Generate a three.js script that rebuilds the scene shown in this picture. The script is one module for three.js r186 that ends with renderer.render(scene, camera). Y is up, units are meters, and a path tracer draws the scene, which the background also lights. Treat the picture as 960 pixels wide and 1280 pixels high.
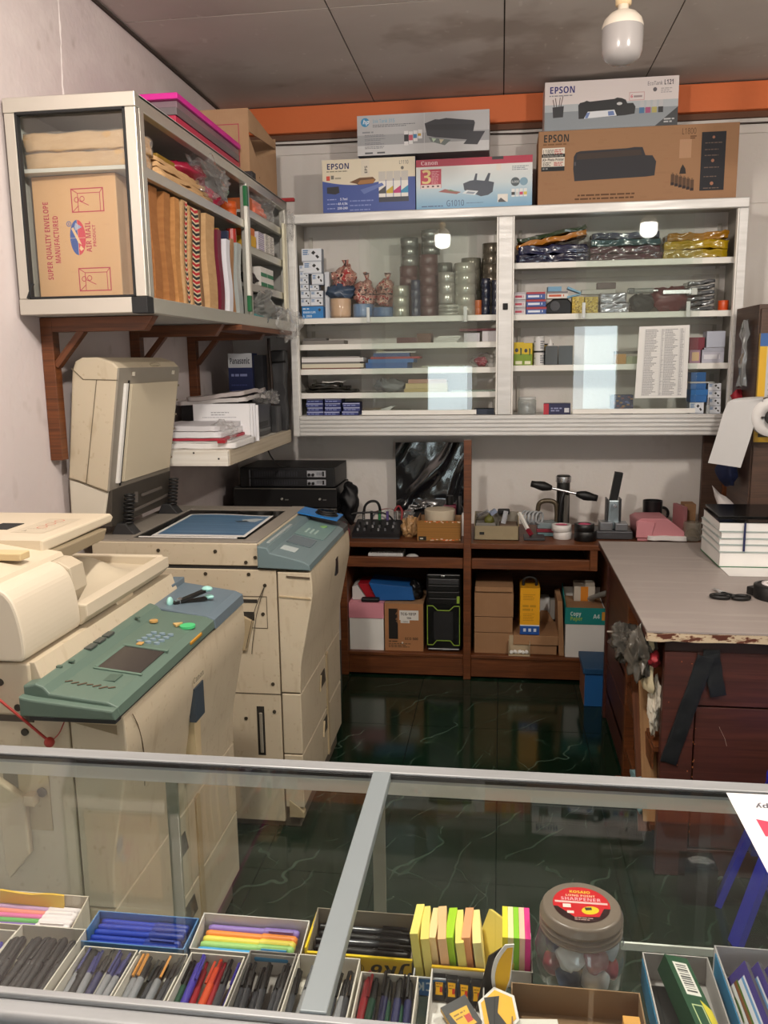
import * as THREE from 'three';
import { RoundedBoxGeometry } from 'three/addons/geometries/RoundedBoxGeometry.js';
import { mergeGeometries, mergeVertices } from 'three/addons/utils/BufferGeometryUtils.js';

// ---------------------------------------------------------------- camera, sky, lights, exposure
const scene = new THREE.Scene();
const camera = new THREE.PerspectiveCamera(62.36, 960 / 1280, 0.02, 100);
camera.position.set(0, 1.70, 0);
camera.rotation.order = 'YXZ';
camera.rotation.set(-10.1 * Math.PI / 180, 7.9 * Math.PI / 180, -0.82 * Math.PI / 180);
const renderer = new THREE.WebGLRenderer();
renderer.toneMapping = THREE.LinearToneMapping;
renderer.toneMappingExposure = 0.9;
renderer.shadowMap.enabled = true;
scene.background = new THREE.Color().setRGB(0.86, 0.95, 1.0);
scene.backgroundIntensity = 5.5;
const LAMP_CD = 9.5, LAMPS = [[-0.53, 2.80, -1.34], [1.21, 2.80, -1.62]];

// ---------------------------------------------------------------- helpers
let seed = 7;
const rnd = (a = 0, b = 1) => { seed = (seed * 1664525 + 1013904223) % 4294967296; return a + (b - a) * seed / 4294967296; };
const R = (d) => d * Math.PI / 180;
const hash = (x, y) => { let h = (x * 374761393 + y * 668265263) | 0; h = Math.imul(h ^ (h >>> 13), 1274126177); return ((h ^ (h >>> 16)) >>> 0) / 4294967295; };
function vn(x, y, px, py) {           // periodic value noise
  const x0 = Math.floor(x), y0 = Math.floor(y), fx = x - x0, fy = y - y0, sx = fx * fx * (3 - 2 * fx), sy = fy * fy * (3 - 2 * fy);
  const m = (a, p) => ((a % p) + p) % p, h = (i, j) => hash(m(i, px), m(j, py) + 57 * px);
  const a = h(x0, y0), b = h(x0 + 1, y0), c = h(x0, y0 + 1), d = h(x0 + 1, y0 + 1);
  return a + (b - a) * sx + (c - a) * sy + (a - b - c + d) * sx * sy;
}
const fbm = (u, v, fx, fy, o = 4) => { let s = 0, a = 0.5, n = 0; for (let i = 0; i < o; i++) { s += a * vn(u * fx + i * 17, v * fy + i * 31, fx, fy); n += a; a *= 0.55; fx *= 2; fy *= 2; } return s / n; };
const clamp = (x, a = 0, b = 1) => Math.min(b, Math.max(a, x));
const mix3 = (a, b, t) => [a[0] + (b[0] - a[0]) * t, a[1] + (b[1] - a[1]) * t, a[2] + (b[2] - a[2]) * t];
function dataTex(n, fn, srgb = true, m = n) {
  const d = new Uint8Array(n * m * 4);
  for (let j = 0; j < m; j++) for (let i = 0; i < n; i++) {
    const c = fn(i / n, j / m), k = (j * n + i) * 4;
    if (typeof c === 'number') d[k] = d[k + 1] = d[k + 2] = clamp(c) * 255; else { d[k] = clamp(c[0], 0, 255); d[k + 1] = clamp(c[1], 0, 255); d[k + 2] = clamp(c[2], 0, 255); }
    d[k + 3] = 255;
  }
  const t = new THREE.DataTexture(d, n, m);
  t.wrapS = t.wrapT = THREE.RepeatWrapping; t.magFilter = THREE.LinearFilter; t.minFilter = THREE.LinearMipmapLinearFilter; t.generateMipmaps = true;
  if (srgb) t.colorSpace = THREE.SRGBColorSpace;
  t.needsUpdate = true;
  return t;
}
function canvasTex(w, h, draw) {
  const c = document.createElement('canvas'); c.width = w; c.height = h;
  const x = c.getContext('2d'); draw(x, w, h);
  const t = new THREE.CanvasTexture(c); t.colorSpace = THREE.SRGBColorSpace; t.anisotropy = 8; return t;
}
const cache = new Map();
function mat(color, roughness = 0.6, metalness = 0, extra = {}) {
  const key = JSON.stringify([color, roughness, metalness, Object.keys(extra).length ? Object.entries(extra).map(([k, v]) => [k, v && v.uuid ? v.uuid : v]) : 0]);
  if (!cache.has(key)) {
    const phys = ['transmission', 'clearcoat', 'sheen', 'thickness'].some((k) => k in extra);
    cache.set(key, new (phys ? THREE.MeshPhysicalMaterial : THREE.MeshStandardMaterial)({ color, roughness, metalness, ...extra }));
  }
  return cache.get(key);
}
const pm = (tex, roughness = 0.55) => mat('#ffffff', roughness, 0, { map: tex });
// uv in metres, projected along each face's own axis
function uvm(g, s = 1) {
  const p = g.attributes.position, n = g.attributes.normal, uv = new Float32Array(p.count * 2);
  for (let i = 0; i < p.count; i++) {
    const ax = Math.abs(n.getX(i)), ay = Math.abs(n.getY(i)), az = Math.abs(n.getZ(i)), x = p.getX(i), y = p.getY(i), z = p.getZ(i);
    const [a, b] = ay >= ax && ay >= az ? [x, z] : ax >= az ? [z, y] : [x, y];
    uv[2 * i] = a * s; uv[2 * i + 1] = b * s;
  }
  g.setAttribute('uv', new THREE.BufferAttribute(uv, 2));
  return g;
}
function bx(x0, x1, y0, y1, z0, z1, r = 0, seg = 2) {
  const w = Math.abs(x1 - x0), h = Math.abs(y1 - y0), d = Math.abs(z1 - z0);
  const g = r ? new RoundedBoxGeometry(w, h, d, seg, Math.min(r, w / 2.01, h / 2.01, d / 2.01)) : new THREE.BoxGeometry(w, h, d);
  g.translate((x0 + x1) / 2, (y0 + y1) / 2, (z0 + z1) / 2);
  return uvm(g);
}
// polygon extruded along an axis: z takes [x, y], x takes [z, y], y takes [x, z]
function ex(pts, axis, a, b, bev = 0, holes = []) {
  const sh = new THREE.Shape(pts.map((p) => new THREE.Vector2(...p)));
  for (const h of holes) sh.holes.push(new THREE.Path(h.map((p) => new THREE.Vector2(...p))));
  const d = Math.abs(b - a), lo = Math.min(a, b);
  const g = new THREE.ExtrudeGeometry(sh, { depth: Math.max(1e-4, d - 2 * bev), bevelEnabled: bev > 0, bevelSize: bev, bevelThickness: bev, bevelOffset: -bev, bevelSegments: 2, curveSegments: 10 });
  g.translate(0, 0, bev);
  const m = new THREE.Matrix4();
  if (axis === 'x') m.set(0, 0, 1, lo, 0, 1, 0, 0, 1, 0, 0, 0, 0, 0, 0, 1);
  else if (axis === 'y') m.set(1, 0, 0, 0, 0, 0, 1, lo, 0, 1, 0, 0, 0, 0, 0, 1);
  else m.makeTranslation(0, 0, lo);
  g.applyMatrix4(m);
  if (m.determinant() < 0) { const P = g.attributes.position, N = g.attributes.normal; for (let i = 0; i < P.count; i += 3) for (const A of [P, N]) { const t = [A.getX(i), A.getY(i), A.getZ(i)]; A.setXYZ(i, A.getX(i + 1), A.getY(i + 1), A.getZ(i + 1)); A.setXYZ(i + 1, ...t); } }
  return uvm(g);
}
const V = (a) => new THREE.Vector3(...a);
const smooth = (pts, n) => new THREE.SplineCurve(pts.map((p) => new THREE.Vector2(...p))).getPoints(n).map((p) => [p.x, p.y]);
function tube(pts, r, seg = 24, rad = 6, closed = false) { return new THREE.TubeGeometry(new THREE.CatmullRomCurve3(pts.map(V), closed, 'catmullrom', 0.5), seg, r, rad, closed); }
function bar(a, b, w, h = w, up = [0, 1, 0]) {       // straight square bar between two points
  const A = V(a), Bv = V(b), d = Bv.clone().sub(A), L = d.length(), z = d.clone().normalize();
  let x = V(up).cross(z); if (x.length() < 1e-4) x = V([1, 0, 0]).cross(z); x.normalize(); const y = z.clone().cross(x);
  const g = new THREE.BoxGeometry(w, h, L); uvm(g); g.applyMatrix4(new THREE.Matrix4().makeBasis(x, y, z).setPosition(A.add(Bv).multiplyScalar(0.5)));
  return g;
}
function cyl(x, y, z, r, h, axis = 'y', seg = 24, r2 = r) {   // centred on x, y, z
  const g = new THREE.CylinderGeometry(r2, r, h, seg);
  if (axis === 'x') g.rotateZ(-Math.PI / 2); if (axis === 'z') g.rotateX(Math.PI / 2);
  return g.translate(x, y, z);
}
function lathe(pts, x = 0, y = 0, z = 0, seg = 32) { return new THREE.LatheGeometry(pts.map((p) => new THREE.Vector2(...p)), seg).translate(x, y, z); }
function jig(g, amp, f = 20, s = 1) {     // irregular displacement for soft or crumpled things
  const src = mergeVertices((() => { const c = g.clone(); for (const k of Object.keys(c.attributes)) if (k !== 'position') c.deleteAttribute(k); return c; })(), 1e-5);
  const p = src.attributes.position;
  for (let i = 0; i < p.count; i++) {
    const x = p.getX(i) * f + s * 13, y = p.getY(i) * f + s * 7, z = p.getZ(i) * f + s * 3;
    const n = (a, b, k) => vn(a + k, b - k, 4096, 4096) - 0.5;
    p.setXYZ(i, p.getX(i) + amp * (n(y + 100, z + 100, 3) + n(y * 2.3 + 200, x * 2.3 + 100, 5) * 0.6) * 2, p.getY(i) + amp * (n(x + 100, z + 150, 9) + n(x * 2.3 + 90, z * 2.3 + 150, 2) * 0.6) * 2, p.getZ(i) + amp * (n(x + 150, y + 120, 11) + n(x * 2.3 + 50, y * 2.3 + 120, 1) * 0.6) * 2);
  }
  src.computeVertexNormals();
  return uvm(src);
}
const fine = (x0, x1, y0, y1, z0, z1, n = 8) => new THREE.BoxGeometry(x1 - x0, y1 - y0, z1 - z0, n, n, n).translate((x0 + x1) / 2, (y0 + y1) / 2, (z0 + z1) / 2);
function blob(x, y, z, rx, ry, rz, amp, f, s) { return jig(new THREE.SphereGeometry(1, 28, 20).scale(rx, ry, rz).translate(x, y, z), amp, f, s); }
function bag(x, y, z, rx, ry, rz, s = 1, k = 0.45) {      // crumpled film: ridged folds on a soft ball
  const g = mergeVertices((() => { const c = new THREE.IcosahedronGeometry(1, 14); c.deleteAttribute('normal'); c.deleteAttribute('uv'); return c; })(), 1e-4), p = g.attributes.position, rid = (a, b) => 1 - 2 * Math.abs(vn(a + 400, b + 400, 4096, 4096) - 0.5);
  for (let i = 0; i < p.count; i++) { const a = p.getX(i), b = p.getY(i), c = p.getZ(i), d = 1 - k + k * (1.5 * rid(a * 2.3 + s * 5, b * 2.3 + c * 1.7) * rid(c * 2.9 - s * 3, a * 2.1 + b) + 0.35 * rid(a * 7 + s, b * 7 + c * 5)); p.setXYZ(i, x + a * d * rx, y + b * d * ry, z + c * d * rz); }
  g.computeVertexNormals(); return uvm(g);
}
function sheet(w, h, nx, ny, fn) {      // a thin sheet: fn(u, v) -> [x, y, z]
  const g = new THREE.PlaneGeometry(w, h, nx, ny), p = g.attributes.position;
  for (let j = 0; j <= ny; j++) for (let i = 0; i <= nx; i++) p.setXYZ(j * (nx + 1) + i, ...fn(i / nx, 1 - j / ny));
  g.computeVertexNormals(); return g;
}
const turnG = (g, m) => g.applyMatrix4(m);
function merge(gs) {
  gs = [].concat(gs);
  if (gs.length === 1) return gs[0];
  return mergeGeometries(gs.map((g) => { const c = g.index ? g.toNonIndexed() : g.clone(); for (const k of Object.keys(c.attributes)) if (!['position', 'normal', 'uv'].includes(k)) c.deleteAttribute(k); c.clearGroups(); return c; }));
}
const used = new Map();
const numbered = (n) => { const k = used.get(n) || 0; used.set(n, k + 1); return k ? `${n}_${String(k).padStart(3, '0')}` : n; };
function tag(o, label, category, group) { o.userData.label = label; o.userData.category = category; if (group) o.userData.group = group; return o; }
// a thing with parts: geometry is given in room coordinates and moved to the thing's base
function thing(name, label, category, pos = [0, 0, 0], group) {
  const g = new THREE.Group(); g.name = numbered(name); g.position.set(...pos); scene.add(g); return tag(g, label, category, group);
}
function part(root, name, geo, m, parent = root) {
  const top = root, g = merge(geo); g.translate(-top.position.x, -top.position.y, -top.position.z);
  const o = new THREE.Mesh(g, m); o.name = name; parent.add(o); return o;
}
function solo(name, label, category, geo, m, group, pos) {
  const g = merge(geo); g.computeBoundingBox(); const b = g.boundingBox;
  pos = pos || [(b.min.x + b.max.x) / 2, b.min.y, (b.min.z + b.max.z) / 2];
  g.translate(-pos[0], -pos[1], -pos[2]);
  const o = new THREE.Mesh(g, m); o.name = numbered(name); o.position.set(...pos); scene.add(o); return tag(o, label, category, group);
}
function struct(name, geo, m, parent = scene) {
  const o = new THREE.Mesh(merge(geo), m); o.name = parent === scene ? numbered(name) : name; parent.add(o); if (parent === scene) o.userData.kind = 'structure'; return o;
}
function copyOf(o, pos, label, group, ry = 0) {
  const c = o.clone(); c.name = numbered(o.name.replace(/_\d{3}$/, '')); c.userData = { ...o.userData }; c.position.set(...pos); c.rotation.y = ry; scene.add(c);
  if (label) c.userData.label = label; if (group) c.userData.group = group; return c;
}
function spin(o, rx, ry, rz) { o.rotation.set(rx, ry, rz); return o; }
// carton with printed faces; faces: {front, top, right, left, side} are materials
function carton(name, label, cat, [x0, x1, y0, y1, z0, z1], base, faces = {}, ry = 0, r = 0, group) {
  const w = x1 - x0, h = y1 - y0, d = z1 - z0, g = r ? new RoundedBoxGeometry(w, h, d, 2, r) : new THREE.BoxGeometry(w, h, d);
  g.translate(0, h / 2, 0);
  const ms = [faces.right || faces.side || base, faces.left || faces.side || base, faces.top || base, base, faces.front || base, base];
  const plain = ms.every((m) => m === base); if (plain) uvm(g);
  const o = new THREE.Mesh(g, plain ? base : ms); o.name = numbered(name); o.position.set((x0 + x1) / 2, y0, (z0 + z1) / 2); o.rotation.y = ry; scene.add(o);
  return tag(o, label, cat, group);
}

// ---------------------------------------------------------------- surfaces
const tPlaster = dataTex(512, (u, v) => { const a = fbm(u, v, 3, 3, 5), b = fbm(u + 0.3, v, 24, 24, 3), s = clamp((fbm(u, v, 9, 2, 4) - 0.6) * 4); return mix3(mix3([238, 234, 229], [222, 216, 210], a), [186, 176, 166], s * 0.35 + Math.max(0, b - 0.72) * 1.2); });
const tPlasterB = dataTex(512, (u, v) => 0.5 + 0.5 * (fbm(u, v, 6, 6, 5) - 0.5) + 0.25 * (fbm(u, v, 60, 60, 2) - 0.5), false);
const tPeel = dataTex(512, (u, v) => { const a = fbm(u, v, 4, 3, 5), p = clamp((fbm(u, v, 5, 9, 4) - 0.6) * 6), s = clamp((fbm(u, v, 26, 18, 3) - 0.7) * 5); return mix3(mix3(mix3([212, 200, 200], [200, 191, 189], a), [219, 211, 208], p * 0.6), [174, 162, 157], s * 0.4); });
const tCeil = dataTex(512, (u, v) => { const a = fbm(u, v, 3, 4, 5), s = clamp((fbm(u + 0.5, v, 4, 5, 5) - 0.6) * 7), f = clamp((fbm(u, v, 60, 34, 2) - 0.82) * 9); return mix3(mix3(mix3([205, 197, 190], [180, 171, 164], a), [140, 124, 112], s * 0.45), [225, 220, 214], f * 0.4); });
const wood = (c1, c2, c3, fx = 5, fy = 60) => dataTex(512, (u, v) => { const w = fbm(u, v, 2, 3, 3), g = fbm(u + w * 0.12, v + w * 0.06, fx, fy, 4), k = fbm(u, v, 3, 160, 2); return mix3(mix3(c1, c2, clamp(g * 1.4 - 0.2)), c3, clamp(k * 1.5 - 0.75)); });
const tWood = wood([124, 72, 38], [92, 50, 25], [64, 33, 16]);
const tMahog = wood([86, 45, 36], [68, 34, 27], [52, 26, 20]);
const tWalnut = wood([92, 68, 54], [72, 52, 41], [56, 40, 32]);
const tPly = wood([178, 140, 96], [156, 116, 76], [130, 94, 60]);
const tWhiteWood = wood([238, 234, 226], [224, 218, 206], [204, 194, 178]);
const tFloor = dataTex(1024, (u, v) => {
  const a = fbm(u, v, 5, 5, 5), w = fbm(u + 0.2, v + 0.4, 3, 3, 4);
  const l = Math.abs(((u * 3 + v * 2 + w * 1.1) % 1 + 1) % 1 - 0.5), l2 = Math.abs(((u * 5 - v * 3 + w * 2.3) % 1 + 1) % 1 - 0.5);
  const l3 = Math.abs(((u * 7 + v * 4 + w * 1.7) % 1 + 1) % 1 - 0.5), vein = clamp(1 - l / 0.022) * clamp(fbm(u, v, 8, 8, 3) * 2.4 - 0.55) + 0.7 * clamp(1 - l2 / 0.03) * clamp(fbm(u + 0.7, v, 7, 7, 3) * 2.4 - 1.0) + 0.7 * clamp(1 - l3 / 0.05) * clamp(fbm(u, v + 0.4, 9, 9, 3) * 2.6 - 0.8);
  return mix3(mix3([12, 30, 20], [24, 48, 33], a), [112, 128, 116], clamp(vein) * 0.62);
});
const tBoard = dataTex(256, (u, v) => { const a = fbm(u, v, 4, 4, 5), c = 0.5 + 0.5 * Math.sin(u * Math.PI * 2 * 42); return mix3(mix3([188, 154, 120], [172, 136, 102], a), [156, 122, 90], c * 0.12); });
const tKraft = dataTex(256, (u, v) => mix3([200, 164, 120], [176, 138, 94], fbm(u, v, 6, 22, 4)));
const tAlu = dataTex(256, (u, v) => mix3([222, 221, 219], [206, 205, 202], clamp(fbm(u, v, 3, 30, 4) * 1.5 - 0.35)));
const tAluR = dataTex(256, (u, v) => 0.30 + 0.28 * fbm(u, v, 4, 50, 4), false);
const tBeige = dataTex(512, (u, v) => { const a = fbm(u, v, 3, 3, 4), s = clamp((fbm(u, v, 30, 9, 3) - 0.66) * 4), d = clamp((fbm(u, v, 60, 60, 2) - 0.76) * 8); return mix3(mix3([205, 193, 170], [193, 180, 156], a), [162, 143, 114], s * 0.4 + d * 0.35); });
const tLam = dataTex(512, (u, v) => { const s = clamp((fbm(u, v, 2, 30, 4) - 0.58) * 4); return mix3(mix3([160, 150, 145], [146, 137, 132], fbm(u, v, 4, 4, 4)), [178, 170, 164], s * 0.4); });
const tWorn = dataTex(256, (u, v) => { const s = clamp((fbm(u, v, 6, 14, 5) - 0.5) * 9); return mix3([196, 178, 150], [88, 44, 28], s); });
const tPaper = dataTex(128, (u, v) => mix3([238, 237, 234], [222, 221, 219], fbm(u, v, 8, 8, 3)));
const rep = (t, x, y = x) => { const c = t.clone(); c.repeat.set(x, y); c.needsUpdate = true; return c; };

const M = {
  wall: mat('#ffffff', 0.92, 0, { map: rep(tPlaster, 0.5), bumpMap: rep(tPlasterB, 1.3), bumpScale: 0.002 }),
  wallL: mat('#ffffff', 0.9, 0, { map: rep(tPeel, 0.6), bumpMap: rep(tPlasterB, 1.1), bumpScale: 0.0035 }),
  ceil: mat('#ffffff', 0.8, 0, { map: rep(tCeil, 0.55) }),
  orange: mat('#d9713c', 0.62, 0, { bumpMap: tPlasterB, bumpScale: 0.002 }),
  floor: mat('#ffffff', 0.12, 0, { map: tFloor }), grout: mat('#0c1510', 0.8),
  wood: mat('#ffffff', 0.42, 0, { map: rep(tWood, 1.5, 1.5) }), mahog: mat('#ffffff', 0.45, 0, { map: rep(tMahog, 1.2) }), walnut: mat('#ffffff', 0.5, 0, { map: rep(tWalnut, 1.3) }), ply: mat('#ffffff', 0.7, 0, { map: tPly }),
  whiteWood: mat('#ffffff', 0.6, 0, { map: tWhiteWood }),
  board: mat('#ffffff', 0.85, 0, { map: rep(tBoard, 3) }), boardD: mat('#ece0d4', 0.85, 0, { map: rep(tBoard, 3) }), kraft: mat('#ffffff', 0.8, 0, { map: rep(tKraft, 4) }),
  alu: mat('#ffffff', 1, 0.25, { map: rep(tAlu, 2), roughnessMap: rep(tAluR, 2) }),
  white: mat('#e9e7e2', 0.5), black: mat('#101011', 0.5), blackGloss: mat('#0b0b0c', 0.2), rubber: mat('#17181a', 0.7), grey: mat('#8d8d8d', 0.5), dark: mat('#2a2a2b', 0.55), steel: mat('#c8c9cb', 0.25, 0.9), brass: mat('#8a7a5a', 0.4, 0.6),
  beige: mat('#ffffff', 0.5, 0, { map: rep(tBeige, 1.4) }), beige2: mat('#d6c8ad', 0.45), metal: mat('#9b948a', 0.5, 0.3),
  lam: mat('#ffffff', 0.45, 0, { map: rep(tLam, 1.2) }), worn: mat('#ffffff', 0.85, 0, { map: rep(tWorn, 6) }), paper: mat('#ffffff', 0.8, 0, { map: tPaper }),
  glass: mat('#fcfefd', 0.01, 0, { transmission: 1, thickness: 0, ior: 1.5 }),
  glassC: mat('#fcfefd', 0.01, 0, { transmission: 1, thickness: 0, ior: 1.5, specularIntensity: 0.6 }),
  film: mat('#fafafa', 0.1, 0, { transmission: 0.93, thickness: 0, ior: 1.45, side: THREE.DoubleSide }),
};
const col = (hex, r = 0.6, m = 0) => mat(hex, r, m);

// ---------------------------------------------------------------- the room
const X0 = -1.58, X1 = 3.1, Z0 = -4.95, Z1 = 2.5, H = 3.1;
{
  const floor = struct('floor', bx(X0 - 0.2, X1 + 0.2, -0.12, -0.006, Z0 - 0.2, Z1 + 1.2), M.grout);
  const t = 0.4, g = 0.003;
  for (let i = 0, x = X0 - 0.02; x < X1; i++, x += t) for (let j = 0, z = Z0; z < -0.2; j++, z += t) {
    const o = struct('tile', bx(x + g / 2, Math.min(x + t, X1) - g / 2, -0.008, 0, z + g / 2, z + t - g / 2), M.floor, floor);
  }
  struct('tile', bx(X0, X1, -0.008, 0, -0.15, Z1), M.floor, floor);
  struct('wall_left', bx(X0 - 0.15, X0, -0.1, H + 0.05, Z0 - 0.15, Z1), M.wallL);
  { const run = jig(tube([[X0 - 0.001, 2.52, -3.10], [X0 - 0.001, 2.7, -3.095], [X0 - 0.001, 2.85, -3.108], [X0 - 0.001, 3.0, -3.112], [X0 - 0.001, 3.09, -3.118]], 0.0045, 60, 6), 0.002, 40, 2); const w = scene.getObjectByName('wall_left'); const o = struct('paint_run', run, mat('#ddd5d3', 0.7), w); }
  const wb = struct('wall_back', bx(X0 - 0.15, X1 + 0.15, -0.1, H + 0.05, Z0 - 0.15, Z0), M.wall);
  // horizontal boards above the cabinet line
  for (const [a, b] of [[2.50, 2.848], [2.853, 3.08]]) struct('board', bx(X0, X1, a, b, Z0, Z0 + 0.008, 0.002), M.wall, wb);
  struct('wall_right', bx(X1, X1 + 0.15, -0.1, H + 0.05, Z0 - 0.15, Z1), M.wall);
  // shop front behind the customer, with the tall openings that the cabinet glass mirrors
  const wf = struct('wall_front', [bx(X0 - 0.15, -1.0, -0.1, H, Z1, Z1 + 0.15), bx(-0.39, 0.94, -0.1, H, Z1, Z1 + 0.15), bx(1.53, X1 + 0.15, -0.1, H, Z1, Z1 + 0.15), bx(-1.0, -0.39, 1.62, H, Z1, Z1 + 0.15), bx(0.94, 1.53, 2.12, H, Z1, Z1 + 0.15), bx(-1.0, -0.39, -0.1, 0.05, Z1, Z1 + 0.15), bx(0.94, 1.53, -0.1, 0.05, Z1, Z1 + 0.15)], M.wall);
  const ceil = struct('ceiling', bx(X0 - 0.15, X1 + 0.15, H + 0.006, H + 0.1, Z0 - 0.15, Z1 + 0.15), col('#3a332e', 0.9));
  const xs = [X0, -0.702, 0.0, 0.714, 1.42, 2.13, X1], zs = [Z0, -3.64, -2.42, -1.2, 0.02, 1.24, Z1];
  for (let i = 0; i < xs.length - 1; i++) for (let j = 0; j < zs.length - 1; j++) {
    const a = xs[i] + 0.003, b = xs[i + 1] - 0.003, c = zs[j] + 0.003, d = zs[j + 1] - 0.003, k = i * 7 + j;
    const gg = new THREE.BoxGeometry(b - a, 0.006, d - c, 14, 1, 18).translate((a + b) / 2, H + 0.003, (c + d) / 2), p = gg.attributes.position;
    for (let q = 0; q < p.count; q++) { const u = (p.getX(q) - a) / (b - a), w = (p.getZ(q) - c) / (d - c); p.setY(q, p.getY(q) - 0.012 * (vn(p.getX(q) * 3 + 90, p.getZ(q) * 3 + 90, 4096, 4096)) * Math.sin(u * Math.PI) * Math.sin(w * Math.PI) * 2); }
    gg.computeVertexNormals(); uvm(gg);
    struct('ceiling_panel', gg, M.ceil, ceil);
  }
  struct('trim_1', [bx(X0, X1, 2.955, 3.092, Z0 + 0.009, Z0 + 0.07, 0.004)], M.orange);
  struct('shade_strip_2', [bx(X0, X1, 2.925, 2.954, Z0 + 0.009, Z0 + 0.035)], col('#6b4a38', 0.8));  // dark strip painted as the shading under the orange beam
  struct('trim_3', [tube([[X0 + 0.005, 3.094, Z0], [X0 + 0.008, 3.09, -3.6], [X0 + 0.006, 3.094, -2.2], [X0 + 0.006, 3.094, 0]], 0.008, 30, 5)], col('#3c322c', 0.9));
  solo('electric_cable', 'thin dark cable running along the back wall below the orange beam', 'cable', tube([[X0 + 0.1, 2.913, Z0 + 0.014], [-1.0, 2.905, Z0 + 0.014], [-0.2, 2.912, Z0 + 0.014], [0.12, 2.905, Z0 + 0.014], [0.5, 2.91, Z0 + 0.014], [1.3, 2.9, Z0 + 0.014], [1.8, 2.9, Z0 + 0.014]], 0.005, 60, 5), col('#40352f', 0.7));
}
// lit bulbs overhead and the dark one
function bulb(name, label, x, y, z, lit, ny) {
  const t = thing(name, label, 'light bulb', [x, y, z]), s = 1;
  const glow = lit ? mat('#ffffff', 0.5, 0, { emissive: '#fff6ec', emissiveIntensity: 9 }) : mat('#a5a1a0', 0.22, 0, { clearcoat: 0.4 });
  part(t, 'bulb_globe', lathe([[0.0005, -0.115], [0.035, -0.110], [0.058, -0.095], [0.067, -0.075], [0.069, -0.045], [0.069, 0.0], [0.066, 0.006]].map(([a, b]) => [a, b]), x, y, z), glow);
  part(t, 'bulb_collar', lathe([[0.0675, 0.0], [0.0685, 0.008], [0.062, 0.028], [0.045, 0.046], [0.028, 0.054], [0.018, 0.058], [0.018, 0.075], [0.0005, 0.076]], x, y, z), mat('#ddd3c4', 0.4));
  part(t, 'socket', [lathe([[0.0005, 0.074], [0.026, 0.074], [0.027, 0.1], [0.022, 0.112], [0.0005, 0.112]], x, y, z)], mat('#e4c9a0', 0.5));
  part(t, 'stem', [cyl(x, (y + 0.11 + H - 0.02) / 2, z, 0.012, H - 0.02 - y - 0.11), cyl(x, H - 0.02, z, 0.045, 0.014)], mat('#e6d6bd', 0.5));
  if (lit) { const l = new THREE.PointLight('#fff4e8', LAMP_CD, 0, 2); l.position.set(0, -0.04, 0); l.castShadow = true; l.shadow.radius = 3.2; t.add(l); }
}
bulb('light_bulb', 'lit white bulb hanging over the copiers', ...LAMPS[0], true);
bulb('light_bulb', 'lit white bulb hanging over the grey worktable', ...LAMPS[1], true);
bulb('light_bulb', 'unlit frosted bulb under the ceiling before the printer cartons', 0.398, 2.80, -3.2, false);

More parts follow.
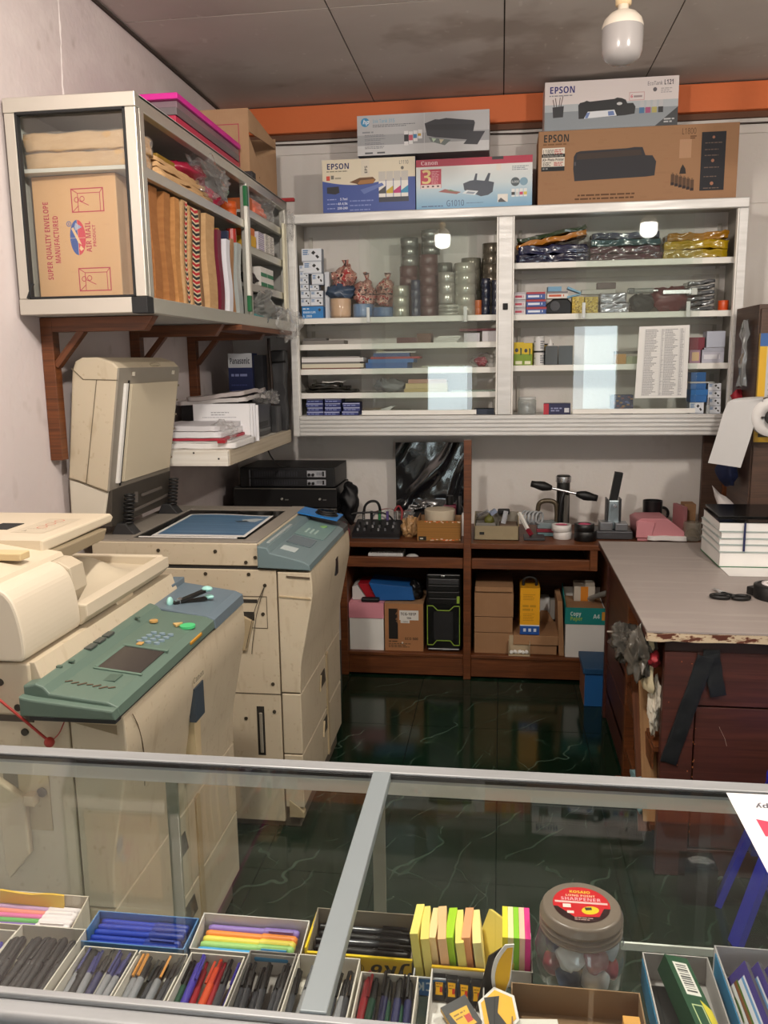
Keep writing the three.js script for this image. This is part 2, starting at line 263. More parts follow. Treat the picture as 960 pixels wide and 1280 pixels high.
// ---------------------------------------------------------------- wall cabinet on the back wall
const CF = -4.6;                       // front plane
{
  const t = thing('display_cabinet', 'long white aluminium wall cabinet with sliding glass doors on the back wall', 'cabinet', [0.036, 1.297, -4.775]);
  const a = -1.133, b = 1.205, y0 = 1.297, y1 = 2.47, zb = Z0 + 0.002;
  part(t, 'back_panel', bx(a + 0.02, b - 0.02, y0, y1, zb, zb + 0.006), M.wall);
  part(t, 'side_panel', bx(a, a + 0.008, y0, y1, zb + 0.006, CF), col('#b9b4ac', 0.6)); part(t, 'side_panel', bx(b - 0.008, b, y0, y1, zb + 0.006, CF), col('#b9b4ac', 0.6));
  part(t, 'top_panel', bx(a, b, y1 - 0.01, y1, zb + 0.006, CF), col('#bdb8b0', 0.7));
  part(t, 'bottom_panel', bx(a, b, y0, y0 + 0.012, zb + 0.006, CF), col('#cfcac2', 0.6));
  for (const [p, q] of [[a, a + 0.036], [-0.02, 0.055], [b - 0.045, b]]) part(t, 'post', [bx(p, q, p < -1 ? y0 : y0 + 0.113, y1 - 0.0485, CF - 0.01, CF + 0.031, 0.005)], M.alu);
  part(t, 'top_rail', bx(a - 0.001, b + 0.001, y1 - 0.048, y1 + 0.001, CF - 0.012, CF + 0.034, 0.006), M.alu);
  const ribs = []; for (let k = 0; k < 5; k++) ribs.push(bx(a + 0.0365, b + 0.0005, y0 + 0.003 + k * 0.0215, y0 + 0.003 + k * 0.0215 + 0.0155, CF, CF + 0.034, 0.005));
  part(t, 'bottom_rail', [bx(a + 0.037, b, y0 + 0.001, y0 + 0.111, CF - 0.012, CF + 0.026), ...ribs], M.alu);
  const shelf = (x0, x1, y) => { const s = part(t, 'shelf', bx(x0, x1, y - 0.014, y, zb + 0.012, CF - 0.065), col('#c9c4bb', 0.6)); part(t, 'shelf_edge', bx(x0, x1, y - 0.030, y + 0.001, CF - 0.065, CF - 0.052, 0.003), col('#f1efe8', 0.4), s); part(t, 'shelf_batten', bx(x0, x1, y - 0.06, y - 0.03, zb + 0.01, zb + 0.03), col('#d9d4ca', 0.6), s); };
  for (const y of [1.936, 1.795, 1.661, 1.530]) shelf(a + 0.012, 0.0, y);
  for (const y of [2.197, 1.933, 1.667]) shelf(0.04, b - 0.012, y);
  part(t, 'shelf', bx(a + 0.012, 0.0, 1.39, 1.405, zb + 0.012, CF - 0.02), M.white); part(t, 'shelf', bx(0.04, b - 0.012, 1.39, 1.403, zb + 0.012, CF - 0.02), M.white);
  for (const x of [a + 0.04, -0.04, 0.09, b - 0.06]) part(t, 'slotted_upright', bx(x, x + 0.018, 1.405, 2.4, zb + 0.008, zb + 0.022), col('#c7c2b8', 0.5));
  // sliding panes, both pushed to the middle of their bay
  for (const [p, q, z, k] of [[-0.752, -0.178, CF - 0.004, 0], [-0.694, -0.130, CF - 0.022, 1], [0.378, 0.956, CF - 0.004, 2], [0.432, 1.006, CF - 0.022, 3]]) {
    const d = part(t, 'glass_door', bx(p, q, 1.428, 2.424, z - 0.0025, z + 0.0025), M.glass);
    part(t, 'door_rail', bx(p, q, 1.412, 1.436, z - 0.006, z + 0.006), col('#f0eee8', 0.4), d);
    const hx = k % 2 ? q - 0.07 : p + 0.035;
    if (z > CF - 0.01) part(t, 'door_handle', bx(hx, hx + 0.017, 1.905, 1.985, z + 0.003, z + 0.013, 0.004), col('#d8dedd', 0.2), d); else part(t, 'door_handle', bx(hx, hx + 0.02, 1.9, 1.98, z + 0.003, z + 0.012, 0.004), col('#cfd4d2', 0.25), d);
  }
  part(t, 'lock', bx(0.006, 0.032, 1.955, 1.988, CF + 0.034, CF + 0.04, 0.004).translate(0, 0, 0), M.rubber);
  for (const [p, q] of [[a + 0.0365, a + 0.043], [-0.027, -0.0205], [0.0555, 0.062], [b - 0.052, b - 0.0455]]) part(t, 'inner_frame', bx(p, q, 1.411, y1 - 0.05, CF - 0.004, CF + 0.028), col('#f6f4ee', 0.35));
}
// price list taped on the glass
{
  const tx = canvasTex(384, 512, (c, w, h) => { c.fillStyle = '#efefec'; c.fillRect(0, 0, w, h); c.fillStyle = '#85858a'; for (let r = 0; r < 44; r++) { const y = 22 + r * 10.8; c.fillStyle = '#b4b4b8'; c.fillRect(48, y + 7.6, 300, 1.2); c.fillStyle = '#77777c'; let x = 50; for (const [x0, x1] of [[52, 150], [176, 196], [202, 300], [318, 345]]) { x = x0; const e = x0 + (x1 - x0) * (0.5 + 0.5 * hash(r, x0)); while (x < e) { const l = 4 + 9 * hash(r, x | 0); c.fillRect(x, y + 1, Math.min(l, e - x), 4.5); x += l + 3; } } } c.fillStyle = '#a3a3a8'; for (const x of [47, 170, 198, 312, 348]) c.fillRect(x, 20, 1.2, 478); });
  const P = (u, v) => [0.693 + u * 0.262 + (1 - u) * v * 0.012, 1.492 + v * 0.365 + u * v * 0.004, CF + 0.001 + 0.004 * Math.sin(u * 3) * (1 - v) + 0.006 * (1 - v) * (1 - u) * (u < 0.15 ? 1 : 0.6)];
  const g = sheet(1, 1, 10, 12, P), g2 = sheet(1, 1, 10, 12, (u, v) => { const p = P(1 - u, v); return [p[0], p[1], p[2] - 0.0006]; });
  solo('price_list', 'white printed price list taped to the sliding glass of the cabinet', 'paper sheet', [g, g2], pm(tx, 0.7));
}
// ---------------------------------------------------------------- printer cartons on top
const lines = (c, x, y, w, n, dh, hgt, colr, s = 1) => { c.fillStyle = colr; for (let k = 0; k < n; k++) { let q = x; const e = x + w * (0.7 + 0.3 * hash(k + s, 9)); while (q < e) { const l = hgt * (1.5 + 4 * hash(q | 0, k + s)); c.fillRect(q, y + k * dh, Math.min(l, e - q), hgt); q += l + hgt * 0.7; } } };
const txt = (c, s, x, y, px, color, o = {}) => { c.fillStyle = color; c.font = `${o.st || ''} ${px}px ${o.f || 'sans-serif'}`; c.textAlign = o.al || 'left'; c.textBaseline = 'alphabetic'; if (o.w) { c.save(); c.translate(x, y); const m = c.measureText(s).width || 1; c.scale(o.w / m, 1); c.fillText(s, 0, 0); c.restore(); } else c.fillText(s, x, y); };
const poly = (c, pts, f) => { c.fillStyle = f; c.beginPath(); pts.forEach(([x, y], i) => i ? c.lineTo(x, y) : c.moveTo(x, y)); c.closePath(); c.fill(); };
{
  const tape = '#7d6a52';
  // silver carton with an all-in-one printer
  let f = canvasTex(768, 224, (c, w, h) => {
    c.fillStyle = '#b9babd'; c.fillRect(0, 0, w, h); c.fillStyle = '#9fa1a5'; c.fillRect(0, 110, w, h); c.fillStyle = '#c9cacc'; c.fillRect(0, 168, w, 56);
    c.fillStyle = '#3d8fc0'; c.beginPath(); c.arc(47, 38, 25, 0, 7); c.fill(); txt(c, 'hp', 31, 47, 32, '#e8eef2', { st: 'italic bold' });
    txt(c, 'Ink Tank 315', 92, 44, 27, '#6ea7c6', { w: 130 }); lines(c, 92, 54, 270, 2, 9, 4, '#6d7177'); lines(c, 30, 90, 70, 1, 9, 9, '#8b8f95'); for (let k = 0; k < 4; k++) lines(c, 44, 108 + k * 22, 130, 2, 8, 4, '#7d8086', k);
    c.fillStyle = '#55585d'; c.fillRect(44, 206, 46, 9); c.fillRect(116, 206, 46, 9);
    for (let k = 0; k < 4; k++) { c.fillStyle = '#e4e4e6'; c.fillRect(276 + k * 27, 96 + (k ? 8 : 0) - k * 4, 24, 80 - k * 10); c.fillStyle = ['#26262c', '#c4556a', '#3c7fae', '#c9a23c'][k]; c.fillRect(276 + k * 27, 116 + (k ? 6 : 0) - k * 3, 26 - k * 3, 38 - k * 8); }
    poly(c, [[396, 60], [456, 40], [480, 42], [520, 36], [680, 56], [686, 70], [676, 116], [744, 118], [700, 190], [620, 184], [640, 160], [460, 140], [410, 128]], '#34353d'); poly(c, [[400, 66], [680, 76], [676, 110], [410, 96]], '#2b2c33'); poly(c, [[418, 136], [548, 158], [512, 186], [432, 162]], '#6f7a78'); poly(c, [[436, 142], [464, 147], [446, 166]], '#b9d0b8'); poly(c, [[480, 150], [508, 154], [488, 176]], '#c8c0a8'); c.fillStyle = '#cfd0d3'; c.fillRect(392, 0, 3, h);
  });
  carton('printer_carton', 'silver printer carton lying across two smaller cartons', 'carton', [-0.753, -0.071, 2.757, 2.953, -4.86, -4.62], col('#b4b5b8', 0.45), { front: pm(f, 0.4) });
  f = canvasTex(512, 264, (c, w, h) => {
    c.fillStyle = '#e3d9c2'; c.fillRect(0, 0, w, h); c.fillStyle = '#3f56a0'; c.beginPath(); c.moveTo(0, 102); c.quadraticCurveTo(160, 140, 300, 116); c.quadraticCurveTo(420, 92, 512, 96); c.lineTo(512, h); c.lineTo(0, h); c.fill();
    txt(c, 'EPSON', 24, 46, 40, '#22285c', { st: 'bold', w: 128 }); lines(c, 24, 54, 126, 1, 8, 5, '#8b8672'); c.fillStyle = '#cf4a3a'; c.fillRect(22, 78, 20, 22); c.fillStyle = '#77736a'; c.fillRect(48, 76, 16, 18); lines(c, 70, 86, 36, 1, 7, 8, '#a79f8c');
    txt(c, 'L1110', 424, 34, 26, '#6a655a', { w: 52 }); c.fillStyle = '#6b675f'; c.beginPath(); c.arc(442, 52, 8, 0, 7); c.fill(); c.fillStyle = '#ded6c4'; c.fillRect(216, 4, 46, 80); txt(c, 'EPS', 0, 0, 1, '#333'); c.save(); c.translate(250, 72); c.rotate(-Math.PI / 2); txt(c, 'EPS', 0, 0, 22, '#4c4a46', { st: 'bold' }); c.restore();
    poly(c, [[150, 112], [206, 92], [280, 90], [296, 104], [280, 122], [200, 126], [188, 120]], '#6b4724'); poly(c, [[196, 118], [210, 104], [290, 100], [284, 120], [202, 124]], '#a8743c');
    for (let k = 0; k < 4; k++) { const x = 312 + k * 41; c.fillStyle = '#c9c5be'; c.fillRect(x, 66, 38, 50); c.fillStyle = '#efece6'; c.fillRect(x, 112, 38, 80); c.fillStyle = ['#4a4a4e', '#d2b53a', '#c23a78', '#3a93bd'][k]; poly(c, [[x, 160], [x + 38, 136], [x + 38, 172], [x, 172]], c.fillStyle); }
    c.fillStyle = '#3a3d4c'; c.fillRect(312, 190, 164, 24); poly(c, [[24, 132], [90, 130], [94, 160], [70, 168], [24, 162]], '#23242c'); for (let k = 0; k < 3; k++) { lines(c, 24, 190 + k * 22, 60, 1, 8, 5, '#97a5d6', k); txt(c, ['5 7ml', '4A 4,5k', '230-240'][k], 138, 198 + k * 22, 16, '#dfe4f4', { al: 'right', st: 'bold' }); lines(c, 150, 200 + k * 22, 150, 1, 8, 6, '#8192cc', k + 5); } poly(c, [[210, 150], [330, 120], [340, 132], [230, 172]], '#6177b8');
  });
  carton('printer_carton', 'cream and blue printer carton with a torn hole in its front', 'carton', [-0.944, -0.452, 2.472, 2.744, -4.87, -4.62], col('#37477f', 0.5), { front: pm(f, 0.45) });
  f = canvasTex(640, 280, (c, w, h) => {
    const g = c.createLinearGradient(0, 0, 0, h); g.addColorStop(0.15, '#e3e4e2'); g.addColorStop(0.5, '#cfdde2'); g.addColorStop(1, '#6fa6cc'); c.fillStyle = g; c.fillRect(0, 0, w, h); c.fillStyle = '#b32a48'; c.fillRect(0, 0, w, 40); txt(c, 'Canon', 26, 30, 30, '#e9c9d0', { st: 'bold', f: 'serif' });
    c.fillStyle = '#bf3550'; c.fillRect(24, 54, 116, 104); txt(c, '3', 30, 132, 104, '#e8cf8c', { st: 'bold' }); lines(c, 86, 66, 48, 8, 9, 4, '#e2a9b0'); c.fillStyle = '#e9d6d2'; c.fillRect(26, 138, 112, 22); for (let k = 0; k < 4; k++) { c.fillStyle = '#5a3a40'; c.fillRect(32 + k * 28, 144, 12, 9); }
    poly(c, [[262, 140], [300, 126], [320, 124], [330, 88], [340, 88], [336, 124], [380, 130], [400, 88], [412, 90], [402, 132], [432, 140], [424, 192], [400, 208], [360, 214], [268, 176]], '#3b4555'); poly(c, [[282, 176], [346, 184], [326, 206], [256, 194]], '#dfe6ea'); poly(c, [[288, 184], [330, 190], [318, 200], [276, 194]], '#8d99a8'); poly(c, [[124, 180], [160, 166], [250, 186], [226, 196]], '#9c5a56'); poly(c, [[170, 174], [192, 170], [240, 188]], '#6d8a62');
    txt(c, 'G1010', 168, 262, 46, '#2f4c78', { w: 100 }); lines(c, 30, 256, 130, 1, 8, 6, '#3f5c86'); lines(c, 280, 246, 100, 1, 8, 4, '#5b7ba2'); c.fillStyle = '#46545a'; c.beginPath(); c.arc(548, 142, 24, 0, 7); c.fill(); c.fillStyle = '#7fa4ba'; c.beginPath(); c.arc(594, 142, 22, 0, 7); c.fill(); txt(c, '6,000', 528, 148, 16, '#dfe6ea'); for (let k = 0; k < 4; k++) { c.fillStyle = '#e4e6e6'; c.fillRect(528 + k * 22, 180, 18, 44); c.fillStyle = ['#222', '#cfd2d2', '#c9335e', '#d9c04a'][k]; c.fillRect(528 + k * 22, 198, 18, 16); } c.fillStyle = '#e9e5dd'; c.fillRect(452, 206, 56, 44); poly(c, [[456, 240], [470, 226], [500, 250], [456, 250]], '#44464a'); c.fillStyle = '#1f2226'; c.fillRect(420, 0, 62, 16); c.fillStyle = '#e3dfd8'; c.fillRect(444, 40, 26, 36); lines(c, 530, 56, 96, 3, 9, 4, '#7f8d96');
  });
  carton('printer_carton', 'white and light blue printer carton with a dark red top band', 'carton', [-0.445, 0.150, 2.472, 2.722, -4.87, -4.61], col('#9c2f45', 0.5), { front: pm(f, 0.4), top: col('#a83048', 0.5) }, R(-0.6));
  f = canvasTex(1024, 368, (c, w, h) => {
    c.fillStyle = '#a27a58'; c.fillRect(0, 0, w, h); for (let k = 0; k < 260; k++) { c.fillStyle = `rgba(90,54,28,${0.05 * hash(k, 3)})`; c.fillRect(hash(k, 1) * w, hash(k, 2) * h, 60 * hash(k, 4), 14 * hash(k, 5)); }
    txt(c, 'EPSON', 24, 54, 50, '#33312f', { st: 'bold', w: 138 }); lines(c, 24, 62, 130, 1, 8, 7, '#7d5836'); c.fillStyle = '#e3ddd2'; c.fillRect(20, 82, 118, 40); txt(c, 'L1800', 24, 112, 30, '#3a3632', { w: 58 }); lines(c, 84, 90, 48, 3, 9, 5, '#c0655e'); c.fillStyle = '#2a2c2c'; c.fillRect(18, 112, 122, 16); txt(c, 'Borderless Ink Tank', 24, 125, 12, '#d6d2c8'); c.fillStyle = '#e3ddd2'; c.fillRect(18, 128, 120, 46); txt(c, 'A3+ Photo Printer', 22, 146, 18, '#34312e', { w: 112, st: 'bold' }); lines(c, 24, 152, 46, 3, 7, 4, '#77726a'); lines(c, 82, 152, 54, 3, 7, 4, '#b9554e'); c.fillStyle = '#262a2d'; c.fillRect(16, 174, 122, 22); lines(c, 22, 180, 30, 1, 7, 7, '#8d9090');
    poly(c, [[186, 130], [198, 110], [220, 104], [460, 100], [500, 96], [540, 98], [556, 138], [592, 140], [612, 170], [606, 238], [560, 242], [192, 250], [184, 190]], '#35353a'); poly(c, [[204, 116], [530, 108], [540, 136], [200, 146]], '#453a35'); c.fillStyle = '#55555a'; c.fillRect(188, 156, 10, 18);
    lines(c, 210, 318, 320, 1, 8, 8, '#5e3f26'); lines(c, 196, 336, 380, 1, 8, 8, '#5e3f26', 4); txt(c, 'L1800', 736, 46, 40, '#5b3f29', { w: 74 }); lines(c, 780, 54, 34, 2, 9, 6, '#6b4a30'); c.fillStyle = 'rgba(208,170,138,0.45)'; c.fillRect(728, 70, 60, 90); poly(c, [[738, 210], [748, 190], [762, 212], [766, 236], [732, 236]], '#2f2a28'); for (let k = 0; k < 6; k++) { c.fillStyle = '#5c4534'; c.fillRect(690 + k * 20, 236 + k * 6, 18, 50); c.fillStyle = '#33292a'; c.fillRect(690 + k * 20, 276 + k * 6, 18, 14); c.fillStyle = '#7d5f45'; c.fillRect(694 + k * 20, 228 + k * 6, 9, 9); }
    c.fillStyle = '#25262c'; c.fillRect(838, 40, 122, 282); for (const [y, r] of [[66, 7], [178, 8], [288, 9]]) { c.fillStyle = '#a9745a'; c.beginPath(); c.arc(898, y, r, 0, 7); c.fill(); } for (const y of [90, 122, 150, 208, 252, 308]) lines(c, 856, y, 86, 1, 7, 5, '#6c5a50', y);
  });
  carton('printer_carton', 'wide brown printer carton with a black printer drawn on its front', 'carton', [0.178, 1.150, 2.472, 2.832, -4.9, -4.62], M.boardD, { front: pm(f, 0.7) });
  f = canvasTex(768, 256, (c, w, h) => {
    c.fillStyle = '#dcd3d2'; c.fillRect(0, 0, w, h); c.fillStyle = '#b3bac0'; c.fillRect(0, 120, w, 40); c.fillStyle = '#8e969d'; c.fillRect(0, 158, w, 98); txt(c, 'EPSON', 26, 60, 48, '#2d2a72', { st: 'bold', w: 152 }); lines(c, 26, 70, 148, 1, 8, 6, '#8b8890');
    poly(c, [[46, 132], [112, 128], [108, 186], [50, 188]], '#33353a'); c.strokeStyle = '#4e3d38'; c.lineWidth = 4; for (const [a, b, x, y] of [[56, 130, 48, 92], [70, 130, 62, 84], [84, 130, 90, 82], [94, 130, 106, 76]]) { c.beginPath(); c.moveTo(a, b); c.lineTo(x, y); c.stroke(); }
    poly(c, [[196, 128], [206, 116], [230, 112], [244, 106], [262, 112], [404, 104], [420, 98], [446, 102], [470, 112], [478, 130], [512, 130], [526, 150], [522, 186], [470, 192], [200, 200]], '#26282b'); poly(c, [[252, 164], [406, 160], [420, 192], [230, 200]], '#dfe4ea'); poly(c, [[368, 168], [400, 166], [408, 188], [372, 190]], '#6a82b8'); poly(c, [[246, 170], [266, 168], [252, 198], [236, 198]], '#6f86b8'); c.fillStyle = '#c9cbcd'; c.beginPath(); c.ellipse(434, 130, 16, 8, 0, 0, 7); c.fill();
    txt(c, 'EcoTank', 590, 44, 28, '#5c5660', { w: 86 }); txt(c, 'L121', 684, 44, 36, '#4a4550', { st: 'bold', w: 56 }); c.fillStyle = '#5f5a60'; c.beginPath(); c.arc(634, 66, 11, 0, 7); c.fill(); lines(c, 668, 60, 70, 3, 10, 5, '#aaa3a6'); c.strokeStyle = '#c9a6a8'; c.strokeRect(490, 76, 84, 40); txt(c, '6', 496, 104, 24, '#c9495e', { st: 'bold' }); lines(c, 514, 92, 52, 1, 8, 10, '#9a8c90'); for (let k = 0; k < 4; k++) { c.fillStyle = '#bfc0c3'; c.fillRect(552 + k * 36, 120, 22, 50); c.fillStyle = ['#44739e', '#a94e79', '#b5ab62', '#26272b'][k]; c.fillRect(548 + k * 36, 156, 28, 30); } poly(c, [[768, 160], [768, 256], [640, 256]], '#3b3e42'); lines(c, 690, 218, 64, 2, 14, 8, '#b7babd');
  });
  carton('printer_carton', 'white and grey printer carton lying on the wide brown carton', 'carton', [0.205, 0.853, 2.833, 3.062, -4.85, -4.62], col('#d5cfcd', 0.5), { front: pm(f, 0.4) });
}
// ---------------------------------------------------------------- cabinet contents
const clipTex = canvasTex(128, 80, (c, w, h) => { c.fillStyle = '#dfe3ea'; c.fillRect(0, 0, w, h); lines(c, 8, 8, 44, 3, 11, 7, '#5f84b4'); poly(c, [[62, 26], [76, 12], [90, 24], [76, 38]], '#2a2c30'); poly(c, [[88, 44], [100, 38], [114, 52], [102, 62]], '#1f2023'); c.fillStyle = '#b9bfcb'; c.fillRect(0, 72, w, 8); });
const clipBlue = canvasTex(128, 80, (c, w, h) => { c.fillStyle = '#2e7fc4'; c.fillRect(0, 0, w, h); txt(c, 'BINDER CLIPS', 6, 44, 18, '#e6eef6', { st: 'bold', w: 76 }); txt(c, 'L 200', 6, 70, 22, '#dbe8f4', { st: 'bold' }); lines(c, 6, 10, 40, 1, 9, 9, '#cfe0f0'); poly(c, [[96, 22], [106, 12], [116, 22], [106, 34]], '#333d48'); });
{
  const cm = pm(clipTex, 0.5), sd = col('#8e97a6', 0.6), z = -4.70;
  const b = (x0, x1, y0, y1, lab) => carton('binder_clip_box', lab, 'box', [x0, x1, y0, y1, z - 0.06, z + rnd(0, 0.006)], sd, { front: cm }, 0, 0, 'binder clip boxes in the left bay');
  carton('binder_clip_box', 'blue binder clip box at the bottom of the white stack', 'box', [-1.094, -0.975, 1.937, 2.003, -4.79, -4.70], col('#2a6fae', 0.5), { front: pm(clipBlue, 0.5) });
  for (let k = 0; k < 4; k++) b(-1.100, -1.052, 2.088 + k * 0.034, 2.121 + k * 0.034, ['lowest', 'second', 'third', 'topmost'][k] + ' narrow white binder clip box in the left column');
  for (let k = 0; k < 2; k++) { b(-1.098, -1.046, 2.006 + k * 0.041, 2.045 + k * 0.041, ['lower', 'upper'][k] + ' small white clip box over the blue box, at the cabinet side'); b(-1.043, -0.974, 2.006 + k * 0.041, 2.045 + k * 0.041, ['lower', 'upper'][k] + ' small white clip box over the blue box, facing the beige tub'); }
  b(-1.047, -0.996, 2.088, 2.117, 'flat white binder clip box under the three wide ones');
  b(-1.032, -0.968, 2.118, 2.176, 'lowest of three wide white binder clip boxes'); b(-1.078, -0.977, 2.224 - 0.047, 2.24, 'middle of three wide white binder clip boxes'); b(-1.086, -0.976, 2.241, 2.310, 'topmost wide white binder clip box');
  carton('binder_clip_box', 'white box standing on end beside the binder clip stack', 'box', [-0.970, -0.945, 1.937, 2.19, -4.80, -4.74], col('#d5d8de', 0.5));
  // tubs with bags on top
  const tubs = [[-0.883, 0.058, '#d9b48e', 'beige wrapped tub of small goods', 0.102], [-0.757, 0.056, '#6f93bd', 'blue patterned wrapped bowl', 0.07], [-0.640, 0.062, '#4f79ac', 'low blue and white wrapped dish', 0.05]];
  for (const [x, r, c, l, h] of tubs) { const t = thing('wrapped_tub', l + ' on the upper shelf', 'tub', [x, 1.937, -4.74]); part(t, 'tub', lathe([[0.001, 0], [r * 0.92, 0], [r, h * 0.2], [r, h], [r * 0.96, h + 0.004], [0.001, h + 0.004]], x, 1.937, -4.74, 28), col(c, 0.35)); part(t, 'plastic_wrap', jig(lathe([[r + 0.002, 0.004], [r + 0.004, h * 0.5], [r + 0.003, h + 0.008], [0.002, h + 0.012]], x, 1.937, -4.74, 28), 0.003, 60, x * 9), M.film); }
  solo('plastic_pouch', 'dark blue grey plastic pouch draped over the beige tub', 'pouch', blob(-0.878, 2.08, -4.75, 0.085, 0.042, 0.055, 0.012, 40, 3), mat('#44546a', 0.25));
  const flTex = dataTex(128, (u, v) => { const a = fbm(u, v, 9, 9, 2); return a > 0.6 ? [168, 48, 50] : a > 0.5 ? [226, 206, 190] : a < 0.36 ? [66, 52, 56] : [196, 150, 132]; });
  const fm = mat('#ffffff', 0.4, 0, { map: rep(flTex, 6) });
  [[-0.865, 2.155, 0.068, 0.062, 'tied floral gift bag lying on the dark pouch'], [-0.748, 2.07, 0.058, 0.075, 'floral bag bunched up above the blue bowl'], [-0.630, 2.062, 0.054, 0.078, 'floral bag with knotted top above the low dish']].forEach(([x, y, rx, ry, l], i) => {
    const t = thing('gift_bag', l, 'bag', [x, y - ry, -4.76]); part(t, 'bag', blob(x, y, -4.76, rx, ry, 0.05, 0.014, 45, i + 1), i ? mat('#ffffff', 0.3, 0, { map: rep(flTex, 9) }) : fm); part(t, 'knot', jig(new THREE.ConeGeometry(0.02, 0.05, 10, 3).rotateX(Math.PI).translate(x + 0.01, y + ry + 0.01, -4.76), 0.004, 80, i), i ? mat('#ffffff', 0.3, 0, { map: rep(flTex, 9) }) : fm);
  });
  // rolls of tape
  const rollG = lathe([[0.6, 0], [1, 0], [1, 1], [0.6, 1], [0.6, 0]], 0, 0, 0, 26), coreG = lathe([[0.585, 0.02], [0.6, 0.02], [0.6, 0.98], [0.585, 0.98], [0.585, 0.02]], 0, 0, 0, 20);
  const ord = (k, n) => n < 2 ? 'single' : k === 0 ? 'lowest' : k === n - 1 ? 'topmost' : ['', 'second', 'third', 'fourth', 'fifth', 'sixth'][k];
  const tower = (x, z, r, h, n, y, colr, rough, lab, met = 0) => { const m = mat(colr, rough, met, { clearcoat: 0.6 }); for (let k = 0; k < n; k++) { const t = thing('tape_roll', ord(k, n) + ' ' + lab, 'tape', [x + rnd(-0.0015, 0.0015), y + k * h, z], 'stacked tape rolls in the cabinet'); const o = new THREE.Mesh(rollG, m); o.name = 'tape'; o.scale.set(r, h * 0.985, r); t.add(o); const c = new THREE.Mesh(coreG, col('#b39a76', 0.8)); c.name = 'core'; c.scale.set(r, h * 0.985, r); t.add(c); } };
  const Y = 1.937, S = '#b9b7b0', Br = '#6a4a4a', Cl = '#9b9b98';
  tower(-0.543, -4.70, 0.046, 0.0545, 3, Y, '#b4b3a6', 0.22, 'clear tape roll in the short pale stack before the brown rolls', 0.55);
  tower(-0.512, -4.81, 0.05, 0.055, 5, Y, Br, 0.35, 'brown packing tape roll in the stack behind the short pale one'); tower(-0.505, -4.81, 0.05, 0.05, 3, Y + 0.276, Cl, 0.2, 'clear packing tape roll on top of the left brown stack', 0.5);
  tower(-0.462, -4.70, 0.027, 0.048, 4, Y, '#333c55', 0.25, 'narrow navy tape roll standing before the brown stacks');
  tower(-0.398, -4.79, 0.052, 0.055, 6, Y, Br, 0.3, 'brown packing tape roll in the tallest brown stack'); tower(-0.386, -4.79, 0.051, 0.043, 3, Y + 0.331, Cl, 0.2, 'clear packing tape roll on top of the tallest brown stack', 0.5);
  tower(-0.296, -4.73, 0.047, 0.055, 3, Y + 0.065, S, 0.22, 'clear tape roll in the stack right of the tallest brown stack', 0.5); tower(-0.315, -4.83, 0.045, 0.058, 5, Y, '#6e7069', 0.25, 'smoky tape roll in the stack against the back panel', 0.2);
  tower(-0.280, -4.715, 0.062, 0.02, 3, Y, '#c6c6bd', 0.2, 'wide low clear tape roll under the clear stack', 0.5);
  tower(-0.196, -4.72, 0.056, 0.055, 5, Y, '#b2b1a5', 0.2, 'clear tape roll in the tall pale stack by the glass handle', 0.3); tower(-0.168, -4.84, 0.055, 0.06, 5, Y + 0.012, '#8e8d7f', 0.22, 'clear tape roll in the stack behind the tall pale one', 0.5);
  tower(-0.124, -4.71, 0.018, 0.04, 2, Y, '#b9622e', 0.4, 'small orange tape roll between the pale and navy stacks');
  tower(-0.085, -4.72, 0.026, 0.048, 4, Y, '#22283d', 0.2, 'narrow navy tape roll beside the small orange ones'); tower(-0.031, -4.70, 0.022, 0.045, 4, Y, '#2a3044', 0.2, 'narrow navy tape roll beside the cabinet mullion');
  tower(-0.056, -4.83, 0.054, 0.055, 7, Y, '#7f776a', 0.2, 'amber tinted clear tape roll in the stack by the mullion', 0.5);
}

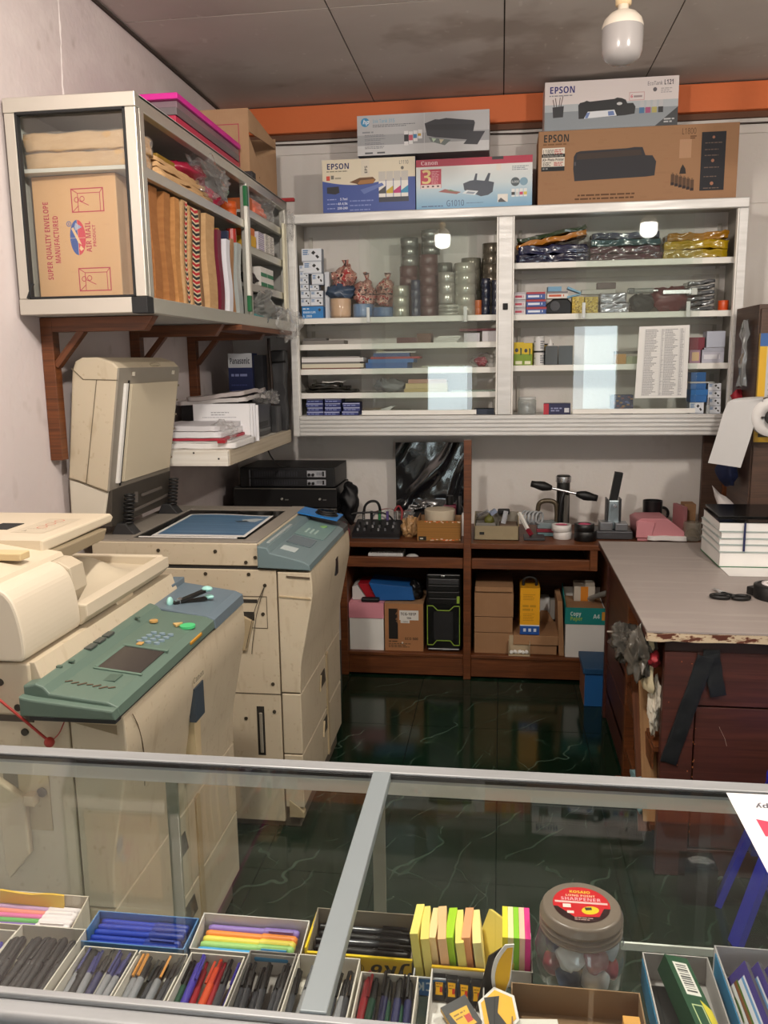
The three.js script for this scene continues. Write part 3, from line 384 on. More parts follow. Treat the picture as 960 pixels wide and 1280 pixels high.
// lower shelves of the left bay
{
  const Z = -4.68, G = 'small goods on the lower shelves';
  const bxs = (name, label, cat, x0, x1, y0, y1, c, d = 0.12, ry = 0, rough = 0.55) => carton(name, label, cat, [x0, x1, y0, y1, Z - d, Z], typeof c === 'string' ? col(c, rough) : c, {}, ry);
  bxs('plastic_packet', 'grey plastic packets lying flat on the second shelf', 'packet', -1.092, -0.858, 1.796, 1.818, '#7f7b76'); bxs('plastic_packet', 'dark folded packet on top of the grey packets', 'packet', -1.09, -0.96, 1.819, 1.832, '#5a5754', 0.1, R(4));
  bxs('pencil_case', 'dark red pencil case lying on the second shelf', 'case', -0.57, -0.46, 1.796, 1.826, '#5b2c2c', 0.08, R(6)); bxs('pencil_case', 'brown pencil case beside the dark red one', 'case', -0.452, -0.375, 1.796, 1.846, '#6a4a3c', 0.08, R(-5));
  for (let k = 0; k < 4; k++) bxs('plastic_ruler', 'white plastic ruler stacked beside the pencil cases', 'ruler', -0.365 + k * 0.008, -0.235 + k * 0.006, 1.796 + k * 0.009, 1.804 + k * 0.009, '#d7d6d0', 0.04, R(k * 2 - 3)).userData.group = 'white rulers';
  bxs('index_card_box', 'small white card box with a crease on the second shelf', 'box', -0.2, -0.116, 1.796, 1.843, '#c9c6cc', 0.09); bxs('index_card_box', 'white card box next to the mullion on the second shelf', 'box', -0.102, -0.024, 1.796, 1.852, '#cfcccf', 0.09);
  bxs('folder', 'dark maroon folder lying over the white card boxes', 'folder', -0.225, -0.03, 1.854, 1.866, '#5e2028', 0.16);
  [['#6b3020', 1.662, 1.668, 'brown'], ['#d6cfba', 1.668, 1.69, 'cream'], ['#6e6c68', 1.69, 1.7, 'dark grey'], ['#e6e3e2', 1.7, 1.722, 'white'], ['#9c9894', 1.722, 1.73, 'pale grey']].forEach(([c, a, b, n], i) => bxs('flat_folder', n + ' flat folder in the pile on the third shelf', 'folder', -1.1, -0.772 + (i % 2) * 0.02, a, b, c, 0.16));
  [['#2f62a5', 0.03], ['#3c78b8', 0.02], ['#a83a3a', 0.012], ['#2b4f86', 0.02], ['#c7c6c2', 0.008]].forEach(([c, h], i, A) => { let y = 1.662; for (let k = 0; k < i; k++) y += A[k][1]; bxs('sticker_packet', ['bottom blue', 'light blue', 'red', 'navy', 'pale top'][i] + ' packet of the colourful pile on the third shelf', 'packet', -0.735 + i * 0.012, -0.5 + (i % 3) * 0.03, y, y + h, c, 0.14, R(i * 3 - 6)); });
  { const t = thing('wire_spring', 'small coil of pale wire on the colourful packets', 'wire coil', [-0.655, 1.752, -4.66]); for (let k = 0; k < 2; k++) part(t, 'loop', new THREE.TorusGeometry(0.012, 0.0018, 6, 18).rotateY(0.3).translate(-0.66 + k * 0.012, 1.765, -4.66), col('#d8d0a8', 0.4)); }
  solo('red_trinket', 'small red trinket inside a clear pouch on the third shelf', 'trinket', blob(-0.105, 1.69, -4.69, 0.034, 0.022, 0.03, 0.008, 60, 5), col('#8e2636', 0.35));
  solo('clear_pouch', 'clear plastic pouch over the red trinket', 'pouch', blob(-0.1, 1.695, -4.69, 0.07, 0.034, 0.05, 0.012, 40, 6), M.film);
  bxs('sheet_pack', 'clear sheet pack lying flat on the third shelf by the pouch', 'sheets', -0.43, -0.2, 1.662, 1.672, '#b9b8a6', 0.12);
  for (let k = 0; k < 3; k++) solo('plastic_sleeve', ['black sleeve at the bottom of the fourth shelf pile', 'black sleeve with a bent corner in the fourth shelf pile', 'top black sleeve of the fourth shelf pile'][k], 'sleeve', jig(fine(-1.09 + k * 0.02, -0.80 - k * 0.05, 1.534 + k * 0.017, 1.546 + k * 0.017, -4.84, -4.68, 7), 0.006, 22, k + 4), mat('#26241f', 0.22));
  solo('plastic_sleeve', 'white sheet sticking out of the black sleeves', 'paper sheet', jig(fine(-0.99, -0.87, 1.588, 1.592, -4.8, -4.675, 6), 0.006, 30, 2), M.paper);
  solo('clear_pouch', 'crumpled clear pouch beside the cream pads on the fourth shelf', 'pouch', blob(-0.61, 1.568, -4.71, 0.085, 0.033, 0.06, 0.014, 40, 9), mat('#777a7c', 0.2));
  bxs('note_pad', 'lower cream note pad on the fourth shelf', 'pad', -0.528, -0.29, 1.531, 1.549, '#c3ae74', 0.12); bxs('note_pad', 'middle cream note pad on the fourth shelf', 'pad', -0.52, -0.29, 1.55, 1.577, '#d0bb86', 0.12); bxs('note_pad', 'pink brown note pad on top of the cream ones', 'pad', -0.505, -0.295, 1.578, 1.6, '#b98a76', 0.12);
  bxs('glass_sheet', 'pale green flat sheet on the fourth shelf near the mullion', 'sheet', -0.27, -0.03, 1.531, 1.537, '#9fb0a4', 0.12);
  const nav = canvasTex(96, 32, (c, w, h) => { c.fillStyle = '#343c78'; c.fillRect(0, 0, w, h); c.fillStyle = '#b9bfdc'; c.fillRect(0, 4, w, 7); lines(c, 6, 18, 70, 1, 8, 7, '#8a94c6'); });
  const nm = pm(nav, 0.5);
  [[-1.082, 4], [-0.98, 4], [-0.878, 3]].forEach(([x, n], i) => { for (let k = 0; k < n; k++) carton('pen_carton', ['blue and white pen carton stacked at the end of the bottom shelf', 'navy pen carton in the middle stack on the bottom shelf', 'navy pen carton in the stack beside the slanted sheets'][i], 'box', [x + rnd(0, 0.008), x + 0.088 + rnd(0, 0.012), 1.406 + k * 0.0235, 1.4285 + k * 0.0235, Z - 0.14, Z + rnd(-0.01, 0.006)], col('#2c3365', 0.5), { front: nm }, R(rnd(-3, 3)), 0, 'pen cartons on the bottom shelf'); });
  solo('loose_sheets', 'white slanted sheets leaning beside the navy cartons', 'paper sheet', ex([[-0.76, 1.4065], [-0.64, 1.4065], [-0.585, 1.452], [-0.60, 1.455], [-0.70, 1.425]], 'z', -4.82, -4.675, 0.001), M.paper);
  bxs('note_pad', 'olive note pad on the bottom shelf', 'pad', -0.62, -0.5, 1.406, 1.432, '#6d6640', 0.1); bxs('wallet', 'dark blue wallet on the bottom shelf next to the mullion', 'wallet', -0.146, -0.035, 1.406, 1.435, '#2b3548', 0.12);
}
// right bay
{
  const Z = -4.68, bxs = (name, label, cat, x0, x1, y0, y1, c, d = 0.1, ry = 0, face) => carton(name, label, cat, [x0, x1, y0, y1, Z - d, Z], typeof c === 'string' ? col(c, 0.5) : c, face ? { front: face } : {}, ry);
  const gloss = (c) => mat(c, 0.16, 0, { clearcoat: 0.8 });
  const pack = (l, x0, x1, y0, y1, c, s, tilt = 0) => { const o = solo('plastic_folder_pack', l, 'folder pack', jig(fine(x0, x1, y0, y1, -4.88, -4.675, 14), 0.006, 34, s), gloss(c)); o.rotation.z = tilt; return o; };
  pack('lowest navy plastic folder pack on the top shelf', 0.075, 0.45, 2.199, 2.24, '#191a38', 1); pack('middle navy plastic folder pack on the top shelf', 0.085, 0.44, 2.243, 2.285, '#1d2144', 2, 0.02); pack('orange plastic folder pack slanting over the navy packs', 0.075, 0.44, 2.30, 2.325, '#b0701f', 3, 0.17); pack('dark green plastic folder pack on top of the orange one', 0.08, 0.44, 2.332, 2.35, '#2c3d24', 4, 0.17);
  pack('lowest maroon plastic folder pack on the top shelf', 0.455, 0.815, 2.199, 2.232, '#45182a', 5); pack('second maroon plastic folder pack on the top shelf', 0.46, 0.81, 2.235, 2.268, '#4b1c30', 6); pack('teal plastic folder pack lying on the maroon packs', 0.46, 0.81, 2.271, 2.303, '#1f4a52', 7); pack('dark blue plastic folder pack above the teal one', 0.465, 0.8, 2.306, 2.336, '#2a3550', 8);
  pack('lowest yellow plastic folder pack on the top shelf', 0.825, 1.14, 2.199, 2.24, '#a58a14', 9); pack('second yellow plastic folder pack on the top shelf', 0.83, 1.145, 2.243, 2.285, '#b3920f', 10); pack('amber plastic folder pack on top of the yellow ones', 0.84, 1.14, 2.288, 2.325, '#a06f14', 11, 0.03);
  // second shelf
  const st = (a, b, d) => canvasTex(96, 40, (c, w, h) => { c.fillStyle = a; c.fillRect(0, 0, w, h); c.fillStyle = b; c.fillRect(0, 0, w, 12); lines(c, 8, 18, 76, 1, 8, 12, d); });
  const f1 = pm(st('#d7d3d6', '#b9b4bc', '#c0485c')), f2 = pm(st('#39569a', '#a83440', '#dfe5f2')), f3 = pm(st('#dcd8d2', '#77757a', '#c85a3a'));
  ['lowest', 'middle', 'topmost'].forEach((n, k) => { bxs('refill_box', n + ' white and red refill box beside the mullion', 'box', 0.066, 0.126, 1.935 + k * 0.039, 1.972 + k * 0.039, '#cfcacc', 0.1, 0, f1); bxs('refill_box', n + ' blue and red refill box beside the white stack', 'box', 0.13, 0.236 - k * 0.004, 1.935 + k * 0.039, 1.972 + k * 0.039, '#34508e', 0.1, 0, f2); });
  { const t = thing('tape_dispenser', 'black tape dispenser on the second shelf of the right bay', 'dispenser', [0.295, 1.934, -4.7]); part(t, 'body', ex([[0.225, 1.934], [0.366, 1.934], [0.366, 1.99], [0.345, 2.012], [0.27, 2.012], [0.235, 1.985]], 'z', -4.76, -4.68, 0.006), M.blackGloss); part(t, 'spool', cyl(0.28, 1.975, -4.678, 0.025, 0.014, 'z'), col('#2d2d33', 0.3)); }
  bxs('refill_box', 'white box with an orange print on the black dispenser', 'box', 0.238, 0.345, 2.014, 2.05, '#d5d0c9', 0.07, 0, f3);
  bxs('folded_leaflet', 'light blue folded leaflet on the white and orange box', 'leaflet', 0.24, 0.31, 2.051, 2.075, '#6d9dbd', 0.06, R(4));
  solo('folded_leaflet', 'light blue leaflet folded open like a wedge', 'leaflet', [ex([[0.342, 2.014], [0.412, 2.03], [0.412, 2.036], [0.342, 2.024]], 'z', -4.74, -4.675), ex([[0.342, 2.062], [0.412, 2.036], [0.412, 2.044], [0.345, 2.074]], 'z', -4.74, -4.675)], col('#73a6c4', 0.5));
  const ye = pm(canvasTex(64, 80, (c, w, h) => { c.fillStyle = '#c3a63c'; c.fillRect(0, 0, w, h); for (let k = 0; k < 70; k++) { c.fillStyle = hash(k, 1) > 0.5 ? '#8a7026' : '#dcc873'; c.fillRect(hash(k, 2) * w, hash(k, 3) * h, 7, 5); } }));
  bxs('yellow_box', 'yellow printed box next to the black dispenser', 'box', 0.369, 0.43, 1.934, 2.02, '#b39a38', 0.08, 0, ye); bxs('yellow_box', 'yellow printed box next to the silver packs', 'box', 0.434, 0.502, 1.934, 2.018, '#b39a38', 0.08, 0, ye);
  ['lower', 'upper'].forEach((n, k) => solo('silver_pack', n + ' silver foil pack on the second shelf', 'pack', jig(fine(0.513, 0.66 - k * 0.012, 1.934 + k * 0.05, 1.983 + k * 0.05, -4.78, -4.68, 10), 0.004, 60, k), mat('#9a9aa2', 0.22, 0.5)));
  { const t = thing('chrome_clip', 'long clip bar lying above the yellow boxes', 'clip', [0.52, 2.034, -4.76]); part(t, 'bar', bx(0.42, 0.6, 2.034, 2.06, -4.78, -4.74, 0.004), col('#b9b6b0', 0.4)); part(t, 'grip', bx(0.5, 0.6, 2.061, 2.095, -4.78, -4.75, 0.004), col('#5c4a4a', 0.5)); }
  solo('dark_pouch', 'dark grey pouch between the foil packs and the red pack', 'pouch', blob(0.73, 1.985, -4.74, 0.06, 0.05, 0.05, 0.012, 40, 8), mat('#3b3f40', 0.3)); { const t = thing('glue_gun', 'grey glue applicator lying on the dark pouch', 'tool', [0.73, 2.03, -4.72]); part(t, 'barrel', cyl(0.72, 2.045, -4.72, 0.014, 0.13, 'x', 14), col('#8d8f8c', 0.35)); part(t, 'nozzle', cyl(0.795, 2.045, -4.72, 0.008, 0.03, 'x', 10), M.steel); part(t, 'grip', bx(0.66, 0.69, 2.03, 2.06, -4.735, -4.705, 0.004), col('#55575a', 0.4)); }
  solo('red_pack', 'dark red plastic wrapped pack under a steel ruler', 'pack', blob(0.885, 2.0, -4.76, 0.115, 0.066, 0.06, 0.014, 30, 12), mat('#642026', 0.28));
  { const t = thing('steel_ruler', 'short steel ruler with a clamp lying against the red pack', 'ruler', [0.915, 2.012, -4.678]); part(t, 'blade', bx(0.83, 0.985, 2.024, 2.042, -4.684, -4.676), M.steel); part(t, 'clamp', bx(0.97, 1.0, 2.015, 2.05, -4.69, -4.67, 0.004), col('#d9d9d6', 0.3)); }
  for (let k = 0; k < 6; k++) { const o = solo('silver_pouch', ['lowest', 'second', 'third', 'fourth', 'fifth', 'topmost'][k] + ' clear silver pouch of the fanned pile beside the red pack', 'pouch', jig(fine(0.955, 1.088, 1.936 + k * 0.027, 1.952 + k * 0.027, -4.82, -4.68, 8), 0.004, 40, k + 20), mat('#6e7174', 0.16, 0.35)); o.rotation.z = 0.1; }
  tapeMini();
  function tapeMini() { const t = thing('tape_roll', 'small orange tape roll at the far end of the second shelf', 'tape', [1.135, 1.934, -4.69]); part(t, 'tape', lathe([[0.014, 0], [0.026, 0], [0.026, 0.05], [0.014, 0.05], [0.014, 0]], 1.135, 1.934, -4.69, 20), col('#d6521f', 0.35)); part(t, 'core', lathe([[0.012, 0.001], [0.014, 0.001], [0.014, 0.049], [0.012, 0.049]], 1.135, 1.934, -4.69, 16), col('#e2d6c0', 0.7)); }
  // third shelf
  const yg = pm(canvasTex(64, 128, (c, w, h) => { c.fillStyle = '#d6b71f'; c.fillRect(0, 0, w, h); c.fillStyle = '#7d9a2a'; c.fillRect(0, 64, w, 64); c.fillStyle = '#3a3d4a'; c.beginPath(); c.arc(18, 44, 11, 0, 7); c.fill(); c.fillStyle = '#e9e6c8'; c.fillRect(10, 104, 44, 18); poly(c, [[40, 30], [52, 34], [50, 70], [42, 72]], '#3f4f2a'); }));
  bxs('ink_box', 'yellow and green ink box next to the mullion', 'box', 0.068, 0.12, 1.668, 1.79, '#b79f22', 0.07, 0, yg); bxs('ink_box', 'yellow and green ink box next to the white canisters', 'box', 0.123, 0.17, 1.668, 1.786, '#a8a024', 0.07, R(-8), yg);
  ['lower', 'upper'].forEach((n, k) => { const t = thing('white_canister', n + ' of two stacked white canisters', 'canister', [0.202, 1.668 + k * 0.076, -4.71]); const y = 1.668 + k * 0.076; part(t, 'can', cyl(0.202, y + 0.033, -4.71, 0.028, 0.066), pm(canvasTex(128, 64, (c, w, h) => { c.fillStyle = '#d9d9d8'; c.fillRect(0, 0, w, h); lines(c, 4, 14, 116, 4, 11, 6, '#7c7f86', k); }))); part(t, 'lid', cyl(0.202, y + 0.071, -4.71, 0.0275, 0.009), k ? col('#d2d2d0') : M.black); });
  bxs('toner_box', 'black box with a yellow band behind the white canisters', 'box', 0.142, 0.285, 1.77, 1.885, '#26241f', 0.03).position.set(0.213, 1.668, -4.84); solo('toner_label', 'yellow label band on the black box behind the canisters', 'label', bx(0.16, 0.25, 1.745, 1.775, -4.826, -4.824), col('#b99a2c', 0.5));
  bxs('card_case', 'dark grey translucent card case beside the canisters', 'case', 0.234, 0.298, 1.668, 1.768, mat('#4d5050', 0.2), 0.09); bxs('card_case', 'dark grey translucent card case with a pale edge strip', 'case', 0.304, 0.378, 1.668, 1.768, mat('#4a4e4d', 0.2), 0.09);
  solo('small_cone', 'small white paper cone standing on the dark case', 'cone', new THREE.ConeGeometry(0.017, 0.04, 16).translate(0.262, 1.789, -4.72), M.paper);
  bxs('cream_pad', 'cream pad with an orange edge beside the price list', 'pad', 0.6, 0.655, 1.668, 1.72, '#b98a4a', 0.09); bxs('cream_pad', 'pale green pad beside the price list', 'pad', 0.658, 0.735, 1.668, 1.708, '#a3a98a', 0.09); bxs('cream_pad', 'dark pad lying across the cream pads', 'pad', 0.6, 0.74, 1.721, 1.735, '#5f5a54', 0.09);
  bxs('ink_pad', 'pink ink pad box below the red box on the third shelf', 'box', 0.978, 1.032, 1.668, 1.735, '#b98e88', 0.08, 0, pm(canvasTex(48, 48, (c, w, h) => { c.fillStyle = '#a87f96'; c.fillRect(0, 0, w, h); c.fillStyle = '#dbb98c'; c.fillRect(10, 8, 32, 32); }))); bxs('ink_pad', 'dark red box above the pink ink pad box', 'box', 0.975, 1.05, 1.736, 1.80, '#7c2234', 0.08);
  bxs('white_carton', 'upper of two white cartons on the third shelf', 'box', 1.06, 1.152, 1.748, 1.83, '#b7bccb', 0.09); bxs('white_carton', 'lower of two white cartons on the third shelf', 'box', 1.04, 1.15, 1.668, 1.746, '#bcbccb', 0.09, 0, pm(st('#bdbdca', '#a9abb9', '#e2e3ea')));
  // bottom shelf
  { const t = thing('clip_jar', 'low clear jar of paper clips at the mullion end', 'jar', [0.142, 1.404, -4.7]); part(t, 'jar', lathe([[0.001, 0], [0.047, 0], [0.05, 0.01], [0.05, 0.075], [0.044, 0.084], [0.001, 0.084]], 0.142, 1.404, -4.7), mat('#dfe4e2', 0.08, 0, { transmission: 0.7, thickness: 0 })); part(t, 'clips', blob(0.142, 1.435, -4.7, 0.042, 0.028, 0.042, 0.006, 90, 2), mat('#b7b9bb', 0.3, 0.6)); part(t, 'lid', cyl(0.142, 1.492, -4.7, 0.047, 0.012), col('#c9cccb', 0.25)); }
  bxs('stapler_box', 'navy box with a red corner on the bottom shelf', 'box', 0.233, 0.376, 1.404, 1.462, '#23264a', 0.09, R(-4), pm(canvasTex(160, 64, (c, w, h) => { c.fillStyle = '#24274e'; c.fillRect(0, 0, w, h); c.fillStyle = '#b42c3e'; c.fillRect(0, 0, 32, 64); c.fillStyle = '#d7d9e0'; c.fillRect(124, 26, 28, 26); lines(c, 44, 24, 70, 2, 14, 8, '#8b90b4'); })));
  bxs('card_deck', 'navy patterned card deck box behind the glass', 'box', 0.587, 0.70, 1.404, 1.505, '#23305c', 0.08, 0, pm(canvasTex(64, 64, (c, w, h) => { c.fillStyle = '#24325e'; c.fillRect(0, 0, w, h); for (let k = 0; k < 24; k++) { c.fillStyle = ['#a57d46', '#5670a8', '#8a4a4a'][k % 3]; c.fillRect(hash(k, 8) * 60, hash(k, 9) * 60, 8, 5); } })));
  bxs('blue_carton', 'lowest blue staple carton under the price list end', 'box', 0.992, 1.075, 1.464, 1.50, '#2a68ac', 0.09); bxs('blue_carton', 'second blue staple carton of the stack', 'box', 0.99, 1.078, 1.501, 1.53, '#2f72b8', 0.09, R(3)); bxs('blue_carton', 'topmost blue staple carton of the stack', 'box', 0.992, 1.07, 1.531, 1.562, '#2563a4', 0.09, R(-3)); bxs('blue_carton', 'single blue carton resting on a leaning card', 'box', 0.99, 1.065, 1.572, 1.62, '#1f5a96', 0.08); bxs('leaning_card', 'pale card lying on the blue staple cartons', 'card', 0.985, 1.11, 1.563, 1.571, '#b3b6b4', 0.1);
  const cm = pm(clipTex, 0.5), sd = col('#9aa0aa', 0.6);
  [[0.99, 1.062, 1.404, 1.462, 'small white clip box under the blue staple cartons'], [1.09, 1.148, 1.404, 1.443, 'small white clip box at the front of the end stack'], [1.083, 1.146, 1.444, 1.483, 'second small white clip box of the end stack'], [1.081, 1.145, 1.484, 1.522, 'third small white clip box of the end stack'], [1.08, 1.144, 1.523, 1.562, 'topmost small white clip box of the end stack']].forEach(([a, b, c, d, l]) => carton('binder_clip_box', l, 'box', [a, b, c, d, Z - 0.07, Z], sd, { front: cm }));
  { const t = thing('glue_vial', 'small clear vial with a steel cap beside the end stack', 'vial', [1.078, 1.404, -4.655]); part(t, 'vial', cyl(1.078, 1.427, -4.655, 0.009, 0.046, 'y', 14), mat('#e2e6e6', 0.1, 0, { transmission: 0.6, thickness: 0 })); part(t, 'cap', cyl(1.078, 1.47, -4.655, 0.0065, 0.04, 'y', 14), M.steel); }
}
// ---------------------------------------------------------------- cabinet on the left wall
const LX0 = -1.565, LX1 = -1.128, LY0 = 1.866, LY1 = 2.53, LZ1 = -2.664, LZ0 = -4.56;
{
  const t = thing('display_cabinet', 'grey aluminium wall cabinet with glass end on the left wall', 'cabinet', [-1.35, LY0, -3.6]);
  const sd = 0.034, MZ = -3.83, PN = col('#bab8b2', 0.65);
  part(t, 'back_panel', bx(LX0, LX0 + 0.006, LY0 + 0.01, LY1, LZ0, LZ1 - 0.02), PN);
  part(t, 'top_panel', bx(LX0, LX1, LY1 - 0.008, LY1, LZ0, LZ1), PN); part(t, 'bottom_panel', bx(LX0, LX1 - 0.031, LY0 + 0.0005, LY0 + 0.014, LZ0, LZ1 - 0.033), PN); part(t, 'floor_panel', bx(LX0 + 0.006, LX1 - 0.031, LY0 + 0.015, LY0 + 0.05, MZ - 0.02, LZ1 - 0.033), PN);
  part(t, 'far_panel', bx(LX0, LX1, LY0, LY1, LZ0, LZ0 + 0.006), PN);
  const W = mat('#d6d4ca', 0.36, 0.8), Gm = W;
  for (const g of [bx(LX0, LX0 + 0.036, LY0 + 0.0505, LY1 - 0.0425, LZ1 - 0.03, LZ1, 0.003), bx(LX1 - 0.036, LX1, LY0 + 0.0505, LY1 - 0.0425, LZ1 - 0.03, LZ1, 0.003), bx(LX0 - 0.001, LX1 + 0.001, LY1 - 0.042, LY1 + 0.002, LZ1 - 0.031, LZ1 + 0.002, 0.003), bx(LX0 - 0.001, LX1 - 0.0505, LY0, LY0 + 0.05, LZ1 - 0.031, LZ1 + 0.002, 0.003)]) part(t, 'end_frame', g, W);
  part(t, 'corner_cap', bx(LX1 - 0.05, LX1 + 0.003, LY0 - 0.002, LY0 + 0.05, LZ1 - 0.05, LZ1 + 0.004, 0.003), M.rubber);
  const gl = part(t, 'glass_pane', bx(LX0 + 0.03, LX1 - 0.03, LY0 + 0.04, LY1 - 0.035, LZ1 - 0.022, LZ1 - 0.018), M.glass);
  const gk = (a, b, c, d) => bx(a, b, c, d, LZ1 - 0.02, LZ1 + 0.003, 0.002);
  part(t, 'black_gasket', [gk(LX0 + 0.036, LX0 + 0.044, LY0 + 0.05, LY1 - 0.042), gk(LX1 - 0.043, LX1 - 0.036, LY0 + 0.05, LY1 - 0.042), gk(LX0 + 0.036, LX1 - 0.036, LY1 - 0.05, LY1 - 0.042), gk(LX0 + 0.036, LX1 - 0.036, LY0 + 0.05, LY0 + 0.057), bar([LX0 + 0.03, LY0 + 0.052, LZ1], [LX0 + 0.05, LY0 + 0.10, LZ1 - 0.004], 0.012, 0.006)], M.rubber, gl);
  part(t, 'front_rail', [bx(LX1 - 0.03, LX1, LY1 - 0.046, LY1 + 0.001, LZ0, LZ1 - 0.03, 0.003)], Gm); part(t, 'front_rail', [bx(LX1 - 0.03, LX1 + 0.002, LY0, LY0 + 0.05, LZ0, LZ1 - 0.05, 0.003)], Gm);
  part(t, 'post', bx(LX1 - 0.032, LX1, LY0 + 0.05, LY1 - 0.04, LZ1 - 0.065, LZ1 - 0.03, 0.003), Gm); part(t, 'post', bx(LX1 - 0.032, LX1, LY0 + 0.05, LY1 - 0.04, MZ - 0.045, MZ, 0.003), Gm); part(t, 'post', bx(LX1 - 0.032, LX1, LY0 + 0.05, LY1 - 0.04, LZ0, LZ0 + 0.05, 0.003), Gm);
  const sh = (z0, z1, y) => { const s = part(t, 'shelf', bx(LX0 + 0.006, LX1 - 0.03, y - 0.012, y, z0, z1), PN); part(t, 'shelf_edge', bx(LX1 - 0.03, LX1 - 0.008, y - 0.032, y + 0.002, z0, z1, 0.002), Gm, s); };
  sh(MZ, LZ1 - 0.032, 2.325); for (const y of [2.385, 2.225, 2.06]) sh(LZ0 + 0.01, MZ - 0.045, y);
  // white channels hanging in the front opening, with green tape at the ends
  const ch = part(t, 'white_channel', bx(LX1 - 0.006, LX1 + 0.008, 2.0, 2.385, MZ + 0.005, MZ + 0.03, 0.002), col('#e8e6dc', 0.45)); for (const [p, q] of [[2.3855, 2.47], [1.93, 1.9995]]) part(t, 'green_tape', bx(LX1 - 0.008, LX1 + 0.009, p, q, MZ + 0.004, MZ + 0.031, 0.002), col('#1e6a3c', 0.4), ch);
  part(t, 'white_channel', bx(LX1 - 0.004, LX1 + 0.01, 1.97, 2.41, LZ0 + 0.06, LZ0 + 0.11, 0.003), col('#e2dcc2', 0.45));
}
{
  // envelope carton behind the glass end
  const red = '#a82a42', f = canvasTex(512, 676, (c, w, h) => {
    c.fillStyle = '#c99e74'; c.fillRect(0, 0, w, h); for (let k = 0; k < 200; k++) { c.fillStyle = `rgba(120,84,52,${0.06 * hash(k, 13)})`; c.fillRect(hash(k, 11) * w, hash(k, 12) * h, 50 * hash(k, 14), 10 * hash(k, 15)); }
    const up = (s, x, y, px, l) => { c.save(); c.translate(x, y); c.rotate(-Math.PI / 2); txt(c, s, 0, 0, px, red, { st: 'bold', w: l }); c.restore(); };
    up('SUPER QUALITY ENVELOPE', 92, 566, 46, 430); up('MANUFACTURED', 146, 476, 46, 262);
    c.save(); c.translate(262, 338); c.scale(0.5, 1); c.fillStyle = '#2f4f96'; c.beginPath(); c.arc(0, 0, 96, Math.PI / 2, Math.PI * 1.5); c.fill(); c.fillStyle = '#c2394a'; c.beginPath(); c.arc(0, 0, 96, -Math.PI / 2, Math.PI / 2); c.fill(); c.restore(); poly(c, [[224, 288], [238, 280], [284, 380], [262, 366]], '#d9b48c'); poly(c, [[252, 256], [290, 282], [250, 300], [244, 280]], '#9aa3c0'); poly(c, [[266, 398], [276, 380], [294, 402], [276, 412]], '#d9b48c'); c.strokeStyle = '#d9c0a0'; c.lineWidth = 2; c.beginPath(); c.moveTo(214, 340); c.lineTo(308, 340); c.moveTo(262, 244); c.lineTo(262, 432); c.stroke();
    c.strokeStyle = '#2f4f96'; c.lineWidth = 4; c.beginPath(); c.arc(212, 262, 13, 0, 7); c.stroke(); txt(c, 'R', 206, 269, 18, '#2f4f96', { st: 'bold' });
    c.save(); c.translate(342, 420); c.rotate(-Math.PI / 2); txt(c, 'AIR MAIL', 0, 0, 44, red, { st: 'bold', w: 168 }); c.restore(); c.save(); c.translate(372, 392); c.rotate(-Math.PI / 2); txt(c, 'PRODUCT', 0, 0, 26, red, { st: 'bold', w: 120 }); c.restore();
    for (const [x, y] of [[240, 76], [252, 508]]) { c.strokeStyle = red; c.lineWidth = 6; c.strokeRect(x, y, 192, 124); c.lineWidth = 4; c.strokeRect(x + 38, y + 24, 134, 100); c.beginPath(); c.moveTo(x, y); c.lineTo(x + 38, y + 24); c.moveTo(x + 192, y); c.lineTo(x + 172, y + 24); c.moveTo(x, y + 124); c.lineTo(x + 40, y + 90); c.stroke(); c.beginPath(); c.arc(x + 30, y + 58, 13, 0, 7); c.stroke(); c.beginPath(); c.arc(x + 64, y + 54, 13, 0, 7); c.stroke(); c.beginPath(); c.moveTo(x + 46, y + 64); c.lineTo(x + 102, y + 90); c.stroke(); }
  });
  carton('envelope_carton', 'brown envelope carton with red print behind the glass end', 'carton', [-1.528, -1.228, 1.918, 2.311, -3.02, -2.735], M.board, { front: pm(f, 0.8) }, R(-3), 0.004);
  // goods on the upper shelf
  const bundle = (l, x0, x1, y0, y1, z0, z1, s) => { const t = thing('paper_bundle', l, 'paper bundle', [(x0 + x1) / 2, y0, (z0 + z1) / 2]); part(t, 'paper', jig(fine(x0, x1, y0, y1, z0, z1, 10), 0.004, 26, s), M.kraft); part(t, 'plastic_wrap', jig(fine(x0 - 0.003, x1 + 0.004, y0 + 0.003, y1 + 0.003, z0 + 0.01, z1 + 0.004, 12), 0.004, 40, s + 1), M.film); };
  bundle('brown paper bundle under the tied one on the upper shelf', -1.53, -1.165, 2.327, 2.378, -2.86, -2.72, 1); bundle('tied brown paper bundle lying on top at the glass end', -1.53, -1.16, 2.38, 2.435, -2.86, -2.715, 2);
  for (let k = 0; k < 4; k++) solo('paper_sack', ['flat brown paper sack at the bottom of the upper shelf pile', 'second flat brown paper sack of the upper shelf pile', 'third flat brown paper sack of the upper shelf pile', 'top brown paper sack with a curled edge'][k], 'paper sack', jig(fine(-1.5, -1.15 - k * 0.006, 2.328 + k * 0.018, 2.343 + k * 0.018, -3.42 + k * 0.03, -2.89, 12), 0.006, 16, k + 3), M.kraft);
  solo('yellow_pad', 'yellow pad lying on the brown sacks', 'pad', bx(-1.45, -1.2, 2.402, 2.43, -3.2, -3.0, 0.003), col('#8a6a1c', 0.6));
  solo('red_bundle', 'crimson bundle in clear plastic on the upper shelf', 'bundle', blob(-1.25, 2.41, -3.3, 0.1, 0.045, 0.16, 0.02, 24, 4), mat('#8f1f38', 0.25)); solo('red_bundle', 'small crimson bundle in front of the orange tape', 'bundle', blob(-1.19, 2.365, -3.5, 0.05, 0.036, 0.08, 0.015, 30, 14), mat('#9c2342', 0.25));
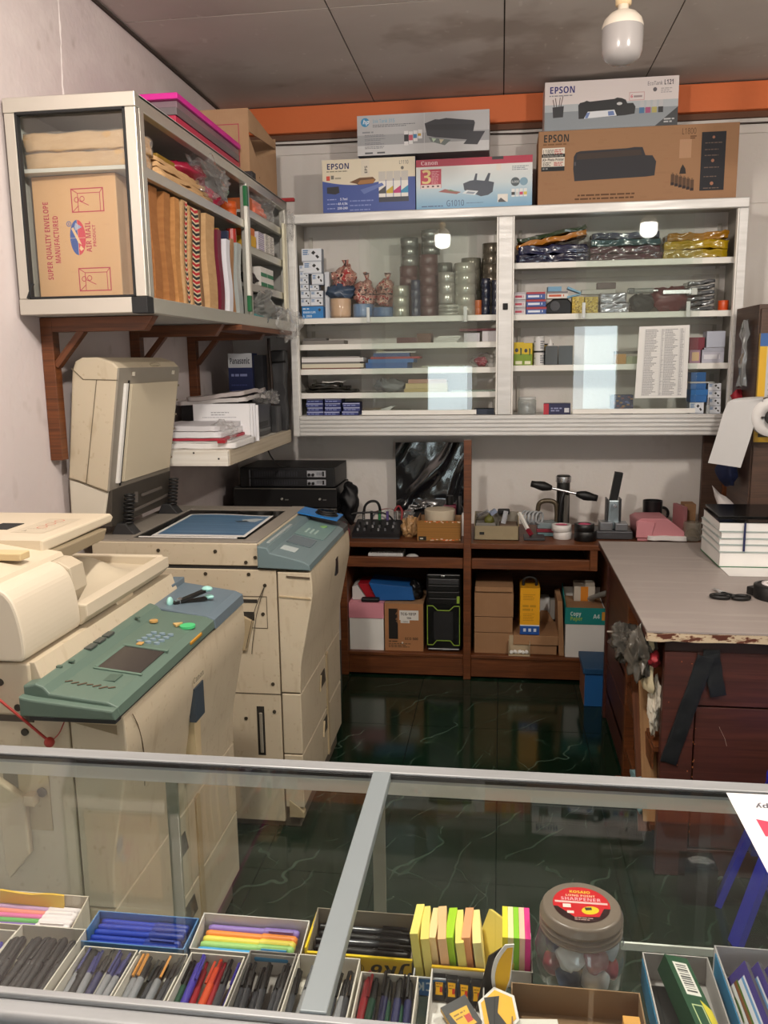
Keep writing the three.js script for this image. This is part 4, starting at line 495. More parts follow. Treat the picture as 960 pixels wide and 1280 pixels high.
  solo('plastic_bag', 'crumpled clear bag bulging out of the upper shelf', 'bag', bag(-1.165, 2.425, -3.42, 0.075, 0.085, 0.17, 8), M.film);
  { const t = thing('tape_roll', 'orange tape rolls pair at the end of the upper shelf', 'tape', [-1.18, 2.327, -3.72]); for (const k of [0, 1]) part(t, 'roll', lathe([[0.02, 0], [0.036, 0], [0.036, 0.03], [0.02, 0.03], [0.02, 0]], -1.18, 2.327 + k * 0.031, -3.72, 22), col('#c2531a', 0.4)); }
  // upright envelopes and folders in the lower part
  const wavy = (x1, y1, z, th, amp, s, w = 0.34) => { const g = new THREE.BoxGeometry(w, y1 - 1.918, th, 10, 14, 1).translate(x1 - w / 2, (y1 + 1.918) / 2, z), p = g.attributes.position; for (let i = 0; i < p.count; i++) { const u = (p.getY(i) - 1.918) / (y1 - 1.918); p.setZ(i, p.getZ(i) + amp * Math.sin(u * 4.2 + s) * (0.4 + 0.6 * u)); p.setX(i, p.getX(i) + 0.004 * Math.sin(u * 6 + s)); } g.computeVertexNormals(); return uvm(g); };
  const E = (n, l, x1, y1, z, th, m, amp = 0.01, s = 0, cat = 'envelope') => solo(n, l, cat, wavy(x1, y1, z, th, amp, s, z > -3.06 ? 0.06 : 0.34), m);
  E('brown_envelope', 'dark brown envelope stack beside the envelope carton', -1.165, 2.29, -2.83 - 0.03, 0.06, mat('#c4a07c', 0.85, 0, { map: rep(tKraft, 4) }), 0.004, 0);
  E('brown_envelope', 'second stack of brown envelopes from the glass end', -1.155, 2.285, -2.945, 0.055, mat('#d2b08c', 0.85, 0, { map: rep(tKraft, 4) }), 0.004, 1); E('brown_envelope', 'third stack of brown envelopes with a curled top', -1.15, 2.28, -3.02, 0.045, mat('#f0d4b0', 0.85, 0, { map: rep(tKraft, 4) }), 0.006, 2);
  const air = canvasTex(32, 512, (c, w, h) => { c.fillStyle = '#d9c3a0'; c.fillRect(0, 0, w, h); for (let k = 0; k < 24; k++) { const y = k * 21.3; poly(c, [[0, y], [16, y + 10], [32, y], [32, y + 13], [16, y + 23], [0, y + 13]], ['#b8202c', '#20282c'][k % 2]); } });
  for (const [l, z, th, s, y1] of [['airmail envelope stack with a thin chevron edge', -3.09, 0.022, 1, 2.285], ['airmail envelope stack with a broad chevron edge', -3.185, 0.075, 2.2, 2.275]]) {
    const t = thing('airmail_envelopes', l, 'envelopes', [-1.3, 1.918, z]); part(t, 'envelopes', wavy(-1.15, y1, z, th + 0.03, 0.016, s), M.kraft);
    const st = sheet(1, 1, 2, 24, (u, v) => { const y = 1.885 + v * (y1 - 1.889); return [-1.145 + 0.004 * Math.sin(v * 6 + s), y, z + 0.016 * Math.sin(v * 4.2 + s) * (0.4 + 0.6 * v) + (0.5 - u) * th]; }); part(t, 'chevron_border', st, pm(air, 0.7));
  }
  E('brown_envelope', 'thin dark envelope behind the broad airmail stack', -1.155, 2.28, -3.27, 0.02, mat('#7b5c40', 0.85), 0.006, 1.5);
  E('kraft_envelope', 'large pale kraft envelope stack facing the aisle', -1.138, 2.275, -3.345, 0.10, mat('#ffffff', 0.75, 0, { map: rep(tKraft, 3) }), 0.006, 0.4);
  E('folder', 'maroon folder standing beside the kraft envelopes', -1.14, 2.235, -3.465, 0.045, mat('#6c1730', 0.4), 0.002, 0, 'folder'); E('folder', 'yellow brown folder between maroon and white ones', -1.16, 2.25, -3.515, 0.02, mat('#a0702a', 0.5), 0.002, 0, 'folder'); E('binder', 'white binder standing on the lower left shelf', -1.135, 2.21, -3.56, 0.05, mat('#dcdde6', 0.5), 0.001, 0, 'binder'); E('folder', 'navy folder right behind the white binder', -1.145, 2.25, -3.60, 0.02, mat('#232a44', 0.4), 0.001, 0, 'folder');
  E('brown_envelope', 'brown envelope leaning behind the navy folder', -1.15, 2.225, -3.65, 0.035, mat('#a47c58', 0.8), 0.004, 2); E('sheet_protectors', 'glossy stack of clear sheet protectors by the white channel', -1.14, 2.215, -3.715, 0.06, mat('#a9b2b2', 0.15, 0.1), 0.005, 1, 'sheet protectors');
  solo('red_marker', 'red topped bottle above the clear sheet protectors', 'bottle', cyl(-1.17, 2.245, -3.715, 0.022, 0.06, 'y', 16), mat('#a22c24', 0.3)); 
  // far bay
  const bk = (n, l, x1, y0, y1, z0, z1, c, d = 0.1, face) => carton(n, l, 'box', [x1 - d, x1, y0, y1, z0, z1], col(c, 0.5), face ? { right: face } : {});
  ['lowest', 'middle', 'topmost'].forEach((n, k) => bk('sticky_pad', n + ' salmon pink note pad in the shiny wrap', -1.135 - k * 0.01, 2.387 + k * 0.022, 2.408 + k * 0.022, -4.18 + k * 0.01, -3.98, '#e87f62', 0.12)); solo('plastic_bag', 'clear wrap around the salmon pink note pads', 'bag', bag(-1.18, 2.43, -4.16, 0.09, 0.06, 0.17, 5, 0.3), M.film); bk('orange_box', 'orange box left of the salmon note pads', -1.14, 2.387, 2.44, -3.955, -3.9, '#b55a1e');
  bk('yellow_carton', 'yellow and orange carton on the second far shelf', -1.135, 2.227, 2.275, -3.98, -3.9, '#d5a420'); bk('yellow_carton', 'orange carton on top of the yellow carton', -1.14, 2.276, 2.31, -3.975, -3.905, '#c9661f');
  const pu = pm(canvasTex(64, 64, (c, w, h) => { c.fillStyle = '#d8d2da'; c.fillRect(0, 0, w, h); for (let k = 0; k < 3; k++) { c.fillStyle = '#5b4a86'; c.fillRect(0, 8 + k * 20, w, 7); } }));
  ['lowest', 'middle', 'topmost'].forEach((n, k) => bk('eraser_box', n + ' purple striped eraser box on the second far shelf', -1.132, 2.227 + k * 0.027, 2.253 + k * 0.027, -4.11, -4.01, '#c9c2cc', 0.08, pu));
  const wl = pm(canvasTex(64, 64, (c, w, h) => { c.fillStyle = '#d9d5ce'; c.fillRect(0, 0, w, h); lines(c, 6, 8, 50, 4, 14, 7, '#84807c'); }));
  for (let k = 0; k < 6; k++) carton('glue_box', ['lowest', 'middle', 'topmost'][k % 3] + ' small white printed box ' + (k > 2 ? 'right beside the eraser boxes' : 'at the far end from the eraser boxes'), 'box', [-1.212, -1.132, 2.227 + (k % 3) * 0.029, 2.255 + (k % 3) * 0.029, -4.29 + (k / 3 | 0) * 0.082, -4.212 + (k / 3 | 0) * 0.082], col('#cfcac4', 0.5), { right: wl }, 0, 0, 'white boxes in the far bay');
  const gr = pm(canvasTex(64, 32, (c, w, h) => { c.fillStyle = '#dcd9d4'; c.fillRect(0, 0, w, h); c.fillStyle = '#2f7a55'; c.fillRect(0, 19, w, 13); }));
  for (let k = 0; k < 4; k++) carton('chalk_box', (k % 2 ? 'upper' : 'lower') + ' white and green chalk box ' + (k > 1 ? 'away from the dark pen bundle' : 'next to the dark pen bundle'), 'box', [-1.22, -1.132, 2.062 + (k % 2) * 0.045, 2.106 + (k % 2) * 0.045, -4.14 - (k / 2 | 0) * 0.115, -4.03 - (k / 2 | 0) * 0.115], col('#cfccc6', 0.5), { right: gr }, 0, 0, 'white and green boxes in the far bay'); solo('pen_bundle', 'dark bundle of pens beside the chalk boxes', 'pens', blob(-1.17, 2.09, -3.95, 0.04, 0.026, 0.05, 0.01, 60, 5), mat('#2f2a2a', 0.35));
  solo('plastic_bag', 'grey clear bags stuffed in the lowest far shelf', 'bag', bag(-1.2, 1.965, -4.15, 0.09, 0.085, 0.27, 3), mat('#9a9c99', 0.2, 0, { transmission: 0.4, thickness: 0 })); solo('teal_packet', 'teal and white packet among the clear bags', 'packet', jig(fine(-1.22, -1.14, 1.885, 1.925, -4.22, -3.95, 8), 0.006, 30, 6), mat('#4a8a8c', 0.3)); 
  solo('plastic_bag', 'clear bag spilling over the cabinet edge before the back wall', 'bag', bag(-1.10, 1.89, -4.40, 0.06, 0.075, 0.17, 7), M.film); solo('plastic_bag', 'clear plastic scrap stuck at the corner of both cabinets', 'bag', bag(-1.115, 2.41, -4.52, 0.035, 0.07, 0.045, 9), M.film);
  // on top of it
  const L = (n, l, x0, x1, y0, y1, z0, z1, c, r = 0.35, cat = 'tray') => solo(n, l, cat, bx(x0, x1, y0, y1, z0, z1, 0.003), mat(c, r));
  L('document_tray', 'red tray with a glossy front under the stacked boards', -1.50, -1.19, 2.531, 2.575, -3.97, -3.13, '#c2303c', 0.25); L('acrylic_board', 'crimson board on the red tray', -1.5, -1.2, 2.576, 2.606, -3.98, -3.2, '#b52c4e', 0.3, 'board'); L('acrylic_board', 'grey board lying between the crimson and pink boards', -1.49, -1.195, 2.607, 2.635, -3.97, -3.2, '#6a6468', 0.25, 'board'); L('acrylic_board', 'dark translucent board under the pink one', -1.5, -1.2, 2.636, 2.662, -3.98, -3.22, '#7f6a74', 0.2, 'board'); L('acrylic_board', 'bright pink board on top of the stack', -1.505, -1.19, 2.663, 2.685, -3.98, -3.2, '#d6289a', 0.3, 'board');
  { const t = thing('open_carton', 'brown open carton with a raised flap on the left cabinet', 'carton', [-1.38, 2.531, -4.27]); const a = -1.52, b = -1.165, z0 = -4.52, z1 = -4.03, y0 = 2.531, y1 = 2.855; part(t, 'wall', bx(a, b, y0, y1, z1 - 0.005, z1), M.board); part(t, 'wall', bx(a, b, y0, y1 - 0.02, z0, z0 + 0.005), M.board); part(t, 'wall', bx(a, a + 0.005, y0, y1, z0 + 0.005, z1 - 0.005), M.board); part(t, 'wall', ex([[z1 - 0.005, y0], [z1 - 0.005, y1 - 0.12], [z1 - 0.12, y1 - 0.19], [z0 + 0.005, y1 - 0.09], [z0 + 0.005, y0]], 'x', b - 0.005, b), M.board); part(t, 'flap', ex([[z1 - 0.005, y1], [z1 - 0.02, y1 - 0.1], [z0 + 0.01, y1 - 0.07], [z0 + 0.01, y1 - 0.04]], 'x', b - 0.004, b + 0.001), M.board); part(t, 'bottom', bx(a, b, y0, y0 + 0.004, z0, z1), M.board); part(t, 'red_print', [bx(-1.44, -1.21, 2.785, 2.789, z1, z1 + 0.0006), bx(-1.214, -1.21, 2.6, 2.785, z1, z1 + 0.0006), bx(-1.44, -1.21, 2.675, 2.679, z1, z1 + 0.0006), bx(-1.25, -1.236, 2.705, 2.72, z1, z1 + 0.0006)], col('#b0485a', 0.8)); }
  solo('crumpled_paper', 'brown crumpled paper inside the open carton', 'paper', blob(-1.25, 2.62, -4.25, 0.07, 0.08, 0.12, 0.03, 20, 3), col('#7a5a44', 0.9)); L('black_box', 'small black box on the cabinet edge beside the open carton', -1.175, -1.135, 2.531, 2.565, -4.02, -3.96, '#17171a', 0.5, 'box'); L('red_stick', 'red stick poking out over the corner of both cabinets', -1.2, -1.08, 2.5305, 2.548, -4.555, -4.53, '#a01f26', 0.4, 'stick');
  // wooden brackets
  [[-2.80, 1.37, 'wooden wall bracket under the glass end of the cabinet'], [-3.52, 1.45, 'wooden wall bracket in the middle under the cabinet'], [-4.20, 1.36, 'dark wooden wall bracket beside the white plank shelf']].forEach(([z, yb, l]) => { const t = thing('shelf_bracket', l, 'bracket', [X0, yb, z]); part(t, 'post', bx(X0 + 0.001, X0 + 0.045, yb, 1.864, z - 0.045, z, 0.002), M.wood); part(t, 'arm', ex([[X0 + 0.045, 1.864], [X0 + 0.045, 1.815], [-1.2, 1.815], [-1.165, 1.864]], 'z', z - 0.045, z, 0.002), M.wood); part(t, 'brace', bar([X0 + 0.045, 1.70, z - 0.02], [-1.43, 1.82, z - 0.02], 0.03, 0.022), M.wood); });
  solo('bearer_plank', 'brown plank running under the left cabinet', 'plank', bx(-1.27, -1.11, 1.842, 1.865, -4.52, -3.62, 0.002), M.wood);
}

// ---------------------------------------------------------------- photocopiers
const screwG = (x, y, z, r = 0.006) => cyl(x, y, z, r, 0.004, 'z', 12);
const BE = M.beige, BE2 = mat('#ece4d4', 0.5, 0, { map: rep(tBeige, 2) });
const TEAL = mat('#5d7267', 0.42), TEALD = mat('#4c6157', 0.42), BLUEG = mat('#64747f', 0.4);
const doorProfile = (x, y0) => [[x, 0.98], [x + 0.004, 0.93], [x + 0.002, 0.885], [x - 0.006, 0.84], [x - 0.028, 0.73], [x - 0.045, 0.64], [x - 0.05, 0.56], [x - 0.05, 0.53], [x - 0.05, y0]];
function copierBody(t, xf, zn, zf, xb) {
  // carcass, front cover with a swelling upper part, lower drawers
  part(t, 'side_cover', bx(xb, xf - 0.125, 0.03, 0.985, zf + 0.004, zn, 0.003), BE);
  const up = smooth(doorProfile(xf, 0.535).filter(([, y]) => y >= 0.56), 26).concat([[xf - 0.05, 0.535]]), pts = [[xf - 0.12, 0.98], ...up, [xf - 0.12, 0.535]];
  part(t, 'front_cover', ex(pts.reverse(), 'z', zf, zn + 0.004, 0.004), BE);
  const zm = zn - (zn - zf) * 0.58;
  part(t, 'drawer', bx(xf - 0.12, xf - 0.05, 0.30, 0.53, zf, zn + 0.002, 0.004), BE); part(t, 'drawer', bx(xf - 0.12, xf - 0.05, 0.09, 0.296, zf, zn + 0.002, 0.004), BE);
  part(t, 'drawer_divider', bx(xf - 0.052, xf - 0.044, 0.09, 0.53, zm - 0.03, zm, 0.002), BE2);
  part(t, 'base', bx(xb + 0.02, xf - 0.07, 0.001, 0.09, zf + 0.02, zn - 0.02, 0.004), mat('#6b6256', 0.6));
  for (const [y, z] of [[0.45, zn - 0.30], [0.24, zn - 0.34]]) { const g = part(t, 'drawer_grip', ex([[z, y - 0.03], [z - 0.12, y - 0.03], [z - 0.10, y + 0.03], [z - 0.02, y + 0.03]], 'x', xf - 0.0505, xf - 0.0485), mat('#4a443a', 0.6)); part(t, 'grip_lip', bar([xf - 0.046, y - 0.03, z], [xf - 0.046, y + 0.03, z - 0.02], 0.006), BE2, g); }
}
{ // near copier, closed document feeder
  const xf = -0.77, zn = -1.57, zf = -2.40, xb = -1.50;
  const t = thing('photocopier', 'beige photocopier with document feeder and green control panel', 'photocopier', [-1.13, 0, -1.98]);
  copierBody(t, xf, zn, zf, xb);
  part(t, 'scanner_housing', bx(xb, -0.972, 0.972, 1.088, zf + 0.07, zn + 0.002, 0.006), BE);
  part(t, 'ledge', ex([[-0.975, 1.02], [-0.975, 1.089], [-0.962, 1.089], [-0.945, 1.04], [-0.945, 1.02]], 'z', -2.33, zn - 0.004, 0.002), BE);
  // sloping control panel: profile in x, y
  const prof = (dy) => [[-0.972, 1.000 + dy], [-0.972, 1.050 + dy], [-0.945, 1.056 + dy], [-0.928, 1.05 + dy], [-0.915, 1.036 + dy], [-0.79, 1.022 + dy], [-0.768, 1.012 + dy], [-0.766, 0.992 + dy], [-0.78, 0.984 + dy]].reverse();
  const panel = part(t, 'control_panel', ex(prof(0), 'z', -2.135, zn + 0.03, 0.004), TEAL);
  part(t, 'near_cap', [ex([[-0.972, 0.992], [-0.972, 1.034], [-0.95, 1.03], [-0.768, 1.012], [-0.766, 0.992]].reverse(), 'z', zn + 0.028, zn + 0.05, 0.004)], TEAL, panel);
  part(t, 'panel_tray', bx(-0.965, -0.775, 0.975, 0.99, -2.385, zn + 0.03, 0.002), M.dark, panel);
  part(t, 'side_table', ex([[-0.972, 0.985], [-0.972, 1.048], [-0.79, 1.022], [-0.768, 1.012], [-0.766, 0.985]].reverse(), 'z', zf, -2.139, 0.004), BLUEG);
  part(t, 'rear_stop', bx(-0.985, -0.95, 1.04, 1.062, -2.40, -2.30, 0.003), BLUEG);
  const py = (x) => 1.036 + (x + 0.915) / (-0.79 + 0.915) * (1.022 - 1.036) + 0.0008;      // panel surface
  const flat = (x0, x1, z0, z1, h = 0.002) => ex([[x0, py(x0)], [x1, py(x1)], [x1, py(x1) + h], [x0, py(x0) + h]], 'z', z0, z1);
  part(t, 'touch_screen', flat(-0.888, -0.79, -1.842, -1.70), mat('#3f3a38', 0.18), panel);
  part(t, 'screen_bezel', [flat(-0.895, -0.783, -1.852, -1.842, 0.004), flat(-0.895, -0.783, -1.70, -1.692, 0.002), flat(-0.895, -0.888, -1.85, -1.7, 0.003)], mat('#627a6e', 0.4), panel);
  for (let i = 0; i < 4; i++) for (let j = 0; j < 3; j++) part(t, 'number_key', new THREE.CylinderGeometry(0.006, 0.0065, 0.005, 14).scale(1.25, 1, 1).translate(-0.872 + j * 0.022 + i * 0.003, py(-0.86) + 0.002 - j * 0.0022, -1.888 - i * 0.022), mat('#7e93a0', 0.35), panel);
  part(t, 'start_button', cyl(-0.803, py(-0.803) + 0.003, -2.03, 0.02, 0.006, 'y', 28).scale(1, 1, 1), mat('#4cc27c', 0.35), panel);
  part(t, 'stop_button', ex([[-0.845, -2.035], [-0.822, -2.045], [-0.828, -2.015]], 'y', py(-0.84), py(-0.84) + 0.005), mat('#cbab72', 0.4), panel);
  part(t, 'yellow_button', [cyl(-0.895, py(-0.895) + 0.004, -2.03, 0.011, 0.005, 'y', 18), bx(-0.87, -0.855, py(-0.86), py(-0.86) + 0.005, -1.878, -1.86, 0.003)], mat('#bf9658', 0.4), panel);
  part(t, 'message_lamp', bx(-0.771, -0.764, 1.004, 1.012, -2.03, -1.95, 0.002), mat('#c08a2e', 0.4), panel);
  part(t, 'mode_key', [0, 1, 2].map((k) => bx(-0.948, -0.93, 1.053, 1.059, -1.79 - k * 0.045, -1.755 - k * 0.045, 0.002)), mat('#4b504c', 0.5), panel);
  for (const [x, z] of [[-0.945, -1.64], [-0.935, -1.675], [-0.925, -2.0]]) part(t, 'dial', cyl(x, 1.057, z, 0.007, 0.003, 'y', 14), TEALD, panel);
  part(t, 'pocket', [bx(-0.85, -0.82, 1.0245, 1.0285, -1.68, -1.64)], TEALD, panel);
  part(t, 'scuff_marks', [0, 1, 2, 3, 4, 5, 6].map((k) => bar([-0.915 + k * 0.016, py(-0.915 + k * 0.016) + 0.0006, -1.605 + 0.004 * (k % 3)], [-0.903 + k * 0.016, py(-0.903 + k * 0.016) + 0.0006, -1.615 + 0.003 * (k % 2)], 0.005, 0.0006)), mat('#5c4b3a', 0.8), panel);
  // grip recess, screws, seams on the end cover
  part(t, 'end_grip', ex([[-0.878, 0.962], [-0.786, 0.962], [-0.786, 0.940]], 'z', zn + 0.0035, zn + 0.0048), mat('#8a7a60', 0.7));
  part(t, 'end_grip_lip', bar([-0.90, 0.968, zn + 0.004], [-0.786, 0.965, zn + 0.004], 0.006), BE2);
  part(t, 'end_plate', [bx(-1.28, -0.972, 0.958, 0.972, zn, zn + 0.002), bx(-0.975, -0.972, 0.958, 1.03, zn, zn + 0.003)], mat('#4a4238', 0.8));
  for (const [x, y] of [[-1.005, 0.99], [-0.995, 0.935], [-1.04, 1.045]]) part(t, 'screw', screwG(x, y, zn + 0.002, 0.008), mat('#4a463f', 0.4, 0.6));
  { // side handles seen below the counter glass
    part(t, 'latch_plate', bx(-1.02, -0.95, 0.71, 0.86, zn, zn + 0.003), BE2); part(t, 'latch_hook', [ex([[-1.06, 0.83], [-1.0, 0.79], [-1.0, 0.66], [-1.05, 0.60], [-1.06, 0.62]].reverse(), 'z', zn, zn + 0.02, 0.004)], mat('#bdae93', 0.5)); part(t, 'latch_shade_patch', bx(-1.055, -1.0, 0.80, 0.85, zn, zn + 0.0015), mat('#6d675c', 0.7)); part(t, 'screw', screwG(-0.967, 0.8, zn + 0.004, 0.011), mat('#6a655c', 0.4, 0.6)); part(t, 'latch_tab', bx(-1.0, -0.975, 0.775, 0.80, zn, zn + 0.025, 0.003), BE2);  // flat darker patch paints the shadow in the gap beside the latch
  }
  // badge on the front
  const bx0 = xf + 0.0045;
  part(t, 'label_plate', ex([[-2.02, 0.795], [-1.955, 0.795], [-1.955, 0.885], [-2.02, 0.885]], 'x', xf - 0.012, xf + 0.0055), mat('#3d4852', 0.35)); part(t, 'label_strip', ex([[-2.005, 0.64], [-1.975, 0.64], [-1.965, 0.795], [-2.01, 0.795]], 'x', xf - 0.05, xf - 0.005), mat('#c9b691', 0.5));
  { const g = new THREE.PlaneGeometry(0.085, 0.024).rotateY(Math.PI / 2).translate(bx0 + 0.0006, 0.905, -1.99); const tx = canvasTex(256, 72, (c, w, h) => { c.fillStyle = '#c4b89d'; c.fillRect(0, 0, w, h); txt(c, 'Canon', 10, 54, 62, '#5c564e', { st: 'bold', f: 'serif', w: 232 }); }); part(t, 'brand_mark', g, pm(tx, 0.5)); }
  part(t, 'crack_line', tube([[bx0, 0.972, -1.60], [bx0, 0.93, -1.625], [bx0 - 0.004, 0.86, -1.65], [bx0 - 0.026, 0.76, -1.69]], 0.0012, 12, 4), mat('#6d5e48', 0.8));
  // document feeder
  const fp = [[-1.50, 1.094], ...smooth([[-0.985, 1.094], [-0.974, 1.105], [-0.974, 1.15], [-0.983, 1.2], [-0.998, 1.233], [-1.03, 1.252], [-1.13, 1.268], [-1.25, 1.28]], 30), [-1.50, 1.288]];
  const fd = part(t, 'document_feeder', ex(fp, 'z', -1.80, zn + 0.012, 0.006), mat('#cfc4b0', 0.42));
  part(t, 'feeder_cover', ex([[-1.50, 1.287], [-1.25, 1.281], [-1.035, 1.252], [-1.04, 1.262], [-1.25, 1.294], [-1.50, 1.30]], 'z', -1.86, zn + 0.008, 0.004), mat('#cdc1aa', 0.42), fd);
  part(t, 'cover_grip', bx(-1.19, -1.05, 1.275, 1.292, -1.74, -1.70, 0.003), mat('#cbb58a', 0.5), fd);
  part(t, 'feeder_block', ex([[-1.40, 1.10], [-1.01, 1.14], [-0.985, 1.18], [-0.992, 1.235], [-1.02, 1.25], [-1.40, 1.275]], 'z', -1.87, -1.80, 0.006), mat('#bcb09a', 0.45), fd);
  // delivery tray as a shaped surface with a rim
  const ty = (x, z) => { const m = Math.exp(-(((x + 1.13) / 0.09) ** 2 + ((z + 2.13) / 0.07) ** 2)); return 1.125 + 0.055 * m + 0.012 * Math.max(0, (-x - 1.05) / 0.3); };
  const top = sheet(1, 1, 26, 26, (u, v) => { const x = -1.42 + u * 0.435, z = -2.29 + (1 - v) * 0.42; return [x, ty(x, z), z]; });
  part(t, 'delivery_tray', [top, bx(-1.42, -0.985, 1.098, 1.112, -2.29, -1.86)], mat('#c8bca5', 0.45), fd);
  part(t, 'tray_rim', [ex([[-0.992, 1.098], [-0.975, 1.098], [-0.955, 1.12], [-0.956, 1.148], [-0.985, 1.15], [-0.995, 1.13]], 'z', -2.30, -1.80, 0.004), bx(-1.42, -0.975, 1.10, 1.152, -2.31, -2.29, 0.006)], mat('#cdc1ab', 0.45), fd);
  part(t, 'tray_foot', bx(-1.05, -0.978, 1.085, 1.10, -2.10, -2.0, 0.003), mat('#cfc1a6', 0.5), fd);
  // feed tray above
  part(t, 'feed_tray', ex([[-1.835, 1.262], [-2.20, 1.268], [-2.215, 1.28], [-2.20, 1.292], [-1.835, 1.292]].reverse(), 'x', -1.50, -1.075, 0.005), mat('#cfc3ac', 0.45), fd); part(t, 'tray_hinge', ex([[-1.86, 1.23], [-2.12, 1.235], [-2.14, 1.262], [-1.86, 1.262]].reverse(), 'x', -1.50, -1.06, 0.004), mat('#8d8068', 0.5), fd);
  part(t, 'black_mark', bx(-1.30, -1.24, 1.2915, 1.2935, -2.04, -1.96), M.rubber, fd);
  { const tx = canvasTex(96, 160, (c, w, h) => { c.fillStyle = '#c3b8a2'; c.fillRect(0, 0, w, h); c.strokeStyle = '#b96a58'; c.lineWidth = 3; for (const y of [26, 64, 100]) { c.beginPath(); c.arc(48, y, 12, 0, 7); c.stroke(); lines(c, 18, y + 16, 60, 1, 6, 3, '#9a8b74'); } txt(c, 'A', 20, 146, 20, '#5c5446'); }); const g = new THREE.PlaneGeometry(0.09, 0.19).rotateX(-Math.PI / 2).translate(-1.165, 1.2925, -2.02); part(t, 'paper_guide_label', g, pm(tx, 0.5), fd); }
}
solo('key_cord', 'red cord with a red bead hanging on the near copier', 'cord', [tube([[-1.10, 1.06, -1.552], [-1.03, 1.01, -1.55], [-0.935, 0.93, -1.55]], 0.003, 14, 6), new THREE.SphereGeometry(0.011, 14, 10).translate(-0.93, 0.924, -1.55), tube([[-0.93, 0.922, -1.551], [-0.912, 0.94, -1.558], [-0.9, 0.965, -1.562]], 0.0012, 8, 4)], mat('#a8342c', 0.45));
{
  const y = 1.03, t = thing('staple_remover', 'black staple remover with mint green grips on the near copier', 'staple remover', [-0.865, y - 0.002, -2.23]); const m = mat('#9fd6cf', 0.35);
  part(t, 'jaw', [bar([-0.905, y + 0.008, -2.19], [-0.835, y + 0.03, -2.255], 0.018, 0.008), bar([-0.90, y + 0.004, -2.205], [-0.835, y + 0.006, -2.262], 0.018, 0.008)], M.black); part(t, 'spring', cyl(-0.893, y + 0.012, -2.205, 0.009, 0.02, 'z', 14), M.steel);
  part(t, 'grip', new THREE.SphereGeometry(0.014, 16, 12).scale(0.6, 1.15, 1).translate(-0.912, y + 0.014, -2.185), m); part(t, 'grip', new THREE.SphereGeometry(0.016, 16, 12).scale(1, 0.5, 0.8).translate(-0.83, y + 0.034, -2.262), m); part(t, 'grip', new THREE.SphereGeometry(0.014, 16, 12).scale(1, 0.5, 0.8).translate(-0.828, y + 0.008, -2.27), m);
}
